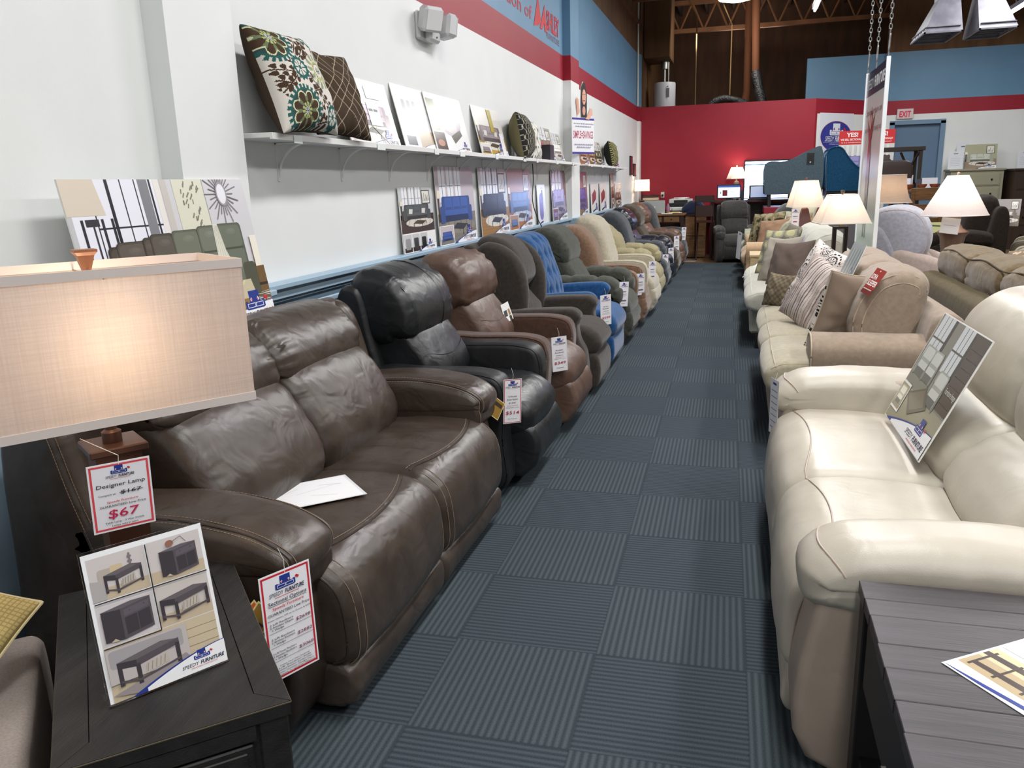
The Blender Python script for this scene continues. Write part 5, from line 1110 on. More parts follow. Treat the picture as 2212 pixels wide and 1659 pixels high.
for k, (a, b, c, d) in enumerate(((0.04, 0.42, 0.30, 0.72), (0.26, 0.42, 0.48, 0.72), (0.52, 0.30, 0.76, 0.62))): sofa_pic(p, x0+w*a, h*b, w*(c-a), h*(d-b), (166, 168, 160), None, 1)
p.poly([(x0+w*0.20, h*0.30), (x0+w*0.50, h*0.44), (x0+w*0.66, h*0.30), (x0+w*0.40, h*0.16)], (98, 92, 78)); p.poly([(x0+w*0.24, h*0.30), (x0+w*0.48, h*0.41), (x0+w*0.60, h*0.30), (x0+w*0.40, h*0.20)], (120, 112, 96))
p.rect(x0, h*0.10, x0+w*0.21, h*0.36, (236, 236, 230)); p.rect(x0+w*0.012, h*0.12, x0+w*0.198, h*0.34, (160, 152, 126)); sofa_pic(p, x0+w*0.03, h*0.14, w*0.15, h*0.18, (190, 188, 170), None, 1)
swoosh(p, x0+w*0.10, 0, w*0.92, h*0.20); logo(p, x0+w*0.55, h*0.06, w*0.42); p.clip = None
p.board('poster', GLOSS, frame((0.592, 3.135, 0.512), (0.02, -1, 0), (-1, -0.02, 0), 0.42), w, h, 0.005, edge=(236, 236, 232), label='landscape poster of white reclining seats leaning on the ivory loveseat back', cat='poster')

# ---- three-cushion sofas with loose box cushions
def boxsofa(t, W, mt, n=3, aw=0.24, depth=0.92, ah=0.62, bt=0.92, arm_='roll', pipe=None, tmat=None, cushd=0.0, sd=0.0, arms=(1, 1), lump_=0.006, bmat=None, smat=None):
    bm = bmat or mt
    cw = (W-2*aw)/n if False else None
    a0, a1 = (aw if arms[0] else 0.02), W-(aw if arms[1] else 0.02)
    e = cushd
    xs = np.linspace(a0, a1, n+1); xs[0] -= e; xs[-1] += e
    sp = [(-0.60, 0.33), (-0.60, 0.46), (-0.45, 0.50), (-0.2, 0.505), (-0.04, 0.49), (0.02, 0.44), (0.01, 0.36), (-0.05, 0.325), (-0.3, 0.32)]
    for i in range(n):
        s_ = pobj('seat_cushion', smat or mt, t, sp, xs[i]+0.002, xs[i+1]-0.002, 0.045, bulge=0.016, gather=(0.003, 9, 0.05), seed=sd+i, k=7)
        if pipe: piping('piping', pipe, s_, [(surfline(sp, xs[i]+0.002, xs[i+1]-0.002, 0.045, 0.016, at=(-0.03, 0.488), q0=-0.98, q1=0.98, k=7), False), (surfline(sp, xs[i]+0.002, xs[i+1]-0.002, 0.045, 0.016, at=(-0.02, 0.342), q0=-0.98, q1=0.98, k=7), False), (surfline(sp, xs[i]+0.002, xs[i+1]-0.002, 0.045, 0.016, c=0.3, s0=0.12, s1=0.50, k=7), False), (surfline(sp, xs[i]+0.002, xs[i+1]-0.002, 0.045, 0.016, c=-0.3, s0=0.12, s1=0.50, k=7), False)], 0.0028)
    xb = np.linspace(a0, a1, n+1)
    bp = [(-0.60, 0.50), (-0.47, 0.53), (-0.43, 0.66), (-0.48, 0.82), (-0.56, bt-0.02), (-0.68, bt+0.01), (-0.78, bt-0.04), (-0.78, 0.75), (-0.72, 0.52)]
    for i in range(n):
        b_ = pobj('back_cushion', bm, t, bp, xb[i]+0.001, xb[i+1]-0.001, 0.075, bulge=0.03, gather=(0.008, 13, 0.09), seed=sd+7+i, k=7, lump=lump_)
        if pipe: piping('piping', pipe, b_, [(surfline(bp, xb[i]+0.001, xb[i+1]-0.001, 0.075, 0.03, c=q_, s0=0.05, s1=0.72, k=7), False) for q_ in (0.45, -0.45)]+([(surfline(bp, xb[i]+0.001, xb[i+1]-0.001, 0.075, 0.03, c=-0.03, s0=0.05, s1=0.72, k=7), False)] if i == n-1 else []), 0.0028)
    MB().box(-0.86, a0, 0.10, -0.02, a1, 0.325, b=0.02).build('sofa_frame', mt, t)
    pobj('back_shell', mt, t, [(-0.92, 0.06), (-0.76, 0.10), (-0.74, 0.5), (-0.78, bt-0.20), (-0.85, bt-0.16), (-0.92, bt-0.20), (-0.93, 0.5)], 0.02, W-0.02, 0.03, k=5)
    for k, a in enumerate((0.0, W-aw)):
        if arms[k]: arm(t, a, a+aw, mt, arm_, h=ah, xb=-0.88, x1=(-0.20 if e else -0.03), pipe=pipe, sd=sd+a)
    mb = MB()
    for x in (-0.85, -0.12):
        for y in (0.05, W-0.10): mb.box(x, y, 0, x+0.05, y+0.05, 0.12)
    mb.build('feet', plain('dark_foot', (22, 20, 20), 0.5), t)
BEI = fabric('beige_microfibre', (144, 127, 110), 10); BEP = fabric('beige_piping', (176, 162, 140), 8); BES = fabric('beige_sleeper_seat', (162, 154, 132), 10)
t = rroot('sleeper_sofa', 'beige three-cushion sleeper sofa with rolled arm, behind the ivory loveseat', 0.17, 6.62)
boxsofa(t, 2.22, BEI, 3, 0.26, ah=0.64, bt=0.93, pipe=BEP, cushd=0.25, sd=1.0, lump_=0.012, smat=BES)
LG = fabric('pale_grey_fabric', (182, 181, 168), 8); LGP = fabric('pale_grey_piping', (206, 208, 196), 6)
t = rroot('sofa', 'pale grey-white sofa with grey throw cushions, beyond the lit black lamp', 0.08, 9.65)
boxsofa(t, 2.40, LG, 3, 0.24, ah=0.62, bt=0.96, pipe=LGP, cushd=0.22, sd=3.0, arms=(1, 1), lump_=0.010)
TN = fabric('tan_arm_fabric', (168, 140, 110), 10); GS = fabric('sage_grey_fabric', (150, 150, 130), 10)
t = rroot('sofa', 'tan-armed grey sofa piled with camouflage cushions', 0.04, 13.05)
boxsofa(t, 1.95, TN, 2, 0.24, ah=0.64, bt=0.90, pipe=TN, sd=5.0, bmat=GS, lump_=0.01)
t = rroot('armchair', 'sage grey armchair with long price sheet beyond the tan-armed sofa', 0.02, 14.08, 'armchair')
boxsofa(t, 0.92, GS, 1, 0.2, ah=0.66, bt=0.90, pipe=None, sd=6.0)
# dark recliner and dark grey sofa at the end of the aisle
CH = fabric('charcoal_plush', (56, 54, 52), 10); CG = fabric('mid_charcoal_fabric', (74, 78, 78), 8)
def rrec(label, y1, W, mt, xf, heads=1, top=1.0, arms='track', aw=0.15, rz=PI, h=0.62, name='recliner', cat='recliner', sd=0, ly=None):
    t = thing(name, label, cat, (xf, y1, 0), rz, group=None)
    a0, a1 = aw-0.01, W-aw+0.01; dz = top-1.04
    if heads == 1: pobj('backrest', mt, t, [(-0.60, 0.42), (-0.47, 0.46), (-0.43, 0.58), (-0.47, 0.78), (-0.55, 0.97+dz), (-0.66, 1.05+dz), (-0.78, 1.04+dz), (-0.84, 0.88), (-0.74, 0.5)], a0, a1, 0.075, bulge=0.03, gather=(0.008, 21, 0.10), seed=sd, k=8)
    else:
        pobj('headrest', mt, t, shift(HB, 0, dz), a0-0.01, a1+0.01, 0.07, bulge=0.02, gather=(0.008, 17, 0.10), seed=sd, k=8); pobj('lumbar_cushion', mt, t, P_LUMB, a0, a1, 0.07, bulge=0.02, gather=(0.006, 15, 0.09), seed=sd+1, k=8)
    pobj('seat_cushion', mt, t, [(-0.58, 0.27), (-0.58, 0.45), (-0.40, 0.48), (-0.2, 0.485), (-0.04, 0.465), (0.05, 0.38), (0.05, 0.29), (-0.02, 0.26), (-0.3, 0.25)], a0, a1, 0.05, bulge=0.012, seed=sd+2)
    pobj('footrest', mt, t, [(-0.10, 0.30), (0.0, 0.33), (0.05, 0.30), (0.06, 0.20), (0.03, 0.09), (-0.02, 0.06), (-0.10, 0.08)], a0, a1, 0.03, seed=sd+3)
    for a in (0.0, W-aw): arm(t, a, a+aw, mt, arms, h=h, sd=sd+a)
    shell(t, 0.06, W-0.06, mt, shift(P_SHELL, 0, dz*0.5), sd=sd); seatbase(t, 0.05, W-0.05, mt, x1=-0.12)
    return t
rrec('dark charcoal recliner with open seat facing the shopper at the end of the aisle', 15.1, 0.72, CH, -0.42, 2, 1.03, 'puffy', 0.14, rz=-PI/2+0.12, sd=3)
rrec('charcoal recliner with slab arms beyond the sage grey armchair', 14.98, 0.76, CG, 0.04, 1, 1.0, 'track', 0.15, rz=PI, sd=5)

# ---- scatter cushions
def suzani(u, v):
    cr_ = (206, 200, 192); tl = (46, 92, 88); br = (70, 52, 40); lm = (168, 172, 104); gd = (54, 74, 74)
    for cx, cy, r, kind in ((-0.70, 0.72, 0.50, 0), (-0.42, -0.70, 0.50, 0), (0.35, 0.10, 0.36, 1), (-0.28, 0.12, 0.25, 2), (0.60, 0.88, 0.30, 2), (0.55, -0.78, 0.25, 2), (0.95, -0.55, 0.22, 2), (0.98, 0.45, 0.28, 2)):
        d = math.hypot(u-cx, v-cy)/r; a = math.atan2(v-cy, u-cx)
        if d < 1:
            if kind == 0:
                if d > 0.86: return tl if math.sin(a*26) > -0.3 else cr_
                if d > 0.78: return tl
                pet = 0.55+0.22*abs(math.sin(a*4))
                if d < 0.16: return cr_ if int((a+4)*4) % 2 else gd
                if d < 0.30: return lm if math.sin(a*10) > -0.4 else gd
                if abs(d-pet) < 0.035: return (206, 206, 170)
                if d < pet: return br if abs(math.sin(a*4)) > 0.55 else (104, 116, 84)
                return gd if abs(math.sin(a*4+d*6)) > 0.25 else (196, 196, 150)
            if kind == 1:
                if d < 0.2: return tl if math.sin(a*8) > -0.2 else cr_
                if d < 0.36: return cr_
                if d < 0.44: return br if math.sin(a*22) > 0 else cr_
                if d < 0.52: return lm
                if d < 0.62: return cr_ if math.sin(a*12) > 0 else lm
                return (128, 138, 134) if math.sin(a*12+3*d) > 0.35 else (lm if math.sin(a*24) > 0.6 else cr_)
            if d > 0.62: return tl if d < 0.93+0.07*math.sin(a*14) else cr_
            return cr_ if (abs(math.sin(a*4)) > 0.45 and d > 0.18) else tl
    # vines with leaves between the medallions
    for (x0, y0, x1, y1) in ((-0.45, 0.30, -0.95, 0.42), (-0.15, 0.32, 0.30, 0.80), (-0.10, -0.02, 0.42, -0.62), (-0.45, -0.02, -0.9, -0.32), (0.65, -0.65, 0.95, -0.1), (0.55, 0.65, 0.85, 0.1), (-0.15, 0.95, 0.35, 0.92), (0.0, -0.95, 0.3, -0.9), (-0.98, 0.12, -0.55, 0.02), (-0.95, -0.1, -0.62, -0.22), (0.02, 0.62, 0.12, 0.35), (0.2, -0.28, -0.05, -0.32), (-0.05, 0.75, -0.25, 0.42), (0.1, -0.55, 0.05, -0.85), (0.78, -0.05, 0.98, 0.1), (0.7, -0.35, 0.95, -0.25)):
        dx, dy = x1-x0, y1-y0; l = math.hypot(dx, dy); tt = ((u-x0)*dx+(v-y0)*dy)/l; pp = ((u-x0)*-dy+(v-y0)*dx)/l
        if -0.02 < tt < l+0.02:
            if abs(pp) < 0.014: return br
            ph = (tt/0.17) % 1.0; q = abs(abs(pp)-0.07)
            if q < 0.050*math.sin(PI*ph) and abs(pp) < 0.12 and ph < 0.75: return br
    return cr_
def quilt(u, v):
    a, b = (u+v)*3.2, (u-v)*3.2
    for q in (a, b):
        f = abs((q % 1.0)-0.5)
        if 0.035 < f < 0.06: return (176, 160, 140)
    return (66, 54, 42)
def net(u, v):
    a = (u*7+0.35*math.sin(v*14)) % 1.0; b = (u*7-0.35*math.sin(v*14)+0.5) % 1.0
    return (176, 172, 150) if (a < 0.12 or b < 0.12) and u < 0.75 else (44, 46, 44)
def hexes(u, v):
    a, b = u*2.4, v*2.4; f1 = abs(math.sin(PI*a)+math.cos(PI*b*0.9)*0.9); return (84, 84, 82) if f1 < 0.14 or f1 > 1.78 else (218, 216, 208)
def swirl(u, v):
    d = math.hypot((u*3) % 1.0-0.5, (v*3) % 1.0-0.5); return (156, 150, 104) if math.sin(d*26+u*6) > 0.1 else (56, 58, 44)
def paisley(u, v):
    base = (212, 204, 196); ink = (44, 40, 44); mid = (150, 138, 130)
    for cx, cy, r, fl in ((-0.55, 0.05, 0.42, 1), (0.35, 0.62, 0.36, -1), (-0.75, -0.72, 0.36, 1), (0.35, -0.35, 0.42, -1), (0.9, 0.15, 0.3, 1), (-0.15, 0.85, 0.28, 1)):
        x, y = (u-cx)*fl, v-cy; d = math.hypot(x, y); a = math.atan2(y, x)
        rr = r*(0.55+0.45*((a+PI)/(2*PI)))
        if d < rr:
            if d > rr*0.86: return ink if math.sin(a*16) > -0.5 else base
            if d > rr*0.72: return base
            if abs(d-rr*0.62) < r*0.05: return ink
            if d < rr*0.5: return ink if (math.sin(a*9+d*30) > 0.35) else base
            return mid if math.sin(a*20) > 0.4 else base
    n_ = noise.noise(Vector((u*6, v*6, 3.1)))
    return ink if 0.30 < n_ < 0.42 else (mid if -0.36 < n_ < -0.30 else base)
def stripes(u, v):
    x = (u+0.02*math.sin(v*3))*9; k = int(math.floor(x)); f = x-k; q = random.Random(k*7+3).random()
    if f < 0.10: return (70, 62, 60)
    if q < 0.3 and f > 0.7: return (120, 108, 102)
    return (196, 184, 176) if q < 0.6 else (172, 158, 150)
def camo(u, v):
    n_ = noise.noise(Vector((u*3.2, v*3.2, 8))); m_ = noise.noise(Vector((u*8, v*8, 2)))
    if n_+m_*0.5 > 0.22: return (52, 48, 34)
    if n_-m_*0.5 < -0.2: return (150, 140, 116)
    return (104, 100, 68) if m_ > 0 else (124, 112, 82)
def leafy(u, v):
    f = abs(math.sin(u*5+v*2))*abs(math.sin(v*6)); return (188, 184, 140) if f > 0.55 else ((150, 148, 128) if f > 0.15 else (116, 116, 100))
g = 'scatter cushions on the wall shelves'
def cM(c, n, roll=0.0, up=(0, 0, 1)):
    """cushion placement: centre, facing direction, roll about it"""
    n = Vector(n).normalized(); u = Vector(up).cross(n).normalized(); v = n.cross(u)
    return Matrix(((u.x, v.x, n.x, c[0]), (u.y, v.y, n.y, c[1]), (u.z, v.z, n.z, c[2]), (0, 0, 0, 1))) @ Matrix.Rotation(roll, 4, 'Z')
throw('big cream cushion with teal and brown medallions at the shelf start', 0.46, 0.45, 0.21, cM((XW+0.165, 3.30, ZS+0.212), (0.93, -0.02, 0.32), 0.03), suzani, (66, 54, 44), n=150, group=g, seed=1.0)
throw('dark brown quilted cushion with diamond stitching on the shelf', 0.44, 0.43, 0.16, cM((XW+0.15, 3.68, ZS+0.205), (0.93, -0.12, 0.32), -0.03), quilt, (60, 48, 38), n=100, group=g, seed=2.0, dent=0.02)
throw('dark netted cushion with olive velvet back on the shelf', 0.44, 0.40, 0.22, cM((XW+0.135, 7.28, ZS+0.19), (0.97, 0.16, 0.18), 0.04), net, (104, 98, 72), n=100, group=g, seed=3.0)
throw('white cushion with black hexagon lines behind the netted one', 0.38, 0.37, 0.12, cM((XW+0.12, 7.72, ZS+0.175), (0.98, 0.0, 0.20), 0.0), hexes, (200, 198, 190), n=90, group=g, seed=4.0)
throw('black and olive swirl cushion on the far shelf', 0.46, 0.38, 0.20, cM((XW+0.13, 12.50, ZS+0.18), (0.98, 0.10, 0.18), 0.02), swirl, (36, 36, 32), n=70, group=g, seed=5.0)
g = 'scatter cushions on the right-hand sofas'
TAU = (136, 120, 106)
throw('paisley cushion with taupe back toward the shopper against the near arm of the sleeper sofa', 0.50, 0.50, 0.17, cM((0.60, 4.92, 0.685), (-0.62, 0.72, 0.25), 0.12), paisley, TAU, n=80, group=g, seed=6.0, pipe=BEP)
throw('grey and taupe striped cushion on the sleeper sofa', 0.48, 0.46, 0.15, cM((0.47, 5.52, 0.71), (-0.80, -0.50, 0.42), -0.30), stripes, (180, 168, 158), n=170, group=g, seed=7.0)
throw('large paisley cushion propped behind the striped one on the sleeper sofa', 0.52, 0.52, 0.16, cM((0.52, 5.93, 0.745), (-0.80, -0.45, 0.42), -0.22), paisley, TAU, n=100, group=g, seed=8.0)
throw('olive patterned cushion at the far end of the sleeper sofa seat', 0.30, 0.26, 0.11, cM((0.30, 6.42, 0.625), (-0.7, -0.62, 0.3), 0.0), lambda u, v: (104, 94, 76) if (math.sin(u*18)*math.sin(v*18)) > 0 else (128, 116, 94), (100, 92, 80), n=40, group=g, seed=9.0)
throw('smooth dark taupe cushion nearest on the pale sofa', 0.46, 0.44, 0.16, cM((0.42, 7.62, 0.70), (-0.70, -0.62, 0.36), 0.1), (104, 92, 84), (96, 88, 78), n=40, group=g, seed=10.0, dent=0.02)
throw('silvery cushion with a button rosette on the pale sofa', 0.46, 0.45, 0.16, cM((0.36, 8.02, 0.71), (-0.74, -0.58, 0.36), 0.08), (168, 160, 146), (140, 132, 118), n=40, group=g, seed=11.0, dent=0.03)
throw('olive cushion with yellow leaf shapes on the pale sofa', 0.50, 0.48, 0.16, cM((0.36, 8.62, 0.73), (-0.74, -0.58, 0.36), 0.08), leafy, (96, 92, 80), n=60, group=g, seed=12.0)
throw('grey cushion at the back of the pale sofa pile', 0.46, 0.46, 0.15, cM((0.55, 9.0, 0.75), (-0.74, -0.58, 0.36), -0.1), (112, 106, 94), (96, 92, 80), n=30, group=g, seed=13.0)
throw('camouflage fur cushion on the tan-armed sofa', 0.56, 0.50, 0.2, cM((0.33, 11.95, 0.76), (-0.66, -0.66, 0.36), 0.1), camo, (90, 84, 62), n=70, group=g, seed=14.0)
throw('rosy taupe cushion in front of the camouflage one', 0.46, 0.42, 0.16, cM((0.40, 11.55, 0.72), (-0.60, -0.74, 0.36), 0.1), (150, 120, 98), (120, 110, 92), n=30, group=g, seed=15.0)
throw('plain stone cushion right of the rosy taupe one', 0.44, 0.42, 0.15, cM((0.72, 11.75, 0.78), (-0.66, -0.66, 0.36), 0.15), (146, 134, 112), (120, 110, 92), n=30, group=g, seed=16.0)
throw('pale grey cushion high at the back of the tan-armed sofa', 0.44, 0.42, 0.15, cM((0.80, 12.25, 0.86), (-0.66, -0.66, 0.36), 0.0), (176, 172, 150), (120, 110, 92), n=30, group=g, seed=17.0)
throw('gold crumpled cushion behind the tagged lamp', 0.40, 0.34, 0.15, cM((0.90, 11.30, 0.80), (-0.66, -0.66, 0.36), 0.3), (150, 126, 80), (120, 100, 62), n=30, group=g, seed=18.0)
# red SOFA SLEEPER hangtag
p = Pic(0.0001); p.rect(-0.055, -0.15, 0.055, 0, (150, 44, 32)); p.rect(-0.055, -0.15, 0.055, -0.115, (110, 36, 30))
p.text('SOFA', -0.05, -0.062, 0.062, 0.028, (240, 238, 232), 0.02); p.text('SLEEPER', -0.05, -0.100, 0.100, 0.030, (240, 238, 232), 0.02); p.rect(-0.05, -0.126, 0.04, -0.120, (206, 180, 170)); p.ell(0, -0.012, 0.006, 0.004, (222, 200, 180))
p.board('hang_tag', PAPER, frame((0.725, 4.665, 0.965), (0.35, -0.94, 0), (-0.94, -0.35, 0), 0.55) @ Matrix.Rotation(-0.12, 4, 'Z'), 0.11, 0.15, 0.001, edge=(150, 44, 32), y0=-0.15, label='red SOFA SLEEPER hangtag on the near back cushion of the beige sleeper sofa', cat='tag')
# poster between the sleeper's back cushions
p = Pic(0.00008); w, h = 0.30, 0.36; p.clip = (-w/2, 0, w/2, h); p.rect(-w/2, 0, w/2, h, (150, 160, 160))
for i in range(9): p.poly([(-w*0.5+w*0.11*i, h*0.05), (-w*0.44+w*0.11*i, h*0.0), (-w*0.30+w*0.10*i, h*0.9), (-w*0.36+w*0.10*i, h*0.9)], ((120, 132, 132), (176, 186, 184))[i % 2])
p.ell(w*0.26, h*0.45, w*0.13, h*0.16, (84, 98, 104)); p.ell(w*0.26, h*0.45, w*0.08, h*0.10, (150, 164, 166)); p.ell(w*0.26, h*0.45, w*0.04, h*0.05, (60, 70, 78)); p.clip = None
p.board('poster', GLOSS, frame((0.56, 5.30, 0.72), (0.1, -1, 0), (-1, -0.1, 0), 0.38), w, h, 0.004, edge=(232, 232, 228), label='small grey-green poster standing between the back cushions of the sleeper sofa', cat='poster')
# ================================================================ FOREGROUND TABLES AND LAMPS
DW = wood('distressed_black_wood', (20, 18, 17), (34, 31, 29), (14, 1.5, 14), 0.55, 0.4); WORN = plain('worn_wood_edge', (84, 74, 56), 0.7)
# local x along the near edge (right to left is +), y away from the shopper
u = Vector((-0.73, -0.683, 0)).normalized(); v_ = Vector((-0.683, 0.73, 0)).normalized()
TT = 0.55
Mt = Matrix(((v_.x, u.x, 0, -0.761), (v_.y, u.y, 0, 1.135), (0, 0, 1, 0), (0, 0, 0, 1)))   # local x = depth, y = to the left
t = thing('end_table', 'distressed black chairside table at the lower left under the lit lamp', 'end table')
DL, WL = 0.68, 0.385
mb = MB()
def fr(a, b, c, d, z0=TT-0.028, z1=TT): mb.box(a, c, z0, b, d, z1, b=0.004)
e = 0.055
mb.prism([(0, 0), (DL, 0), (DL-e, e), (e, e)], TT-0.028, TT); mb.prism([(0, WL), (e, WL-e), (DL-e, WL-e), (DL, WL)], TT-0.028, TT)
mb.prism([(0.0, 0.0008), (e, e), (e, WL-e), (0.0, WL-0.0008)], TT-0.028, TT-0.0005); mb.prism([(DL, 0.0008), (DL, WL-0.0008), (DL-e, WL-e), (DL-e, e)], TT-0.028, TT-0.0005)
mb.box(e+0.0015, e+0.0015, TT-0.02, DL-e-0.0015, WL-e-0.0015, TT-0.0015)
mb.build('table_top', DW, t, Mt)
mb = MB(); 
for a, b in (((0.0, 0.0), (DL, 0.0)), ((0, 0), (0, WL)), ((0, WL), (DL, WL))): mb.tube([(a[0], a[1], TT-0.003), (b[0], b[1], TT-0.003)], 0.0016, 5)
mb.build('worn_edge', WORN, t, Mt)
mb = MB().box(0.012, 0.012, 0.10, DL-0.012, WL-0.012, TT-0.03)
for x, y in ((0.0, 0.0), (DL-0.06, 0.0), (0, WL-0.06), (DL-0.06, WL-0.06)): mb.box(x+0.006, y+0.006, 0.0, x+0.06, y+0.06, TT-0.028, b=0.003)
mb.box(0.0, 0.066, TT-0.06, 0.011, WL-0.066, TT-0.03); mb.box(0.066, 0.0, TT-0.06, DL-0.066, 0.011, TT-0.03)
mb.build('carcase', DW, t, Mt)
d = MB().box(0.002, 0.072, 0.36, 0.012, WL-0.072, TT-0.068, b=0.003).box(-0.002, 0.084, 0.372, 0.004, WL-0.084, TT-0.08, b=0.002).build('drawer', DW, t, Mt)
MB().lathe([(0.006, 0), (0.006, 0.012), (0.013, 0.016), (0.013, 0.024), (0.004, 0.028)], 12, M=Matrix.Translation((-0.002, WL/2, 0.43)) @ Matrix.Rotation(-PI/2, 4, 'Y')).build('knob', plain('dark_bronze', (40, 34, 30), 0.4, 0.8), d, Mt)
MB().box(0.002, 0.072, 0.12, 0.012, WL-0.072, 0.345, b=0.003).box(-0.002, 0.10, 0.14, 0.004, WL-0.10, 0.325, b=0.002).build('door', DW, t, Mt)
# ---- lamp with long rectangular shade
BRW = plain('bronze_brown', (86, 54, 38), 0.4, 0.3)
LX, LY = -1.285, 1.365
t = thing('table_lamp', 'lit table lamp with long rectangular cream linen shade on the black end table', 'lamp')
su = Vector((0.58, 0.815, 0)).normalized(); sn = Vector((0.815, -0.58, 0)).normalized()
Ms = Matrix(((su.x, sn.x, 0, LX), (su.y, sn.y, 0, LY), (0, 0, 1, 0), (0, 0, 0, 1)))
MB().box(-0.075, -0.075, TT+0.0, 0.075, 0.075, TT+0.022, b=0.005).build('base', BRW, t, Ms)
mb = MB(); c0, c1 = TT+0.022, 0.925; mb.v += []; 
q = [(-0.040, -0.036), (0.040, -0.036), (0.040, 0.036), (-0.040, 0.036)]; k = len(mb.v)
mb.v += [(x*0.95, y*0.95, c0) for x, y in q]+[(x*1.15, y*1.15, c1) for x, y in q]; mb.f += [(3, 2, 1, 0), (4, 5, 6, 7)]+[(i, (i+1) % 4, 4+(i+1) % 4, 4+i) for i in range(4)]; mb.mi += [0]*6
mb.build('column', BRW, t, Ms)
MB().box(-0.058, -0.058, 0.925, 0.058, 0.058, 0.942, b=0.003).lathe([(0.02, 0.942), (0.02, 0.965), (0.012, 0.97), (0.012, 1.0)], 16).build('neck', plain('lamp_bronze_cap', (92, 64, 52), 0.35, 0.4), t, Ms)
SH = shade_mat('cream_linen_shade', (212, 198, 190)); TRIM = plain('shade_trim', (206, 194, 188), 0.8)
def rect_shade(t, M, lx0, ly0, z0, lx1, ly1, z1, mat, trim=None, cut=0.0, tw=0.018):
    """four-sided open shade, half sizes at the bottom and top; cut trims the corners"""
    def ring(lx, ly, z):
        if cut: 
            c = cut*min(lx, ly); return [(-lx+c, -ly, z), (lx-c, -ly, z), (lx, -ly+c, z), (lx, ly-c, z), (lx-c, ly, z), (-lx+c, ly, z), (-lx, ly-c, z), (-lx, -ly+c, z)]
        return [(-lx, -ly, z), (lx, -ly, z), (lx, ly, z), (-lx, ly, z)]
    a = ring(lx0, ly0, z0); b = ring(lx1, ly1, z1); n = len(a)
    o = add('lamp_shade', a+b, [(i, (i+1) % n, n+(i+1) % n, n+i) for i in range(n)], mat, t, M, smooth=False, fix=False)
    if trim:
        mb = MB()
        for rr, zz in ((a, tw/2), (b, -tw/2)):
            mb = MB()
            for i in range(n):
                p, q = Vector(rr[i])*1.0, Vector(rr[(i+1) % n]); p.z += zz; q.z += zz
                d = (q-p).normalized(); nn = Vector((d.y, -d.x, 0)); 
                mb.put([tuple(p+nn*0.0025+Vector((0, 0, -tw/2))), tuple(q+nn*0.0025+Vector((0, 0, -tw/2))), tuple(q+nn*0.0025+Vector((0, 0, tw/2))), tuple(p+nn*0.0025+Vector((0, 0, tw/2))),
                        tuple(p-nn*0.0015+Vector((0, 0, -tw/2))), tuple(q-nn*0.0015+Vector((0, 0, -tw/2))), tuple(q-nn*0.0015+Vector((0, 0, tw/2))), tuple(p-nn*0.0015+Vector((0, 0, tw/2)))],
                       [(0, 1, 2, 3), (5, 4, 7, 6), (0, 4, 5, 1), (2, 6, 7, 3), (1, 5, 6, 2), (0, 3, 7, 4)])
            mb.build('shade_trim', trim, o, M, smooth=False)
    return o
def bulb(t, M, z, power, col=(1.0, 0.80, 0.60), r=0.028, neckz=None):
    pos = M @ Vector((0, 0, z))
    b = MB().lathe([(0.012, z-0.06), (0.014, z-0.035), (r, z-0.005), (r, z+0.012), (0.018, z+0.03), (0.003, z+0.036)], 14).build('light_bulb', emit('warm_bulb', (255, 214, 160), 12), t, M)
    l = bpy.data.lights.new('lamp_light', 'POINT'); l.energy = power; l.color = col; l.shadow_soft_size = 0.035
    o = bpy.data.objects.new('lamp_light', l); C.objects.link(o); o.location = pos+Vector((0, 0, 0.075)); o.parent = t
    return b
rect_shade(t, Ms, 0.27, 0.135, 1.010, 0.27, 0.135, 1.318, SH, TRIM)
mb = MB().tube([(0, 0, 1.0), (0, 0, 1.06)], 0.009, 8).tube([tuple(q) for q in cr([(0.0, 0, 1.04), (0.05, 0, 1.10), (0.06, 0, 1.2), (0.0, 0, 1.30)], 5, False)], 0.0025, 6).tube([tuple(q) for q in cr([(0.0, 0, 1.04), (-0.05, 0, 1.10), (-0.06, 0, 1.2), (0.0, 0, 1.30)], 5, False)], 0.0025, 6)
mb.tube([(-0.27, 0, 1.30), (0.27, 0, 1.30)], 0.002, 5).tube([(0, -0.135, 1.30), (0, 0.135, 1.30)], 0.002, 5); mb.build('harp', plain('brass_wire', (170, 140, 90), 0.3, 1.0), t, Ms)
mb = MB(); mb.lathe([(0.008, 1.298), (0.010, 1.305), (0.022, 1.338), (0.030, 1.345), (0.030, 1.350), (0.002, 1.350)], 4); mb.build('finial', plain('copper_finial', (150, 100, 72), 0.45, 0.2), t, Ms, smooth=False)
bulb(t, Ms, 1.125, 1.25)
price = [('Designer Lamp', 0.345, 0.055, 0.78, BK), ('Compare at:', 0.465, 0.026, (-0.23, 0.28), BK), ('$167', 0.47, 0.055, (0.15, 0.34), BK), ('-', 0.452, 0.008, (0.15, 0.38), BK), ('Speedy Furniture', 0.575, 0.030, 0.50, RED), ('GUARANTEED Low Price', 0.635, 0.032, 0.74, BK), ('$67', 0.80, 0.125, 0.50, (196, 36, 84)), ('Table Lamp - 3 Way Switch', 0.875, 0.024, 0.62, BK), ('Lamps sold in pairs', 0.925, 0.024, 0.42, BK)]
nn = Vector((0.80, -0.60, 0.0)).normalized()
M = frame((-1.190, 1.270, 0.935), (0.60, 0.80, 0.0), nn, -0.05) @ Matrix.Rotation(-0.02, 4, 'Z')
tg = price_tag('square red-bordered Designer Lamp price tag reading $67 on the lit lamp', M, 0.118, 0.146, price, (222, 74, 84), group=None, string=[(0, -0.006, 0.001), (0.002, 0.012, -0.002), (-0.03, 0.03, -0.03), (-0.05, 0.035, -0.08)])
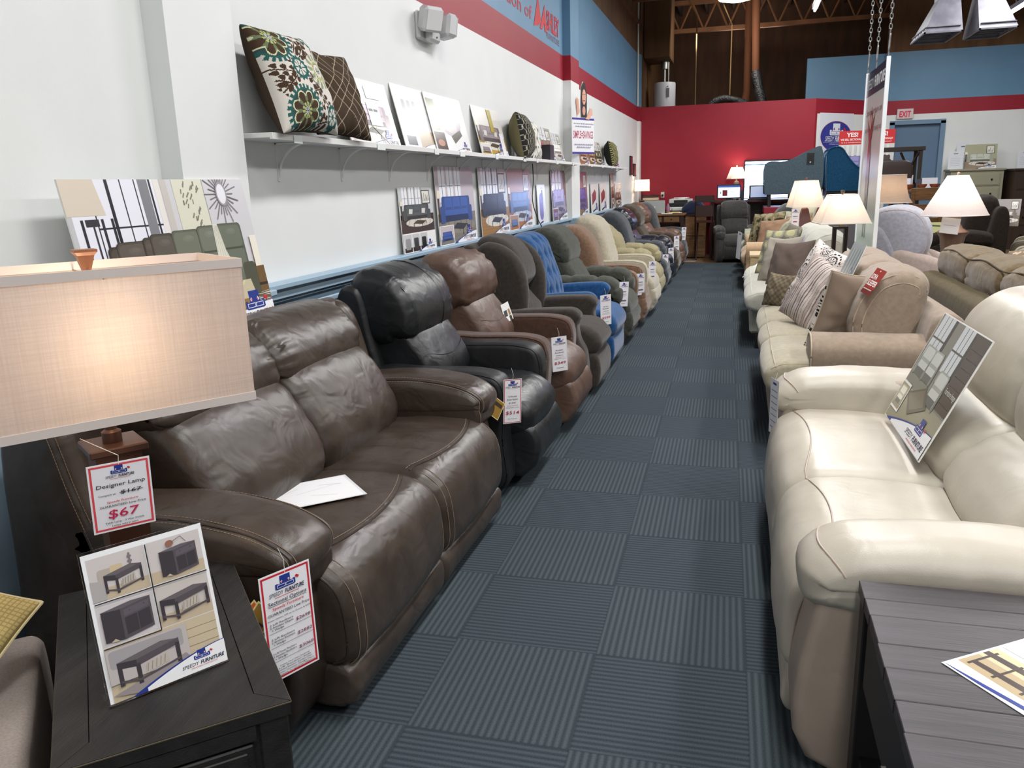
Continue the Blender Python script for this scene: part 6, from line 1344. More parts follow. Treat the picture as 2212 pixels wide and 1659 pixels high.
# ---- clear acrylic sign holder
t = thing('sign_holder', 'slanted clear acrylic holder with a flyer of dark wood tables on the black end table', 'sign holder')
AC = bpy.data.materials.new('clear_acrylic'); AC.use_nodes = True
b_ = AC.node_tree.nodes['Principled BSDF']; b_.inputs['Base Color'].default_value = (0.96, 0.97, 0.98, 1); b_.inputs['Roughness'].default_value = 0.03; b_.inputs['Transmission Weight'].default_value = 1.0; b_.inputs['IOR'].default_value = 1.3
o_ = Vector((-1.012, 1.130, TT+0.003)); uu = Vector((0.126, 0.191, 0)).normalized(); un = Vector((uu.y, -uu.x, 0))
Mf = frame(tuple(o_), tuple(uu), tuple(un), 0.20)
w, h = 0.222, 0.285
MB().box(-w/2, 0, -0.0055, w/2, h, -0.0030).box(-w/2, -0.002, -0.0055, w/2, 0.0, 0.004).build('holder_back', AC, t, Mf, smooth=False)
MB().box(-w/2, 0, -0.003, w/2, 0.003, 0.055).build('holder_foot', AC, t, frame((o_.x, o_.y, o_.z-0.004), tuple(uu), tuple(-un), 0.0), smooth=False)
p = Pic(0.00006); x0 = -0.108; w, h = 0.216, 0.279; p.clip = (x0, 0, x0+w, h)
p.rect(x0, 0, x0+w, h, (240, 240, 242)); IW = (214, 206, 204)
def cell(a, b, c, d, col=(206, 198, 196), fl=(196, 178, 152)):
    p.rect(x0+w*a, h*b, x0+w*c, h*d, col); p.rect(x0+w*a, h*b, x0+w*c, h*(b+(d-b)*0.28), fl)
cell(0.03, 0.675, 0.495, 0.965); cell(0.505, 0.675, 0.97, 0.965); cell(0.03, 0.375, 0.495, 0.665, (212, 204, 206), (212, 204, 206)); cell(0.505, 0.375, 0.97, 0.665, (204, 196, 190)); p.rect(x0+w*0.03, 0, x0+w*0.97, h*0.37, (200, 184, 156))
for q in (0.30, 0.24, 0.18): p.rect(x0+w*0.7, h*q, x0+w*0.97, h*(q+0.004), (140, 116, 90))
FW = (84, 76, 82); FD = (58, 52, 58)
def tab(a, b, c, d, legs=True, full=False):
    X = lambda q: x0+w*(a+(c-a)*q); Y = lambda q: h*(b+(d-b)*q)
    if full:
        p.poly([(X(0), Y(0.05)), (X(0.38), Y(0)), (X(0.38), Y(0.86)), (X(0), Y(0.9))], FD); p.poly([(X(0.38), Y(0)), (X(1), Y(0.12)), (X(1), Y(0.98)), (X(0.38), Y(0.86))], FW); p.poly([(X(-0.03), Y(0.9)), (X(0.38), Y(0.85)), (X(1.03), Y(0.98)), (X(0.6), Y(1.0))], (100, 92, 98))
        p.poly([(X(0.44), Y(0.62)), (X(0.96), Y(0.72)), (X(0.96), Y(0.9)), (X(0.44), Y(0.80))], (96, 88, 96)); p.poly([(X(0.44), Y(0.1)), (X(0.69), Y(0.15)), (X(0.69), Y(0.62)), (X(0.44), Y(0.58))], FD); p.poly([(X(0.71), Y(0.15)), (X(0.96), Y(0.2)), (X(0.96), Y(0.67)), (X(0.71), Y(0.62))], FD)
        p.poly([(X(0.1), Y(0.03)), (X(0.28), Y(0.0)), (X(0.19), Y(0.1))], (196, 178, 152)); p.ell(X(0.56), Y(0.76), w*0.006, h*0.003, FD); p.ell(X(0.86), Y(0.82), w*0.006, h*0.003, FD)
    else:
        p.poly([(X(0), Y(0.80)), (X(0.3), Y(0.70)), (X(1), Y(0.9)), (X(0.72), Y(1.0))], (104, 96, 100)); p.poly([(X(0), Y(0.62)), (X(0.3), Y(0.52)), (X(0.3), Y(0.72)), (X(0), Y(0.8))], FD); p.poly([(X(0.3), Y(0.52)), (X(1), Y(0.74)), (X(1), Y(0.92)), (X(0.3), Y(0.72))], FW)
        for q, l, tp in ((0.0, 0.1, 0.7), (0.28, 0.0, 0.6), (0.93, 0.2, 0.8)): p.rect(X(q), Y(l), X(q+0.07), Y(tp), FD)
        p.poly([(X(0.02), Y(0.2)), (X(0.32), Y(0.08)), (X(0.98), Y(0.28)), (X(0.98), Y(0.34)), (X(0.32), Y(0.15)), (X(0.02), Y(0.26))], FW)
        p.poly([(X(0.42), Y(0.22)), (X(0.8), Y(0.34)), (X(0.78), Y(0.62)), (X(0.44), Y(0.5))], (188, 178, 168)); 
        for q in range(5): p.line(X(0.44+0.07*q), Y(0.26+0.02*q), X(0.47+0.07*q), Y(0.5+0.02*q), 0.0012, (140, 130, 124))
p.poly([(x0+w*0.03, h*0.68), (x0+w*0.14, h*0.68), (x0+w*0.15, h*0.80), (x0+w*0.03, h*0.82)], (176, 170, 168)); p.rrect(x0+w*0.10, h*0.80, x0+w*0.24, h*0.88, 0.004, (182, 170, 160)); p.rrect(x0+w*0.20, h*0.82, x0+w*0.30, h*0.89, 0.003, (206, 184, 150))
for i, rr in enumerate((0.010, 0.004, 0.009, 0.004, 0.008, 0.004)): p.ell(x0+w*0.365, h*(0.855+0.016*i), w*rr*2.2, h*0.010, (126, 116, 118))
tab(0.14, 0.70, 0.45, 0.87); tab(0.60, 0.70, 0.92, 0.90, full=True); tab(0.06, 0.39, 0.46, 0.63, full=True); tab(0.53, 0.40, 0.95, 0.60)
p.ell(x0+w*0.70, h*0.925, w*0.035, h*0.022, (150, 100, 84)); p.band([(x0+w*0.72, h*0.93), (x0+w*0.80, h*0.955), (x0+w*0.84, h*0.91)], 0.001, (90, 80, 76))
p.rect(x0+w*0.03, h*0.12, x0+w*0.70, h*0.355, (190, 182, 180)); p.rrect(x0+w*0.05, h*0.22, x0+w*0.66, h*0.34, 0.006, (164, 158, 160)); p.poly([(x0+w*0.03, h*0.05), (x0+w*0.66, h*0.16), (x0+w*0.70, h*0.12), (x0+w*0.30, 0.0)], (150, 140, 140)); tab(0.10, 0.07, 0.62, 0.30)
p.rect(x0+w*0.03, h*0.665, x0+w*0.97, h*0.673, (40, 36, 40)); p.rect(x0+w*0.495, h*0.37, x0+w*0.505, h*0.965, (40, 36, 40)); p.rect(x0+w*0.03, h*0.363, x0+w*0.5, h*0.371, (40, 36, 40))
swoosh(p, x0+w*0.22, 0, w*0.80, h*0.16); logo(p, x0+w*0.60, h*0.045, w*0.38); p.clip = None
p.board('flyer', PAPER, t and (Mf @ Matrix.Translation((0, 0.001, -0.0012))), w, h, 0.0008, edge=(240, 240, 242), parent=t)
# ---- grey seat and yellow cushion at the left edge
TWD = surf('grey_tweed', (150, 140, 134), (164, 154, 148), 200, 0.9, 500, 0.6, 4, spec=0.1)
t = thing('armless_chair', 'grey tweed seat cut off by the left edge of the picture', 'chair')
Mg = Matrix.Translation((-1.035, 0.80, 0)) @ Matrix.Rotation(-0.82, 4, 'Z')
v, f = puff([(-0.86, 0.18), (-0.86, 0.40), (-0.5, 0.44), (-0.04, 0.43), (0.0, 0.37), (0.0, 0.18)], -0.50, -0.035, 0.03, lump=0.003); add('seat_cushion', v, f, TWD, t, Mg @ Matrix.Translation((0, 0.02, 0)))
v, f = puff([(-0.92, 0.10), (-0.82, 0.40), (-0.84, 0.66), (-0.88, 0.71), (-0.94, 0.70), (-0.96, 0.10)], -0.48, -0.12, 0.03, lump=0.003); add('backrest', v, f, TWD, t, Mg)
MB().box(-0.90, -0.49, 0.06, -0.02, -0.05, 0.18, b=0.01).box(-0.10, -0.46, 0, -0.05, -0.41, 0.06).box(-0.10, -0.14, 0, -0.05, -0.09, 0.06).box(-0.86, -0.46, 0, -0.81, -0.41, 0.06).box(-0.86, -0.14, 0, -0.81, -0.09, 0.06).build('base', TWD, t, Mg)
def weave(u, v): return (186, 166, 110) if (math.sin(u*125) > -0.6 and math.sin(v*125) > -0.6) else (158, 138, 88)
throw('mustard yellow woven cushion cut off at the left edge of the picture', 0.38, 0.36, 0.13, cM((-1.41, 1.235, 0.615), (0.50, -0.50, 0.70), -0.62) @ Matrix.Translation((-0.19, -0.18, 0)), weave, (170, 150, 96), n=250, group=None, seed=20.0, pipe=plain('cream_cord', (210, 196, 150), 0.8))

# ---- plank table lower right with brochure
PK = surf('espresso_planks', (36, 31, 35), (56, 49, 54), 3, 0.40, 14, 0.35, 6, stretch=(1.2, 16, 10))
t = thing('side_table', 'espresso plank-top table at the lower right corner with an open drawer front', 'side table')
TX, TY, TH = 0.286, 1.819, 0.56
ds = [0.085, 0.07, 0.11, 0.085, 0.10, 0.09, 0.12, 0.095, 0.10, 0.09]; y = TY; mb = MB()
for k, w in enumerate(ds):
    mb.box(TX+0.001*(k % 3), y-w+0.0007, TH-0.030, TX+0.68, y-0.0007, TH-0.0003*(k % 2), b=0.0015); y -= w
YE = y; mb.build('table_top', PK, t)
mb = MB().box(TX+0.03, YE+0.03, TH-0.10, TX+0.65, TY-0.03, TH-0.032)
for a, b in ((TX+0.005, TY-0.065), (TX+0.60, TY-0.065), (TX+0.005, YE+0.005), (TX+0.60, YE+0.005)): mb.box(a, b, 0, a+0.06, b+0.06, TH-0.031, b=0.003)
mb.box(TX+0.02, YE+0.03, 0.12, TX+0.65, TY-0.03, 0.15)
mb.build('frame', plain('espresso_frame', (34, 30, 32), 0.5), t)
d = MB().box(TX+0.012, YE+0.08, TH-0.22, TX+0.03, TY-0.08, TH-0.05, b=0.004).build('drawer', plain('espresso_frame', (34, 30, 32), 0.5), t)
MB().lathe([(0.005, 0), (0.006, 0.014), (0.013, 0.018), (0.012, 0.026), (0.003, 0.028)], 12, M=Matrix.Translation((TX+0.012, (YE+TY)/2, TH-0.135)) @ Matrix.Rotation(-PI/2, 4, 'Y')).build('knob', plain('dark_bronze', (40, 34, 30), 0.4, 0.8), d)
p = Pic(0.00005); w, h = 0.28, 0.216; x0 = 0; p.clip = (0.0, 0.0, w, h)
p.rect(0, 0, w, h, (226, 226, 226)); p.rect(w*0.02, h*0.16, w*0.60, h*0.62, (178, 158, 122)); p.rect(w*0.02, h*0.40, w*0.60, h*0.62, (206, 190, 152))
for a, b, c, d_ in ((0.02, 0.45, 0.62, 0.52), (0.06, 0.24, 0.62, 0.30)): p.poly([(w*a, h*b), (w*c, h*(b+0.02)), (w*c, h*(d_+0.04)), (w*a, h*d_)], (58, 42, 34))
for q in (0.06, 0.24, 0.44, 0.58): p.rect(w*q, h*0.2, w*(q+0.02), h*0.56, (58, 42, 34))
p.ell(w*0.36, h*0.60, w*0.05, h*0.05, (150, 136, 106)); p.rect(w*0.66, h*0.2, w, h*0.62, (200, 196, 190)); p.rect(w*0.02, h*0.68, w, h, (196, 196, 200)); p.poly([(w*0.2, h*0.70), (w*0.6, h*0.72), (w*0.56, h*0.95), (w*0.3, h*0.9)], (70, 70, 78)); p.rect(w*0.30, h*0.76, w*0.36, h*0.82, (20, 20, 24)); p.rect(w*0.38, h*0.82, w*0.44, h*0.88, (20, 20, 24))
p.poly([(0, h*0.02), (w*0.6, h*0.10), (w, h*0.13), (w, h*0.10), (w*0.3, h*0.02)], BLUE); p.clip = None
Mb = Matrix.Translation((0.352, 1.405, TH+0.0018)) @ Matrix.Rotation(0.86-0.02, 4, 'Z') @ Matrix.Rotation(0, 4, 'X')
Mb = Matrix(((0.66, -0.75, 0, 0.0), (0.75, 0.66, 0, 0), (0, 0, 1, 0), (0, 0, 0, 1)))
ub = Vector((0.50, -0.70, 0)).normalized(); vb = Vector((0.70, 0.50, 0)).normalized()
a0 = Vector((0.390, 1.506, TH+0.0015))
p.board('brochure', GLOSS, Matrix(((ub.x, vb.x, 0, a0.x), (ub.y, vb.y, 0, a0.y), (0, 0, 1, a0.z), (0, 0, 0, 1))), w, h, 0.0008, x0=0, label='glossy furniture brochure lying on the espresso plank table', cat='brochure')

# ================================================================ LAMPS AND TABLES FARTHER BACK
WS = shade_mat('white_cloth_shade', (232, 224, 214)); WS2 = shade_mat('white_cone_shade', (226, 220, 220)); BS = shade_mat('tan_bell_shade', (188, 166, 148))
WIRE = plain('shade_wire', (222, 216, 206), 0.6)
def etable(label, x0, x1, y0, y1, z, mat, cat='end table'):
    t = thing('end_table', label, cat)
    MB().box(x0, y0, z-0.03, x1, y1, z, b=0.004).build('table_top', mat, t)
    mb = MB().box(x0+0.02, y0+0.02, z-0.14, x1-0.02, y1-0.02, z-0.032).box(x0+0.03, y0+0.03, 0.14, x1-0.03, y1-0.03, 0.16)
    for a in (x0+0.01, x1-0.055):
        for b in (y0+0.01, y1-0.055): mb.box(a, b, 0, a+0.045, b+0.045, z-0.03)
    mb.build('frame', mat, t); return t
WT = wood('walnut_wood', (96, 70, 56), (122, 92, 72), (2, 14, 14), 0.4); OKW = wood('pale_oak_wood', (176, 152, 112), (200, 178, 138), (2, 14, 14), 0.5)
etable('walnut end table with papers between the sleeper sofa and the pale sofa', 0.24, 0.84, 6.70, 7.16, 0.60, WT)
p = Pic(0.0001); p.rect(-0.14, -0.10, 0.14, 0.10, (224, 222, 218)); p.poly([(-0.08, -0.04), (0.08, -0.06), (0.06, 0.05), (-0.06, 0.04)], (120, 110, 106))
p.board('brochure', PAPER, Matrix.Translation((0.44, 6.84, 0.603)) @ Matrix.Rotation(-1.3, 4, 'Z'), 0.28, 0.20, 0.001, y0=-0.10, label='printed sheet lying on the walnut end table', cat='brochure')
MB().prism([(0.15*math.cos(a)*1.5, 0.10*math.sin(a)) for a in np.linspace(0, 2*PI, 24, endpoint=False)], 0, 0.022, M=Matrix.Translation((0.50, 7.05, 0.601))).build('cutting_board', OKW); tag(bpy.data.objects['cutting_board'], 'pale oval board at the far edge of the walnut end table', 'board')
etable('pale oak end table beyond the pale sofa', 0.10, 0.70, 9.80, 10.35, 0.60, OKW)
etable('dark lamp table behind the camouflage cushion sofa', 0.50, 0.98, 11.0+0.0-0.55+0.05, 10.95, 0.62, plain('dark_mahogany', (50, 26, 20), 0.35))
def sqlamp(label, x, y, zt, z0, z1, hb, ht, column, mat, power, rz=0.0, cut=0.0, finial=None, base=0.07, name='table_lamp', group='lit square-shaded lamps'):
    t = thing(name, label, 'lamp'); M = Matrix.Translation((x, y, 0)) @ Matrix.Rotation(rz, 4, 'Z')
    MB().box(-base, -base, zt, base, base, zt+0.02, b=0.004).build('base', mat, t, M)
    column(M, t, zt+0.02, z0+0.01)
    rect_shade(t, M, hb, hb, z0, ht, ht, z1, WS, WIRE, cut, 0.006)
    MB().tube([(0, 0, z0), (0, 0, z0+0.07)], 0.008, 8).tube([(0.05, 0, z0+0.03), (0.055, 0, (z0+z1)/2), (0, 0, z1-0.01)], 0.0025, 5).tube([(-0.05, 0, z0+0.03), (-0.055, 0, (z0+z1)/2), (0, 0, z1-0.01)], 0.0025, 5).tube([(-ht, 0, z1-0.008), (ht, 0, z1-0.008)], 0.002, 5).tube([(0, -ht, z1-0.008), (0, ht, z1-0.008)], 0.002, 5).build('harp', plain('brass_wire', (170, 140, 90), 0.3, 1.0), t, M)
    (finial or (lambda: MB().lathe([(0.006, z1-0.008), (0.012, z1+0.01), (0.018, z1+0.03), (0.002, z1+0.032)], 8).build('finial', mat, t, M)))()
    bulb(t, M, z0+0.12, power); return t
BLW = plain('black_brown_metal', (34, 26, 24), 0.35, 0.3)
def colA(M, t, a, b):
    mb = MB().box(-0.055, -0.022, a, -0.03, 0.022, b-0.05, b=0.002).box(0.03, -0.022, a, 0.055, 0.022, b-0.05, b=0.002).box(-0.055, -0.022, b-0.052, 0.055, 0.022, b-0.035, b=0.002).box(-0.03, -0.018, a+0.12, 0.03, 0.018, a+0.13)
    mb.build('column', BLW, t, M); MB().tube([(0, 0, b-0.04), (0, 0, b+0.02)], 0.01, 8).build('neck', plain('brass_wire', (170, 140, 90), 0.3, 1.0), t, M)
t = sqlamp('lit lamp with wide square shade and black open column on the walnut end table', 0.745, 6.90, 0.60, 1.095, 1.315, 0.185, 0.095, colA, BLW, 2.2, rz=0.12)
def colB(M, t, a, b):
    mb = MB(); q = [(-1, -1), (1, -1), (1, 1), (-1, 1)]; zs = ((a, 0.030), (a+(b-a)*0.42, 0.085), (b-0.03, 0.035), (b, 0.012)); k = 0
    for z, r in zs: mb.v += [(x*r, y*r, z) for x, y in q]
    for i in range(3): mb.f += [(i*4+j, i*4+(j+1) % 4, i*4+4+(j+1) % 4, i*4+4+j) for j in range(4)]; mb.mi += [0]*4
    mb.f += [(3, 2, 1, 0), (12, 13, 14, 15)]; mb.mi += [0, 0]; mb.build('body', plain('mahogany_block', (84, 38, 28), 0.35), t, M, smooth=False)
t = sqlamp('lit lamp with square shade and angular mahogany body, price tag hanging, nearest the red partition', 0.74, 10.75, 0.62, 1.095, 1.415, 0.19, 0.115, colB, plain('mahogany_block', (84, 38, 28), 0.35), 2.2, rz=0.15)
M = frame((0.62, 10.52, 1.085), (0.95, -0.3, 0), (-0.3, -0.95, 0)); price_tag('pink-bordered price tag hanging under the mahogany lamp shade', M, 0.095, 0.22, [('-', 0.41, 0.025, 0.6, BK), ('-', 0.72, 0.06, 0.5, (196, 60, 84)), ('-', 0.5, 0.012, 0.6, (150, 120, 130))], (224, 150, 150), group=None)
# round cone-shaded lamp on its table behind the olive sofa
def roundshade(t, M, r0, z0, r1, z1, mat, n=40, mid=None, rim=True):
    pf = [(r0, z0), (r1, z1)] if not mid else mid
    v = []; f = []
    for r, z in pf:
        for j in range(n): v.append((r*math.cos(2*PI*j/n), r*math.sin(2*PI*j/n), z))
    for i in range(len(pf)-1):
        for j in range(n): f.append((i*n+j, i*n+(j+1) % n, (i+1)*n+(j+1) % n, (i+1)*n+j))
    o = add('lamp_shade', v, f, mat, t, M, fix=False, angle=60)
    if rim: MB().tube([(pf[0][0]*math.cos(a), pf[0][0]*math.sin(a), pf[0][1]) for a in np.linspace(0, 2*PI, n, endpoint=False)], 0.003, 5, closed=True).build('shade_trim', WIRE, o, M); rim and MB().tube([(pf[-1][0]*math.cos(a), pf[-1][0]*math.sin(a), pf[-1][1]) for a in np.linspace(0, 2*PI, n, endpoint=False)], 0.003, 5, closed=True).build('shade_trim', WIRE, o, M)
etable('small dark table under the cone-shaded lamp', 1.36, 1.84, 7.02, 7.48, 0.62, plain('dark_mahogany', (50, 26, 20), 0.35))
t = thing('table_lamp', 'lit lamp with large white cone shade and pewter vase body, front right', 'lamp'); M = Matrix.Translation((1.60, 7.15, 0))
TER = plain('brushed_pewter_pink', (150, 122, 108), 0.3, 0.5)
MB().lathe([(0.07, 0.62), (0.07, 0.635), (0.045, 0.65), (0.055, 0.74), (0.075, 0.86), (0.09, 0.96), (0.115, 1.0), (0.105, 1.01), (0.07, 1.03), (0.045, 1.07), (0.05, 1.10), (0.045, 1.13), (0.02, 1.15), (0.012, 1.16)], 32).build('body', TER, t, M)
roundshade(t, M, 0.238, 1.13, 0.075, 1.43, WS2)
MB().tube([(0, 0, 1.16), (0, 0, 1.22)], 0.008, 8).tube([(0.04, 0, 1.18), (0.05, 0, 1.3), (0, 0, 1.42)], 0.0025, 5).tube([(-0.04, 0, 1.18), (-0.05, 0, 1.3), (0, 0, 1.42)], 0.0025, 5).tube([(-0.075, 0, 1.42), (0.075, 0, 1.42)], 0.002, 5).build('harp', plain('brass_wire', (170, 140, 90), 0.3, 1.0), t, M)
MB().lathe([(0.008, 1.42), (0.01, 1.435), (0.004, 1.44), (0.012, 1.45), (0.003, 1.46)], 12).build('finial', TER, t, M); bulb(t, M, 1.26, 2.4, col=(1, 0.86, 0.72))
p = Pic(0.0001); p.rect(-0.065, -0.12, 0.065, 0, (240, 238, 236)); p.rect(-0.045, -0.06, 0.045, -0.055, (196, 190, 190)); p.board('price_card', PAPER, frame((1.555, 7.02, 1.115), (0.95, -0.3, 0), (-0.3, -0.95, 0)) @ Matrix.Rotation(-0.12, 4, 'Z'), 0.13, 0.12, 0.0006, y0=-0.12, label='plain white price card hanging in front of the cone-shaded lamp', cat='price tag')
t = thing('table_lamp', 'tan bell-shaped lampshade on a dark lamp, just right of the hanging banner', 'lamp'); M = Matrix.Translation((1.76, 11.0, 0)); 
etable('dark table under the tan bell-shaded lamp', 1.55, 2.0, 10.8, 11.25, 0.66, plain('dark_mahogany', (50, 26, 20), 0.35))
MB().lathe([(0.08, 0.66), (0.08, 0.68), (0.03, 0.72), (0.06, 0.82), (0.06, 0.92), (0.025, 1.0), (0.012, 1.04), (0.012, 1.14)], 24).build('body', BLW, t, M)
roundshade(t, M, 0, 0, 0, 0, BS, 24, [(0.225, 1.12), (0.185, 1.18), (0.158, 1.27), (0.145, 1.36), (0.142, 1.45)])
MB().tube([(-0.138, 0, 1.44), (0.138, 0, 1.44)], 0.002, 5).tube([(0, 0, 1.14), (0, 0, 1.44)], 0.003, 5).build('harp', BLW, t, M); bulb(t, M, 1.24, 0.7, col=(1, 0.88, 0.74))
p = Pic(0.0001); p.rect(-0.05, -0.09, 0.05, 0, (236, 232, 232)); p.rect(-0.05, -0.03, 0.0, 0, (206, 40, 50)); p.rect(-0.01, -0.07, 0.03, -0.05, (40, 36, 40)); p.board('price_card', PAPER, frame((1.74, 10.83, 1.09), (1, -0.1, 0), (-0.1, -1, 0)), 0.10, 0.09, 0.0006, y0=-0.09, label='small red and white price card under the tan bell shade', cat='price tag')
# slim lamp by the far left corner
etable('small dark table by the far left corner under the slim lamp', -2.03, -1.73, 16.0, 16.36, 0.70, plain('dark_mahogany', (50, 26, 20), 0.35))
t = thing('table_lamp', 'lit slim dark lamp with small box shade in the far left corner', 'lamp'); M = Matrix.Translation((-1.88, 16.16, 0))
MB().lathe([(0.05, 0.70), (0.05, 0.715), (0.015, 0.74), (0.03, 0.86), (0.022, 1.0), (0.038, 1.10), (0.012, 1.12), (0.008, 1.30)], 20).build('body', BLW, t, M)
rect_shade(t, M, 0.135, 0.09, 1.28, 0.13, 0.085, 1.50, WS, WIRE, 0, 0.006); MB().tube([(0, 0, 1.2), (0, 0, 1.49)], 0.003, 5).tube([(-0.13, 0, 1.49), (0.13, 0, 1.49)], 0.002, 5).build('harp', BLW, t, M); bulb(t, M, 1.36, 5.0)
# ================================================================ BEHIND THE RIGHT ROW
OLV = fabric('olive_brown_velvet', (96, 80, 52), 18, 0.3); OLF = fabric('olive_frame_fabric', (82, 72, 48), 8, 0.1)
# olive sofa faces away (+x): its back runs parallel to the sleeper sofa
t = thing('sofa', 'olive brown sofa seen from behind with gathered roll back and dark piping', 'sofa', (2.22, 4.45, 0), 0.0)
W_ = 2.35; xs = np.linspace(0.02, W_-0.02, 4)
bp = [(-0.74, 0.66), (-0.78, 0.78), (-0.76, 0.88), (-0.66, 0.925), (-0.52, 0.90), (-0.46, 0.78), (-0.50, 0.55), (-0.62, 0.52)]
for i in range(3):
    pobj('back_cushion', OLV, t, bp, xs[i]+0.002, xs[i+1]-0.002, 0.05, bulge=0.025, gather=(0.007, 16, 0.12), seed=i+2.0, k=8, lump=0.012)
piping('piping', plain('dark_olive_cord', (66, 54, 34), 0.8), t, [([(-0.765, y, 0.905-0.012*math.cos(y*8)) for y in np.linspace(0.05, W_-0.05, 60)], False)], 0.005)
pobj('back_shell', OLF, t, [(-0.92, 0.10), (-0.80, 0.10), (-0.74, 0.5), (-0.76, 0.72), (-0.84, 0.74), (-0.92, 0.70), (-0.93, 0.4)], 0.0, W_, 0.03, k=5)
for a in (0.0, W_-0.22): arm(t, a, a+0.22, OLF, 'roll', h=0.62, xb=-0.85, x1=-0.05)
xs = np.linspace(0.24, W_-0.24, 4)
for i in range(3): pobj('seat_cushion', OLV, t, [(-0.60, 0.33), (-0.60, 0.46), (-0.45, 0.50), (-0.2, 0.505), (-0.04, 0.49), (0.0, 0.44), (0.0, 0.36), (-0.3, 0.32)], xs[i], xs[i+1], 0.045, seed=i)
seatbase(t, 0.02, W_-0.02, OLF)
# lavender-grey swivel recliner seen side-on
LV = fabric('lavender_grey_velour', (158, 156, 166), 14, 0.5); LV2 = fabric('pinkish_velour', (178, 160, 150), 10, 0.4)
t = thing('recliner', 'lavender-grey velour recliner seen from the side, right of the hanging banner', 'recliner', (1.07, 8.42, 0), -0.22); t.scale = (1.2, 1.1, 1.14)
T_ = Matrix.Identity(4)
pobj('back_shell', LV, t, [(0.0, 0.10), (0.30, 0.10), (0.30, 0.50), (0.24, 0.72), (0.14, 0.86), (0.02, 0.80), (-0.02, 0.5)], 0.0, 0.80, 0.04, bulge=0.01, k=7)
pobj('headrest', LV, t, [(0.05, 0.62), (0.00, 0.78), (0.06, 0.94), (0.22, 1.01), (0.40, 0.98), (0.50, 0.84), (0.50, 0.66), (0.42, 0.58), (0.2, 0.60)], 0.03, 0.77, 0.07, bulge=0.01, gather=(0.006, 19, 0.06), seed=2, k=8)
pobj('lumbar_cushion', LV2, t, [(0.22, 0.42), (0.20, 0.58), (0.32, 0.66), (0.48, 0.62), (0.56, 0.48), (0.40, 0.40)], 0.08, 0.72, 0.06, seed=3)
for a in (0.0, 0.66): pobj('armrest', LV2, t, [(0.12, 0.10), (0.14, 0.52), (0.28, 0.66), (0.50, 0.62), (0.72, 0.52), (0.84, 0.46), (0.86, 0.10)], a, a+0.14, 0.05, bulge=0.008, gather=(0.004, 12, 0.05), seed=a+1, k=7)
pobj('seat_cushion', LV2, t, [(0.30, 0.28), (0.30, 0.44), (0.6, 0.47), (0.9, 0.45), (0.96, 0.36), (0.9, 0.28)], 0.13, 0.67, 0.05, seed=4)
box('base_frame', 0.06, 0.05, 0.03, 0.88, 0.75, 0.28, LV, t, b=0.02)
piping('piping', LV2, t, [(surfline([(0.05, 0.62), (0.00, 0.78), (0.06, 0.94), (0.22, 1.01), (0.40, 0.98), (0.50, 0.84), (0.50, 0.66), (0.42, 0.58), (0.2, 0.60)], 0.03, 0.77, 0.07, 0.01, c=0.25, s0=0.05, s1=0.7), False)], 0.004)
# dark brown recliner pair behind the cone lamp
DKB = fabric('very_dark_brown_plush', (36, 29, 24), 6, 0.05)
rrec('very dark brown plush recliner behind the cone-shaded lamp', 11.95, 1.1, DKB, 2.18, 1, 1.14, 'puffy', 0.24, rz=PI*0.98, sd=11, h=0.76)
p = Pic(0.0001); p.rect(-0.14, 0, 0.14, 0.18, (160, 164, 110)); p.line(-0.1, 0.14, 0.1, 0.12, 0.02, (50, 50, 40)); p.board('flyer', PAPER, Matrix.Translation((2.30, 10.86, 0.72)) @ Euler((1.1, 0, 0.2)).to_matrix().to_4x4(), 0.28, 0.18, 0.001, label='olive green flyer on the dark recliner under the cone shade', cat='paper')
# right edge: sage ottoman chair, patterned fabric arm, seats with cards
SG = fabric('sage_grey_velvet', (122, 128, 112), 12, 0.4)
t = thing('armchair', 'rounded sage grey armchair cut off by the right edge of the picture', 'armchair', (2.72, 8.65, 0), 0.1)
pobj('armrest', SG, t, [(0.0, 0.14), (-0.02, 0.45), (0.06, 0.62), (0.22, 0.70), (0.45, 0.68), (0.62, 0.55), (0.66, 0.14)], 0.0, 0.24, 0.09, seed=1, k=7)
pobj('armrest', SG, t, [(0.0, 0.14), (-0.02, 0.45), (0.06, 0.62), (0.22, 0.70), (0.45, 0.68), (0.62, 0.55), (0.66, 0.14)], 0.66, 0.90, 0.09, seed=1, k=7)
pobj('seat_cushion', SG, t, [(0.0, 0.28), (0.0, 0.44), (0.3, 0.48), (0.7, 0.46), (0.72, 0.3)], 0.2, 0.7, 0.05, seed=2)
pobj('backrest', SG, t, [(0.55, 0.2), (0.58, 0.6), (0.66, 0.86), (0.78, 0.88), (0.80, 0.5), (0.76, 0.2)], 0.04, 0.86, 0.05, seed=2)
mb = MB(); [mb.box(x, y, 0, x+0.05, y+0.05, 0.15) for x in (0.02, 0.62) for y in (0.04, 0.8)]; mb.build('feet', plain('dark_foot', (22, 20, 20), 0.5), t)
p = Pic(0.0001); p.rect(-0.05, -0.05, 0.05, 0, (206, 160, 150)); p.board('price_card', PAPER, frame((2.68, 8.62, 0.40), (0.9, -0.3, 0), (-0.3, -0.9, 0)), 0.1, 0.09, 0.0006, y0=-0.07, label='small pink card at the foot of the sage armchair', cat='price tag')
PT = lambda u, v: ((176, 160, 140) if noise.noise(Vector((u*7, v*7, 5))) > 0.1 else (120, 104, 88))
throw('patterned tan cushion at the right edge behind the olive sofa back', 0.5, 0.42, 0.2, cM((2.20, 7.05, 0.70), (-0.6, -0.6, 0.5), 0.2), PT, (120, 104, 88), n=50, seed=31.0)
t = rrec('taupe recliner with a printed card, far right behind the sage armchair', 12.3, 0.95, fabric('taupe_far_fabric', (112, 102, 86), 10), 3.5, 1, 1.05, 'track', 0.16, rz=PI*0.9, sd=21)
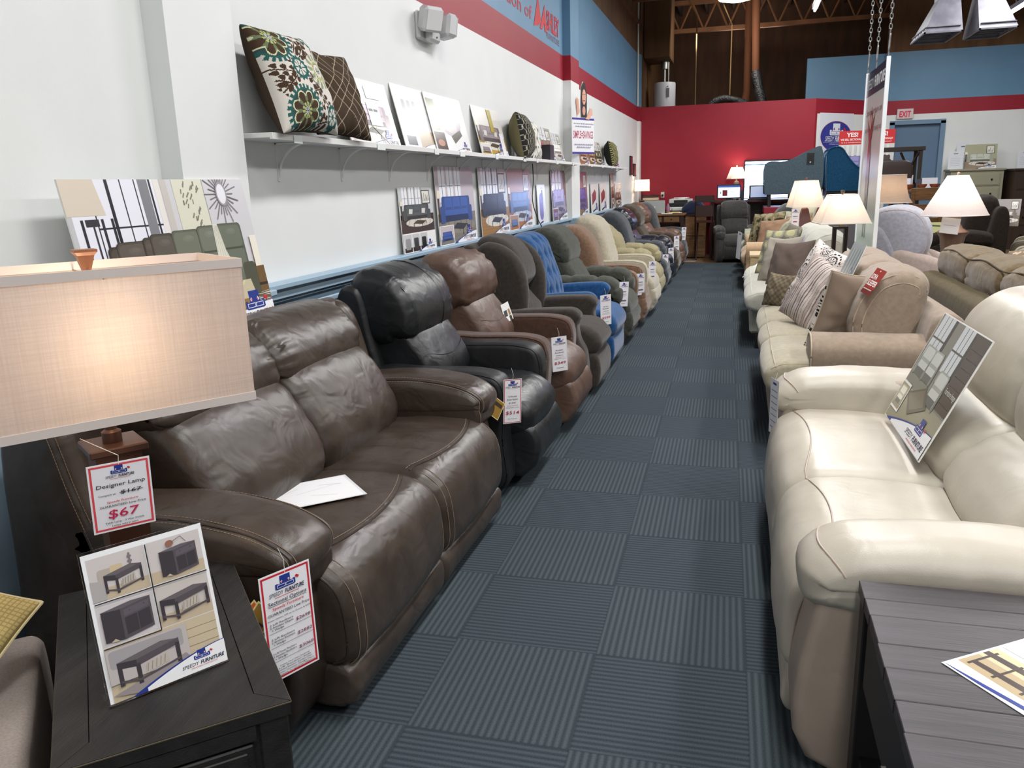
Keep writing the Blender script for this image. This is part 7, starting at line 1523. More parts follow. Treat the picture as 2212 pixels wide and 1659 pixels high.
p = Pic(0.0001); room(p, 0.30, 0.34, wall=(150, 144, 140), floor=(120, 110, 96), sofa=(110, 100, 92), inset=False, win=False, lg=False, seed=40); p.board('poster', PAPER, frame((3.10, 11.35, 0.80), (1, -0.35, 0), (-0.35, -1, 0), 0.35), 0.30, 0.34, 0.004, label='small grey printed card propped on the taupe recliner at far right', cat='poster')
t = rrec('tan and walnut armchair at the right edge behind the sage one', 10.7, 0.85, fabric('stone_far_fabric', (140, 130, 108), 10), 3.05, 1, 0.92, 'track', 0.12, rz=PI*0.95, sd=22)
p = Pic(0.0001); p.rect(-0.06, -0.2, 0.06, 0, (196, 196, 206)); p.rect(-0.04, -0.08, 0.04, -0.06, (140, 140, 160)); p.board('price_card', PAPER, frame((2.98, 9.72, 0.86), (1, -0.2, 0), (-0.2, -1, 0)), 0.12, 0.2, 0.0006, y0=-0.2, label='pale lilac price card on the stone armchair at the right edge', cat='price tag')
# wooden dining chair and table with crockery and boxes
HON = wood('honey_oak_wood', (80, 52, 24), (106, 72, 36), (2, 14, 14), 0.45)
t = thing('dining_chair', 'honey oak ladder-back counter chair beyond the lavender recliner', 'chair', (2.36, 12.08, 0.0), 0.12)
mb = MB()
for x in (-0.20, 0.16): mb.box(x, 0, 0, x+0.04, 0.04, 1.27, b=0.003); mb.box(x, 0.38, 0, x+0.04, 0.42, 0.70)
mb.box(-0.16, 0.01, 0.25, 0.16, 0.03, 0.28).box(-0.19, 0.04, 0.3, -0.17, 0.38, 0.33).box(0.17, 0.04, 0.3, 0.19, 0.38, 0.33)
mb.build('leg_frame', HON, t)
for z0, z1 in ((1.11, 1.27), (0.95, 1.06), (0.82, 0.88)): MB().box(-0.16, 0.01, z0, 0.16, 0.03, z1, b=0.003).build('back_slat', HON, t)
MB().box(-0.20, 0.0, 0.70, 0.20, 0.43, 0.74, b=0.005).build('seat', HON, t)
t = thing('dining_table', 'oak dining table covered with boxes of small signs beyond the ladder-back chair', 'table', (2.55, 13.0, 0))
MB().box(-0.50, -0.4, 1.20, 0.50, 0.4, 1.24, b=0.004).build('table_top', HON, t)
mb = MB(); [mb.box(x, y, 0, x+0.06, y+0.06, 1.20) for x in (-0.46, 0.40) for y in (-0.36, 0.30)]; mb.build('legs', HON, t)
for k, (x, w, h, c) in enumerate(((2.26, 0.10, 0.22, (214, 214, 220)), (2.42, 0.07, 0.20, (60, 60, 66)), (2.56, 0.20, 0.22, (206, 208, 214)), (2.84, 0.16, 0.22, (170, 180, 176)))):
    o = box('sign_card', x-w/2, 13.05, 1.241, x+w/2, 13.06, 1.241+h*0.7, plain('card_%d' % k, c, 0.6)); tag(o, ['white upright card, leftmost on the high oak table', 'narrow dark upright card on the high oak table', 'wide white upright card in the middle of the high oak table', 'pale green upright card at the right of the high oak table'][k], 'card', 'upright cards on the high oak table')
for k in range(4):
    x = 2.25+0.17*k; o = MB().lathe([(0.03, 0), (0.065, 0.05), (0.07, 0.07), (0.062, 0.068), (0.03, 0.012)], 14, M=Matrix.Translation((x, 12.86-0.03*(k % 2), 1.241))).build('bowl', plain('terracotta_glaze', (130, 70, 46), 0.3)); tag(o, ('leftmost', 'second from the left', 'third from the left', 'rightmost')[k]+' of the small terracotta bowls on the high oak table', 'bowl', 'terracotta bowls on the high oak table')
# X-framed dark bar table with leather stool
ESP = plain('espresso_bar_wood', (44, 32, 24), 0.4)
t = thing('bar_table', 'dark wood bar unit with crossed side braces in front of the blue door', 'bar table', (2.15, 14.0, 0))
MB().box(-0.25, 0, 1.80, 0.50, 0.5, 1.86, b=0.004).build('top', ESP, t)
mb = MB(); [mb.box(x, y, 0, x+0.05, y+0.05, 1.80) for x in (-0.22, 0.42) for y in (0.02, 0.43)]; mb.tube([(0.16, 0.04, 1.25), (0.42, 0.04, 1.78)], 0.018, 4).tube([(0.16, 0.04, 1.78), (0.42, 0.04, 1.25)], 0.018, 4).box(-0.22, 0.02, 1.16, 0.47, 0.07, 1.22).box(-0.22, 0.02, 0.6, 0.47, 0.07, 0.66); mb.build('frame', ESP, t)
t = thing('bar_stool', 'dark brown leather-backed stool in front of the dark bar unit', 'stool', (2.16, 13.52, 0))
v, f = puff([(-0.22, 1.34), (-0.22, 1.62), (0.0, 1.66), (0.22, 1.62), (0.22, 1.34), (0.0, 1.31)], 0.0, 0.06, 0.02); add('backrest', [(a, b, c) for a, b, c in v], f, plain('dark_stool_leather', (48, 34, 30), 0.4), t)
MB().box(-0.21, 0.0, 0.80, 0.21, 0.42, 0.90, b=0.02).build('seat', plain('dark_stool_leather', (48, 34, 30), 0.4), t)
mb = MB(); [mb.box(x, y, 0, x+0.04, y+0.04, 1.36 if y < 0.1 else 0.8) for x in (-0.2, 0.16) for y in (0.01, 0.37)]; mb.build('legs', ESP, t)
p = Pic(0.0001); p.rect(-0.05, -0.17, 0.05, 0, (214, 214, 220)); [p.rect(-0.035, -0.05-0.02*k, 0.035, -0.045-0.02*k, (130, 130, 140)) for k in range(5)]; p.board('price_card', PAPER, frame((2.46, 14.01, 1.44), (1, 0, 0), (0, -1, 0)), 0.1, 0.17, 0.0006, y0=-0.17, label='white price card hanging on the dark bar unit', cat='price tag')
# dressers by the back wall
SAGE = plain('sage_cream_paint', (148, 145, 124), 0.5)
def dresser(label, x0, x1, y0, y1, h, mat, rows, kn, cap=0.03):
    t = thing('dresser', label, 'dresser')
    MB().box(x0-cap, y0-cap, h-0.04, x1+cap, y1, h, b=0.006).build('top', mat, t); MB().box(x0, y0, 0.08, x1, y1-0.01, h-0.04).box(x0-0.01, y0-0.01, 0.0, x1+0.01, y1-0.01, 0.09).build('carcase', mat, t)
    n = rows; dz = (h-0.18)/n
    for k in range(n):
        z0 = 0.12+dz*k; d = MB().box(x0+0.05, y0-0.012, z0, x1-0.05, y0, z0+dz-0.03, b=0.004).box(x0+0.07, y0-0.018, z0+0.02, x1-0.07, y0-0.010, z0+dz-0.05, b=0.003).build('drawer', mat, t)
        for xx in ((x0+(x1-x0)*0.2), (x0+(x1-x0)*0.78)): MB().lathe([(0.008, 0), (0.018, 0.012), (0.012, 0.022)], 10, M=Matrix.Translation((xx, y0-0.018, z0+dz/2-0.015)) @ Matrix.Rotation(PI/2, 4, 'X')).build('knob', kn, d)
    return t
KN = plain('dark_bronze', (40, 34, 30), 0.4, 0.8)
dresser('sage cream chest of drawers with dark knobs against the white back wall', 3.88, 4.80, 17.95, 18.45, 1.52, SAGE, 5, KN)
dresser('dark walnut chest beside the sage one at the right edge', 4.90, 5.9, 17.6, 18.45, 1.50, plain('dark_walnut_case', (52, 36, 26), 0.45), 4, KN)
p = Pic(0.0001); w, h = 0.56, 0.46; room(p, w, h, wall=(170, 168, 140), floor=(150, 130, 110), sofa=(160, 164, 150), inset=False, win=False, seed=50); p.board('poster', PAPER, frame((4.45, 18.25, 1.521), (1, 0, 0), (0, -1, 0), 0.08), w, h, 0.004, label='landscape sofa poster standing on the sage chest of drawers', cat='poster')
for k, (x, y, z, w, h, lb) in enumerate(((3.98, 18.12, 1.521, 0.26, 0.34, 'small white info card leftmost on the sage chest'), (4.14, 18.32, 1.521, 0.22, 0.50, 'tall white card behind the small one on the sage chest'), (5.18, 18.1, 1.501, 0.26, 0.34, 'white info card on the dark walnut chest'))):
    p = Pic(0.0001); p.rect(-w/2, 0, w/2, h, (212, 214, 220)); p.rect(-w*0.15, h*0.84, w*0.15, h*0.88, (90, 90, 110)); [p.rect(-w*0.35, h*(0.2+0.1*i), w*0.3, h*(0.215+0.1*i), (170, 172, 184)) for i in range(5)]
    p.board('info_card', PAPER, frame((x, y, z), (1, 0, 0), (0, -1, 0), 0.06), w, h, 0.003, label=lb, cat='card', group='white info cards on the chests')
p = Pic(0.0001); w, h = 0.5, 0.5; room(p, w, h, wall=(110, 116, 120), floor=(90, 70, 60), sofa=(70, 74, 80), win=False, seed=51); p.board('poster', PAPER, frame((5.62, 18.2, 1.501), (1, 0, 0), (0, -1, 0), 0.06), w, h, 0.004, label='dark poster at the right edge on the dark walnut chest', cat='poster')
# ---- raised red display platform with sofas on it
REDB = plain('red_platform_paint', (142, 22, 40), 0.5); GRB = plain('grey_platform_panel', (112, 106, 108), 0.6)
t = thing('display_platform', 'raised display platform with a red fascia under the blue-grey sofa', 'platform', (0.36, 15.02, 0))
MB().box(0, 0, 0.85, 1.85, 1.08, 0.965, b=0.004).build('deck', REDB, t); MB().box(0.03, 0.03, 0, 1.82, 1.05, 0.85).build('plinth', GRB, t)
BGF = fabric('blue_grey_linen', (74, 90, 100), 10); TEAL = fabric('teal_velvet', (10, 62, 96), 10, 0.3)
t = thing('sofa', 'blue-grey sloped-arm sofa seen side-on, raised on the red platform', 'sofa', (0.36, 15.05, 0.966))
SIDE = [(0.0, 0.21), (0.0, 0.72), (0.06, 0.765), (0.30, 0.76), (0.50, 0.83), (0.72, 0.94), (0.89, 0.98), (0.93, 0.21)]
mb = MB(); mb.prism([(x, z) for x, z in cr(SIDE, 4, False)], 0, 0.10, M=Matrix(((1, 0, 0, 0), (0, 0, 1, 0), (0, 1, 0, 0), (0, 0, 0, 1)))); o = mb.build('armrest', BGF, t)
mb = MB(); mb.prism([(x, z) for x, z in cr(SIDE, 4, False)], 0.90, 1.0, M=Matrix(((1, 0, 0, 0), (0, 0, 1, 0), (0, 1, 0, 0), (0, 0, 0, 1)))); mb.build('armrest', BGF, t)
v, f = puff([(0.02, 0.34), (0.0, 0.46), (0.3, 0.50), (0.7, 0.48), (0.7, 0.3)], 0.10, 0.9, 0.05); add('seat_cushion', v, f, BGF, t)
v, f = puff([(0.60, 0.3), (0.68, 0.7), (0.80, 0.92), (0.90, 0.92), (0.92, 0.3)], 0.10, 0.9, 0.04); add('backrest', v, f, BGF, t)
mb = MB(); [mb.box(x, y, 0, x+0.05, y+0.05, 0.205) for x in (0.06, 0.8) for y in (0.05, 0.90)]; mb.build('legs', plain('dark_foot', (22, 20, 20), 0.5), t)
p = Pic(0.0001); p.rect(-0.06, 0, 0.06, 0.19, (30, 30, 34)); p.rect(-0.045, 0.02, 0.045, 0.17, (16, 16, 20)); p.rect(-0.012, 0.03, 0.012, 0.05, (190, 196, 206)); p.board('swatch_pack', GLOSS, frame((1.08, 15.045, 1.66), (1, 0, 0), (0, -1, 0)), 0.12, 0.19, 0.01, edge=(120, 126, 132), label='small black swatch pack pinned on the blue-grey sofa side', cat='swatch pack')
t = thing('armchair', 'teal velvet wing armchair seen side-on beside the raised blue-grey sofa', 'armchair', (1.16, 13.98, 0.0))
SD2 = [(0.0, 1.22), (-0.03, 1.80), (0.0, 1.90), (0.10, 1.945), (0.20, 1.92), (0.30, 1.78), (0.44, 1.62), (0.60, 1.54), (0.64, 1.50), (0.62, 1.22)]
for y0_, y1_ in ((0.0, 0.08), (0.62, 0.70)):
    mb = MB(); mb.prism([(x, z) for x, z in cr(SD2, 4, False)], y0_, y1_, M=Matrix(((1, 0, 0, 0), (0, 0, 1, 0), (0, 1, 0, 0), (0, 0, 0, 1)))); o = mb.build('wing', TEAL, t)
    MB().tube([(x, y0_, z) for x, z in cr(SD2[1:9], 5, False)], 0.012, 6).build('welt', TEAL, o)
v, f = puff([(-0.02, 1.25), (-0.05, 1.82), (0.08, 1.90), (0.14, 1.6), (0.14, 1.25)], 0.07, 0.63, 0.03); add('backrest', v, f, TEAL, t)
v, f = puff([(0.08, 1.28), (0.08, 1.40), (0.5, 1.42), (0.66, 1.36), (0.6, 1.27)], 0.08, 0.62, 0.03); add('seat_cushion', v, f, TEAL, t)
MB().box(0.0, 0.02, 1.14, 0.6, 0.68, 1.26).build('base', plain('teal_base_dark', (20, 18, 26), 0.6), t); mb = MB(); [mb.box(x, y, 0.976, x+0.045, y+0.045, 1.15) for x in (0.03, 0.52) for y in (0.05, 0.6)]; mb.build('legs', plain('dark_foot', (22, 20, 20), 0.5), t)
t.location = (1.37, 15.10, -0.01); t.scale = (1.03, 1.0, 1.0)
# ---- hanging banner with chains
BX, BY0, BY1, BZ0, BZ1 = 1.02, 7.05, 8.12, 0.86, 2.31
t = thing('hanging_banner', 'tall white hanging banner with navy header and standing figure, hung on three chains', 'banner')
p = Pic(0.0004); w, h = BY1-BY0, BZ1-BZ0; x0 = -w/2
p.rect(x0, 0, w/2, h, (176, 186, 180)); p.rect(x0, h-0.20, w/2, h, (24, 32, 58)); p.rect(x0, 0, w/2, h*0.20, (170, 190, 182))
p.text('SPEEDY', x0+w*0.06, h-0.145, w*0.34, 0.085, (206, 214, 214), 0, 0.2); p.text('FURNITURE', x0+w*0.42, h-0.145, w*0.50, 0.085, (236, 238, 236), 0.03, 0.2)
p.text('Speedy Furniture can', x0+w*0.10, h-0.36, w*0.78, 0.055, (84, 88, 90)); p.text('save you time and money too!', x0+w*0.06, h-0.50, w*0.86, 0.05, (84, 88, 90))
cx = x0+w*0.40
p.poly([(cx-0.10, h*0.40), (cx-0.07, h*0.60), (cx-0.16, h*0.70), (cx-0.17, h*0.72), (cx-0.03, h*0.66), (cx+0.03, h*0.66), (cx+0.16, h*0.75), (cx+0.17, h*0.73), (cx+0.07, h*0.60), (cx+0.08, h*0.40)], (122, 52, 58))
p.poly([(cx-0.10, h*0.40), (cx-0.09, h*0.26), (cx-0.08, h*0.05), (cx-0.03, h*0.05), (cx, h*0.36), (cx+0.04, h*0.05), (cx+0.08, h*0.05), (cx+0.08, h*0.40)], (60, 78, 92))
p.ell(cx, h*0.715, 0.055, 0.085, (60, 40, 34)); p.ell(cx+0.005, h*0.705, 0.036, 0.062, (206, 160, 140)); p.ell(cx-0.165, h*0.72, 0.02, 0.03, (206, 160, 140)); p.ell(cx+0.165, h*0.745, 0.02, 0.03, (206, 160, 140))
p.board('banner_panel', GLOSS, frame((BX, (BY0+BY1)/2, BZ0), (0, -1, 0), (-1, 0, 0)), w, h, 0.006, edge=(200, 206, 204), parent=t)
MB().box(BX-0.012, BY0-0.022, BZ0, BX+0.016, BY0, BZ1+0.01).build('edge_trim', plain('banner_trim', (232, 236, 238), 0.4), t); MB().box(BX-0.012, BY1, BZ0, BX+0.016, BY1+0.02, BZ1+0.01).build('edge_trim', plain('banner_trim', (232, 236, 238), 0.4), t)
CHN = plain('chain_steel', (176, 176, 172), 0.35, 0.9)
for y in (BY0-0.005, (BY0+BY1)/2+0.05, BY1+0.005):
    mb = MB(); z = BZ1+0.005; k = 0
    mb.tube([(BX, y, z-0.01), (BX, y, z+0.04)], 0.006, 6); z += 0.04
    L_ = 0.13
    mb.tube([(BX, y+0.018*math.cos(a), z+L_/2+L_/2*math.sin(a)) for a in np.linspace(0, 2*PI, 14, endpoint=False)], 0.005, 5, closed=True); z += L_-0.01
    while z < 4.7:
        cs = [(0.011*math.cos(a), 0.022*math.sin(a)) for a in np.linspace(0, 2*PI, 8, endpoint=False)]
        mb.tube([(BX+(c if k % 2 else 0), y+(0 if k % 2 else c), z+0.018+s) for c, s in cs], 0.0038, 4, closed=True); z += 0.036; k += 1
    mb.build('chain', CHN, t)
# ---- red-headed YES! boards
for k, (x, lb) in enumerate(((1.86, 'red-headed YES! sectionals poster left of the hanging banner'), (2.35, 'red-headed sectionals poster right of the hanging banner'))):
    p = Pic(0.0003); w, h = (0.44, 0.80); x0 = -w/2
    p.rect(x0, 0, w/2, h, (196, 196, 194)); p.rect(x0, h*0.70, w/2, h, (190, 34, 38)); p.text('YES!', x0+w*(0.28), h*0.87, w*0.44, h*0.09, (240, 232, 232), 0.03); p.text('WE SELL SECTIONALS!', x0+w*0.06, h*0.79, w*0.86, h*0.042, (240, 232, 232), 0.02); p.text('Is it a combination?', x0+w*0.1, h*0.735, w*0.78, h*0.03, (240, 220, 220))
    p.clip = (x0, 0, w/2, h*0.70); sofa_pic(p, x0+w*0.02, h*0.16, w*0.9, h*0.30, (120, 116, 160) if k == 0 else (60, 54, 48), None, 2); [p.rect(x0+w*(0.1+0.2*i), h*0.45, x0+w*(0.2+0.2*i), h*0.68, (214, 216, 214)) for i in range(4)]; p.rect(x0, h*0.10, w/2, h*0.18, (180, 172, 110)); swoosh(p, x0+w*0.1, 0, w*0.9, h*0.14); logo(p, x0+w*0.4, h*0.05, w*0.5); p.clip = None
    p.board('poster', PAPER, frame((x, 16.3, 1.44), (1, 0, 0), (0, -1, 0)), w, h, 0.004, label=lb, cat='poster', group='red-headed sectional posters')
    MB().box(x-0.012, 16.306, 0.0, x+0.012, 16.33, 1.9).box(x-0.15, 16.2, 0, x+0.15, 16.41, 0.012).build('sign_post', BLW); tag(C.objects[-1] if False else bpy.context.scene.objects[-1], ('thin black post holding the YES! poster left of the banner', 'thin black post holding the red poster right of the banner')[k], 'post')
# logo board on the angled wall
p = Pic(0.0006); w, h = 0.98, 1.30; p.rect(-w/2, 0, w/2, h, (216, 218, 226)); p.ell(0.0, h*0.67, w*0.46, w*0.29, (150, 40, 70), 40); p.ell(0.0, h*0.67, w*0.45, w*0.28, (44, 50, 140), 40)
icon(p, -w*0.20, h*0.685, w*0.40, (220, 222, 232), (44, 50, 140)); p.text('SPEEDY', -w*0.33, h*0.60, w*0.27, h*0.075, (226, 228, 236), 0, 0.25); p.text('FURNITURE', -w*0.04, h*0.60, w*0.38, h*0.075, (236, 236, 240), 0.03, 0.25); p.rect(-w*0.38, h*0.585, w*0.38, h*0.59, (190, 194, 220)); p.text('AFFORDABLE FURNITURE FAST', -w*0.2, h*0.55, w*0.4, h*0.02, (200, 204, 226))
p.text('Virtual', -w*0.1, h*0.27, w*0.42, h*0.10, (150, 30, 50), 0.01, 0.3)
p.board('wall_sign', PAPER, Ma @ Matrix.Translation((0.62, 1.33, 0.006)), w, h, 0.004, label='white wall board with blue oval shop logo beside the red partition', cat='sign')
# exit sign
t = thing('exit_sign', 'white EXIT sign with red letters above the blue door', 'exit sign', (3.06, YB, 2.53))
MB().box(-0.15, -0.05, 0, 0.15, -0.001, 0.19, b=0.006).build('housing', plain('exit_housing', (206, 196, 196), 0.5), t)
p = Pic(0.0005); p.text('EXIT', -0.105, 0.035, 0.21, 0.115, (228, 20, 70), 0.03); add('exit_letters', p.v, p.f, PAPER, t, frame((0, -0.052, 0), (1, 0, 0), (0, -1, 0)), cols=p.c, smooth=False)
# ---- things on the flat roof, duct work
t = thing('water_heater', 'white cylindrical water heater standing on the red office roof', 'water heater', (-1.67, 18.2, 2.87))
MB().lathe([(0.225, 0.0), (0.23, 0.02), (0.23, 0.56), (0.22, 0.585), (0.05, 0.60)], 32).build('tank', plain('heater_white', (196, 198, 206), 0.35), t)
MB().lathe([(0.07, 0.86), (0.075, 0.86), (0.075, 1.06), (0.07, 1.06)], 16).tube([(0.0, 0, 0.6), (0.0, 0, 0.88)], 0.025, 8).tube([(0.08, 0, 0.6), (0.08, 0, 1.0)], 0.012, 6).build('flue', plain('galvanised', (150, 152, 150), 0.35, 0.8), t)
MB().box(0.06, -0.236, 0.28, 0.12, -0.228, 0.46).box(0.07, -0.237, 0.48, 0.10, -0.229, 0.50).build('heater_label', plain('label_dark', (110, 112, 118), 0.5), t)
o = MB().box(XW+0.01, 17.6, 3.88, -1.52, 18.6, 5.55, b=0.01).build('duct_box', PLY); tag(o, 'brown boxed-in duct high in the left corner above the water heater', 'duct')
o = MB().tube([(0.10, 18.6, 5.5), (0.16, 18.6, 3.55)], [0.085, 0.075], 16).build('vent_pipe', plain('brown_duct_wrap', (96, 54, 28), 0.8)); tag(o, 'brown vertical vent pipe above the red partition, the front one', 'duct')
DKW = surf('black_insulation_wrap', (16, 16, 18), (52, 52, 56), 8, 0.35, 30, 0.9, 5, bdist=0.02)
o = MB().tube([(0.155, 18.6, 3.62), (0.25, 18.55, 3.2), (0.34, 18.5, 2.90)], [0.10, 0.105, 0.10], 16).build('insulated_duct', DKW); tag(o, 'black wrapped duct end hanging below the front vent pipe', 'duct')
o = MB().tube([(-0.02, 19.4, 5.5), (0.0, 19.4, 3.3), (-0.05, 19.4, 2.9)], [0.08, 0.08, 0.12], 14).build('vent_pipe', plain('brown_duct_wrap', (96, 54, 28), 0.8)); tag(o, 'brown vent pipe standing behind the front one', 'duct')
o = MB().tube([tuple(q) for q in cr([(-0.75, 18.2, 2.90), (-0.66, 18.2, 3.02), (-0.45, 18.2, 3.08), (-0.2, 18.2, 3.03), (0.05, 18.3, 2.93)], 6, False)], 0.075, 12).build('flex_duct', DKW); tag(o, 'black flexible duct arching on the office roof', 'duct')
for x, y, z0, lb in ((-1.0, 17.6, 2.9, 'thin tan hanging pipe behind the red partition, left one'), (-0.35, 18.8, 3.0, 'thin tan hanging pipe behind the red partition, right one')):
    o = MB().tube([(x, y, z0), (x, y, 4.6), (x-0.3, y-2.0, 5.0)], 0.012, 6).build('hanging_pipe', plain('tan_pipe', (130, 100, 62), 0.6)); tag(o, lb, 'pipe')
GALV = surf('galvanised_sheet', (96, 96, 104), (118, 118, 126), 6, 0.42, 60, 0.1, 3)
for k, (bx0, bx1, by0, by1, tx0, tx1, lb) in enumerate(((2.16, 2.61, 12.16, 13.12, 2.37, 2.61, 'silver tapered air diffuser hood, left of the two at top right'), (2.79, 3.23, 12.14, 13.0, 2.80, 3.08, 'silver tapered air diffuser hood, right of the two at top right'))):
    t = thing('air_diffuser', lb, 'air diffuser', (0, 0, 3.2), 0, group='tapered air diffusers')
    v = [(bx0, by0, 0), (bx1, by0, 0), (bx1, by1, 0), (bx0, by1, 0), (tx0, by0+0.30, 0.46), (tx1, by0+0.30, 0.46), (tx1, by1-0.30, 0.46), (tx0, by1-0.30, 0.46)]; v += [(a, b, 2.4) for a, b, c in v[4:]]
    mb = MB(); mb.v = v; mb.f = [(i+4*l, (i+1) % 4+4*l, 4+(i+1) % 4+4*l, 4+i+4*l) for l in (0, 1) for i in range(4)]+[(8, 9, 10, 11)]; mb.mi = [0]*9
    mb.build('hood', GALV, t, smooth=False)
    mb = MB(); [mb.box(bx0+0.01, yy-0.006, 0.03, bx1-0.01, yy+0.006, 0.06) for yy in np.linspace(by0+0.1, by1-0.1, 5)]
    mb.box(bx0, by0, -0.006, bx1, by0+0.02, 0.012).box(bx0, by1-0.02, -0.006, bx1, by1, 0.012).box(bx0, by0, -0.006, bx0+0.02, by1, 0.012).box(bx1-0.02, by0, -0.006, bx1, by1, 0.012).box(bx0+0.02, by0+0.02, 0.07, bx1-0.02, by1-0.02, 0.08); mb.build('grille', GALV, t)
t = thing('high_bay_light', 'greenish glowing round high-bay lamp at the top edge of the picture', 'ceiling light', (-0.16, 10.5, 3.49))
MB().lathe([(0.20, -0.01), (0.10, -0.035), (0.01, -0.04)], 28).build('lens', emit('high_bay_glow', (226, 255, 200), 6), t); MB().lathe([(0.205, 0.0), (0.21, 0.02), (0.10, 0.22), (0.05, 0.26), (0.05, 0.40)], 28).tube([(0, 0, 0.4), (0, 0, 2.0)], 0.008, 6).build('reflector', GALV, t)
for k, (x, y, lb) in enumerate(((0.93, 12.6, 'bright fluorescent tube hanging at the top edge left of the banner chains'), (3.55, 12.6, 'bright fluorescent tube hanging at the top right corner'))):
    t = thing('fluorescent_tube', lb, 'ceiling light', (x, y, 3.86 if k == 0 else 3.62), group='hanging fluorescent tubes')
    MB().box(-0.04, -1.2, 0.02, 0.04, 1.2, 0.08).tube([(0, -1.0, 0.08), (0, -1.0, 1.7)], 0.004, 4).tube([(0, 1.0, 0.08), (0, 1.0, 1.7)], 0.004, 4).build('fixture', GALV, t)
    MB().tube([(0, -1.18, 0.0), (0, 1.18, 0.0)], 0.019, 10).build('tube', emit('tube_glow', (236, 240, 255), 18), t)
# ================================================================ OFFICE CORNER AT THE END OF THE AISLE
MAH = plain('dark_mahogany', (50, 26, 20), 0.35); RUS = wood('rustic_pine', (100, 68, 38), (138, 98, 56), (2, 12, 12), 0.5)
# big screen on the red wall
t = thing('television', 'large wall screen glowing blue-white on the red partition', 'television', (0.38, 16.955, 1.06))
MB().box(-0.38, -0.05, 0, 0.48, -0.002, 0.74, b=0.006).build('bezel', plain('black_plastic', (24, 24, 26), 0.4), t)
MB().box(-0.355, -0.053, 0.025, 0.455, -0.049, 0.715).build('screen', emit('tv_screen_glow', (176, 200, 255), 8), t)
p = Pic(0.0015); [p.rect(-0.355, z, 0.455, z+0.012, c) for z, c in ((0.64, (40, 120, 160)), (0.54, (150, 200, 220)), (0.30, (150, 210, 220)), (0.23, (120, 190, 150)))]; p.rect(-0.355, 0.655, 0.455, 0.672, (30, 70, 140))
add('screen_bars', p.v, p.f, PAPER, t, frame((0, -0.0535, 0), (1, 0, 0), (0, -1, 0)), cols=p.c, smooth=False)
# counter desk along the red wall
t = thing('desk', 'dark counter desk along the red partition under the monitors', 'desk', (-0.30, 16.15, 0))
MB().box(-0.30, 0, 1.03, 1.2, 0.75, 1.07, b=0.004).build('desk_top', MAH, t); mb = MB(); [mb.box(x, y, 0, x+0.06, y+0.06, 1.03) for x in (-0.28, 1.1) for y in (0.03, 0.66)]; mb.box(-0.26, 0.6, 0.55, 1.1, 0.63, 1.0); mb.build('frame', MAH, t)
t = thing('monitor', 'small computer monitor showing a web page on the dark counter desk', 'monitor', (-0.26, 16.35, 1.07), 0.12)
MB().box(-0.22, -0.02, 0.03, 0.22, 0.02, 0.29, b=0.005).box(-0.05, 0.0, 0, 0.05, 0.03, 0.06).box(-0.12, -0.06, 0, 0.12, 0.06, 0.012).build('monitor_case', plain('black_plastic', (24, 24, 26), 0.4), t)
MB().box(-0.20, -0.024, 0.05, 0.20, -0.02, 0.27).build('screen', emit('monitor_glow', (196, 214, 255), 1.5), t)
p = Pic(0.001); p.rect(-0.20, 0.235, 0.20, 0.27, (70, 110, 210)); p.rect(-0.12, 0.08, -0.03, 0.19, (120, 30, 40)); p.rect(-0.16, 0.12, -0.145, 0.16, (40, 40, 60)); [p.rect(0.0, 0.09+0.03*i, 0.14, 0.095+0.03*i, (120, 130, 160)) for i in range(3)]
add('page', p.v, p.f, PAPER, t, frame((0, -0.0245, 0), (1, 0, 0), (0, -1, 0)), cols=p.c, smooth=False)
t = thing('laptop', 'black laptop with glowing screen seen in front of the large screen', 'laptop', (0.30, 16.35, 1.07), -0.1)
MB().box(-0.20, -0.14, 0, 0.20, 0.12, 0.02, b=0.003).build('keyboard', plain('black_plastic', (24, 24, 26), 0.4), t); MB().box(-0.20, 0.10, 0.02, 0.20, 0.12, 0.26, b=0.004).build('lid', plain('black_plastic', (24, 24, 26), 0.4), t); MB().box(-0.17, 0.097, 0.04, 0.17, 0.1, 0.24).build('screen', emit('laptop_glow', (120, 150, 210), 0.4), t)
o = MB().lathe([(0.03, 0), (0.035, 0.1), (0.035, 0.18), (0.03, 0.18), (0.028, 0.02)], 14, M=Matrix.Translation((-0.01, 16.32, 1.071))).build('pen_cup', plain('charcoal_cup', (50, 52, 56), 0.5)); tag(o, 'dark cylindrical cup between the monitor and the large screen', 'cup')
o = MB().box(-0.13, 16.22, 1.071, -0.07, 16.26, 1.10, b=0.012).build('mouse', plain('black_plastic', (24, 24, 26), 0.4)); tag(o, 'small computer mouse on the dark counter desk', 'mouse')
def colC(M, t, a, b): MB().lathe([(0.05, a), (0.03, a+0.03), (0.055, b-0.08), (0.05, b-0.06), (0.012, b-0.04), (0.012, b)], 4).build('body', plain('stone_lamp_body', (146, 134, 116), 0.6), t, M, smooth=False)
sqlamp('small lit lamp with square shade glowing against the red partition', -0.13, 16.70, 1.07, 1.46, 1.68, 0.155, 0.085, colC, plain('stone_lamp_body', (146, 134, 116), 0.6), 5.0, rz=0.3)
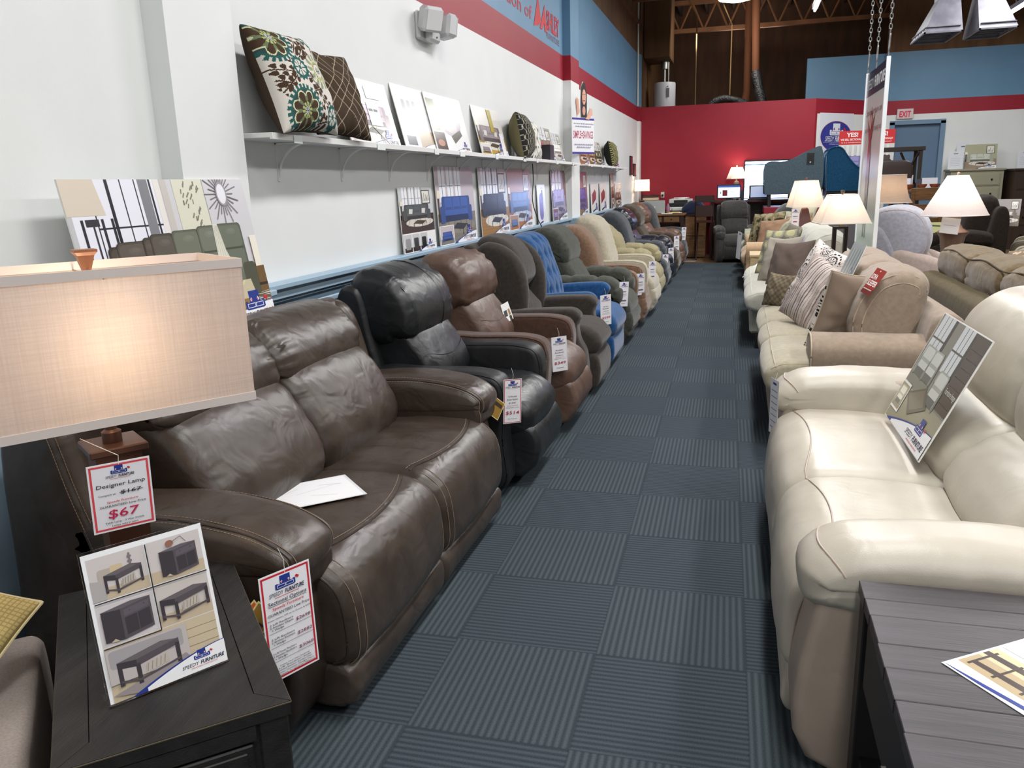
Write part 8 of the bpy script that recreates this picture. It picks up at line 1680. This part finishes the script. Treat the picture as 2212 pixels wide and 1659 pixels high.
# writing desk on the left with laptop and printer stand
t = thing('writing_desk', 'dark wooden writing desk at the end of the recliner row', 'desk', (-1.42, 15.75, 0))
MB().box(-0.42, -0.25, 0.83, 0.40, 0.35, 0.86, b=0.004).build('desk_top', RUS, t); mb = MB(); [mb.box(x, y, 0, x+0.06, y+0.06, 0.83, b=0.003) for x in (-0.38, 0.32) for y in (-0.22, 0.27)]; mb.box(-0.36, -0.21, 0.70, 0.36, -0.19, 0.83); mb.build('frame', MAH, t)
for x in (-0.16, 0.16):
    d = box('drawer', x-0.14, -0.225, 0.715, x+0.14, -0.21, 0.815, RUS, t, b=0.003); MB().lathe([(0.006, 0), (0.012, 0.014), (0.004, 0.02)], 8, M=Matrix.Translation((x, -0.225, 0.765)) @ Matrix.Rotation(PI/2, 4, 'X')).build('knob', KN, d)
t = thing('laptop', 'silver laptop opened with its lid toward the shopper on the writing desk', 'laptop', (-1.58, 15.62, 0.861), 0.1)
SLV = plain('silver_laptop', (176, 178, 176), 0.35, 0.4)
MB().box(-0.19, 0.02, 0, 0.19, 0.28, 0.018, b=0.003).build('keyboard', SLV, t); MB().box(-0.19, 0, 0.012, 0.19, 0.012, 0.25, b=0.004).build('lid', SLV, t); MB().prism([(0.012*math.cos(a), 0.014*math.sin(a)) for a in np.linspace(0, 2*PI, 12, endpoint=False)], 0, 0.001, M=Matrix.Translation((0, -0.0005, 0.13)) @ Matrix.Rotation(PI/2, 4, 'X')).build('lid_mark', plain('laptop_mark', (226, 228, 230), 0.3), t)
for k, (x, y, r_, c, lb) in enumerate(((-1.36, 15.62, 0.2, (226, 226, 222), 'white papers in the middle of the writing desk'), (-1.20, 15.68, -0.3, (216, 214, 206), 'white papers at the right end of the writing desk'), (-1.24, 15.74, 0.7, (196, 190, 60), 'yellow pad among the papers on the writing desk'))):
    o = MB().box(-0.10, -0.07, 0, 0.10, 0.07, 0.012+0.006*(k == 2), M=Matrix.Translation((x, y, 0.861+0.0005+(0.013 if k else 0))) @ Matrix.Rotation(r_, 4, 'Z')).build('papers', plain('paper_%d' % k, c, 0.7)); tag(o, lb, 'papers')
o = MB().lathe([(0.035, 0), (0.036, 0.12), (0.018, 0.16), (0.016, 0.18), (0.002, 0.185)], 14, M=Matrix.Translation((-1.36, 15.92, 0.861))).build('bottle', plain('pink_blue_bottle', (150, 100, 130), 0.2)); tag(o, 'small pinkish bottle behind the laptop on the writing desk', 'bottle')
t = thing('cabinet', 'dark low cabinet carrying the printer against the red partition', 'cabinet', (-1.47, 16.40, 0))
MB().box(-0.52, 0, 0.0, 0.50, 0.52, 0.86).build('carcase', MAH, t); MB().box(-0.54, -0.02, 0.86, 0.52, 0.53, 0.89, b=0.003).build('top', MAH, t)
t = thing('printer', 'white and black office printer with papers on top by the red partition', 'printer', (-1.17, 16.62, 0.89))
PW = plain('printer_white', (196, 198, 194), 0.5)
MB().box(-0.24, -0.20, 0, 0.24, 0.2, 0.07, b=0.01).box(-0.22, -0.18, 0.14, 0.22, 0.18, 0.22, b=0.01).build('printer_body', PW, t); MB().box(-0.225, -0.19, 0.07, 0.235, 0.18, 0.14, b=0.004).box(-0.12, -0.187, 0.15, 0.14, -0.179, 0.20).build('printer_front', plain('black_plastic', (24, 24, 26), 0.4), t)
MB().box(-0.15, -0.24, 0.0, 0.15, -0.19, 0.05, b=0.005).build('paper_tray', PW, t)
for k in range(3):
    o = MB().box(-0.13, -0.10, 0, 0.13, 0.10, 0.008, M=Matrix.Translation((-1.20+0.02*k, 16.62, 1.111+0.0085*k)) @ Matrix.Rotation(0.2*k-0.15, 4, 'Z')).build('papers', plain('paper_0', (226, 226, 222), 0.7)); tag(o, 'white sheet '+('at the bottom', 'in the middle', 'on top')[k]+' of the pile on the printer', 'papers', 'sheets piled on the printer')
for k, (z, c, lb) in enumerate(((0.0, (44, 40, 42), 'dark binder at the bottom of the stack left of the printer'), (0.075, (196, 180, 150), 'cream-edged book in the middle of the stack left of the printer'), (0.13, (60, 36, 34), 'dark red binder on top of the stack left of the printer'))):
    o = MB().box(-0.16, -0.12, 0, 0.16, 0.12, (0.07, 0.05, 0.045)[k], b=0.004, M=Matrix.Translation((-1.77, 16.68, 0.8905+z+0.13)) @ Matrix.Rotation(0.05*k, 4, 'Z')).build('binder', plain('binder_%d' % k, c, 0.5)); tag(o, lb, 'binder')
o = MB().box(-1.95, 16.53, 0.8905, -1.60, 16.84, 1.015, b=0.01).build('storage_box', plain('dark_box', (36, 38, 44), 0.6)); tag(o, 'dark storage box under the binder stack left of the printer', 'box')
t = thing('wall_outlet', 'white wall outlet with black plug on the red partition', 'outlet', (-1.56, 16.96, 1.19)); MB().box(-0.035, -0.006, -0.055, 0.035, -0.0005, 0.055, b=0.002).build('cover_plate', plain('outlet_white', (210, 206, 196), 0.5), t); MB().box(-0.02, -0.035, -0.03, 0.02, -0.006, 0.01, b=0.006).build('plug', plain('black_plastic', (24, 24, 26), 0.4), t)
# pine drawer unit, blue bag, shelf of papers, folding bar chair, striped rug
t = thing('drawer_unit', 'two-drawer pine filing cabinet beside the dark folding chair', 'drawer unit', (-0.90, 16.12, 0))
MB().box(-0.24, 0, 0.02, 0.24, 0.5, 0.80, b=0.004).build('carcase', RUS, t); MB().box(-0.26, -0.02, 0.80, 0.25, 0.5, 0.825).build('top', MAH, t)
for z in (0.06, 0.43): d = box('drawer', -0.21, -0.014, z, 0.21, 0.0, z+0.34, RUS, t, b=0.003); MB().lathe([(0.006, 0), (0.016, 0.014), (0.004, 0.02)], 10, M=Matrix.Translation((0.08, -0.014, z+0.24)) @ Matrix.Rotation(PI/2, 4, 'X')).build('knob', plain('brass_wire', (170, 140, 90), 0.3, 1.0), d)
v, f = puff([(-0.2, 0.0), (-0.20, 0.10), (-0.08, 0.22), (0.10, 0.24), (0.22, 0.12), (0.2, 0.0)], -0.15, 0.15, 0.08, gather=(0.012, 13, 0.1)); o = add('bag', [(x, y, z) for x, y, z in v], f, fabric('navy_bag_cloth', (30, 36, 62), 8), None, Matrix.Translation((-0.92, 16.36, 0.835))); tag(o, 'navy blue cloth bag slumped on the pine drawer unit', 'bag')
t = thing('shelf_unit', 'low dark shelf unit holding papers between the desk and the pine drawers', 'shelf unit', (-1.24, 16.05, 0))
MB().box(-0.12, 0, 0, -0.10, 0.3, 0.62).box(0.06, 0, 0, 0.08, 0.3, 0.5).box(-0.12, 0, 0.46, 0.08, 0.3, 0.48).box(-0.12, 0, 0.0, 0.08, 0.3, 0.03).box(-0.12, 0.28, 0, 0.08, 0.3, 0.5).build('frame', MAH, t)
for k in range(3):
    o = MB().box(-0.09, -0.09, 0, 0.09, 0.09, 0.02, M=Matrix.Translation((-1.26, 16.17, 0.4805+0.021*k)) @ Matrix.Rotation(0.15*k, 4, 'Z')).build('papers', plain('paper_0', (226, 226, 222), 0.7)); tag(o, ('bottom', 'middle', 'top')[k]+' sheaf of the white paper stack on the low dark shelf unit', 'papers', 'paper stack on the low shelf unit')
t = thing('folding_chair', 'dark wooden folding bar chair facing the counter desk', 'chair', (-0.66, 15.55, 0))
for x in (-0.17, 0.14):
    mb = MB(); mb.tube([(x, 0.02, 1.18), (x, 0.05, 0.72), (x, 0.30, 0.02)], 0.016, 6).tube([(x+0.03, 0.42, 0.70), (x+0.03, 0.0, 0.02)], 0.016, 6); mb.build('leg', MAH, t)
MB().box(-0.18, 0.01, 1.06, 0.17, 0.03, 1.18, b=0.004).build('top_slat', MAH, t); MB().box(-0.17, 0.02, 0.80, 0.15, 0.04, 1.0, b=0.004).build('back_panel', MAH, t); MB().box(-0.17, 0.05, 0.69, 0.17, 0.42, 0.72, b=0.006).build('seat', MAH, t)
p = Pic(0.0004); p.rect(-0.35, -0.25, 0.35, 0.25, (110, 84, 72)); [p.rect(-0.35, -0.22+0.09*i, 0.35, -0.18+0.09*i, ((52, 40, 44), (176, 160, 146))[i % 2]) for i in range(5)]; p.board('rug', CLOTH, Matrix.Translation((-1.15, 15.62, 0.009)), 0.7, 0.5, 0.006, y0=-0.25, label='small striped rug on the wood floor by the writing desk', cat='rug')
# price sheets draped on the right row
def rsheet(label, c, n, up, w, h, col=(232, 232, 236), lines=True, roll=0.0):
    p = Pic(0.0001); p.rect(-w/2, -h, w/2, 0, col); p.rect(-w*0.2, -h*0.10, w*0.2, -h*0.06, BLUE)
    if lines: [p.rect(-w*0.35, -h*(0.2+0.11*i), w*0.35, -h*(0.215+0.11*i), (120, 124, 150)) for i in range(7)]
    t = thing('price_tag', label, 'price tag', group='price sheets on the right-hand sofas'); M = frame(c, Vector(up).cross(Vector(n)), n) @ Matrix.Rotation(roll, 4, 'Z')
    p.board('card', PAPER, M, w, h, 0.0006, y0=-h, parent=t); MB().tube([(0, -0.005, 0), (0, 0.03, -0.01)], 0.0007, 4).build('string', plain('tag_string', (228, 224, 214), 0.8), t, M)
rsheet('long price sheet hanging on the far arm of the ivory loveseat', (0.165, 3.60, 0.60), (-0.95, -0.30, 0), (0, 0, 1), 0.10, 0.25)
rsheet('white sheet draped over the far cushion of the pale grey sofa', (0.22, 9.35, 0.56), (-0.55, -0.2, 0.8), (0.8, 0.4, 0.5), 0.12, 0.26, lines=False, roll=0.2)
rsheet('long white sheet hanging on the sage grey armchair front', (-0.02, 13.2, 0.66), (-0.9, -0.45, 0), (0, 0, 1), 0.14, 0.42, lines=False, roll=-0.12)
rsheet('dark-footed spec card tucked on the pale sofa back behind the black lamp column', (0.52, 7.95, 0.92), (-0.8, -0.5, 0.3), (0.2, 0, 1), 0.13, 0.17, (186, 190, 196), roll=0.5)
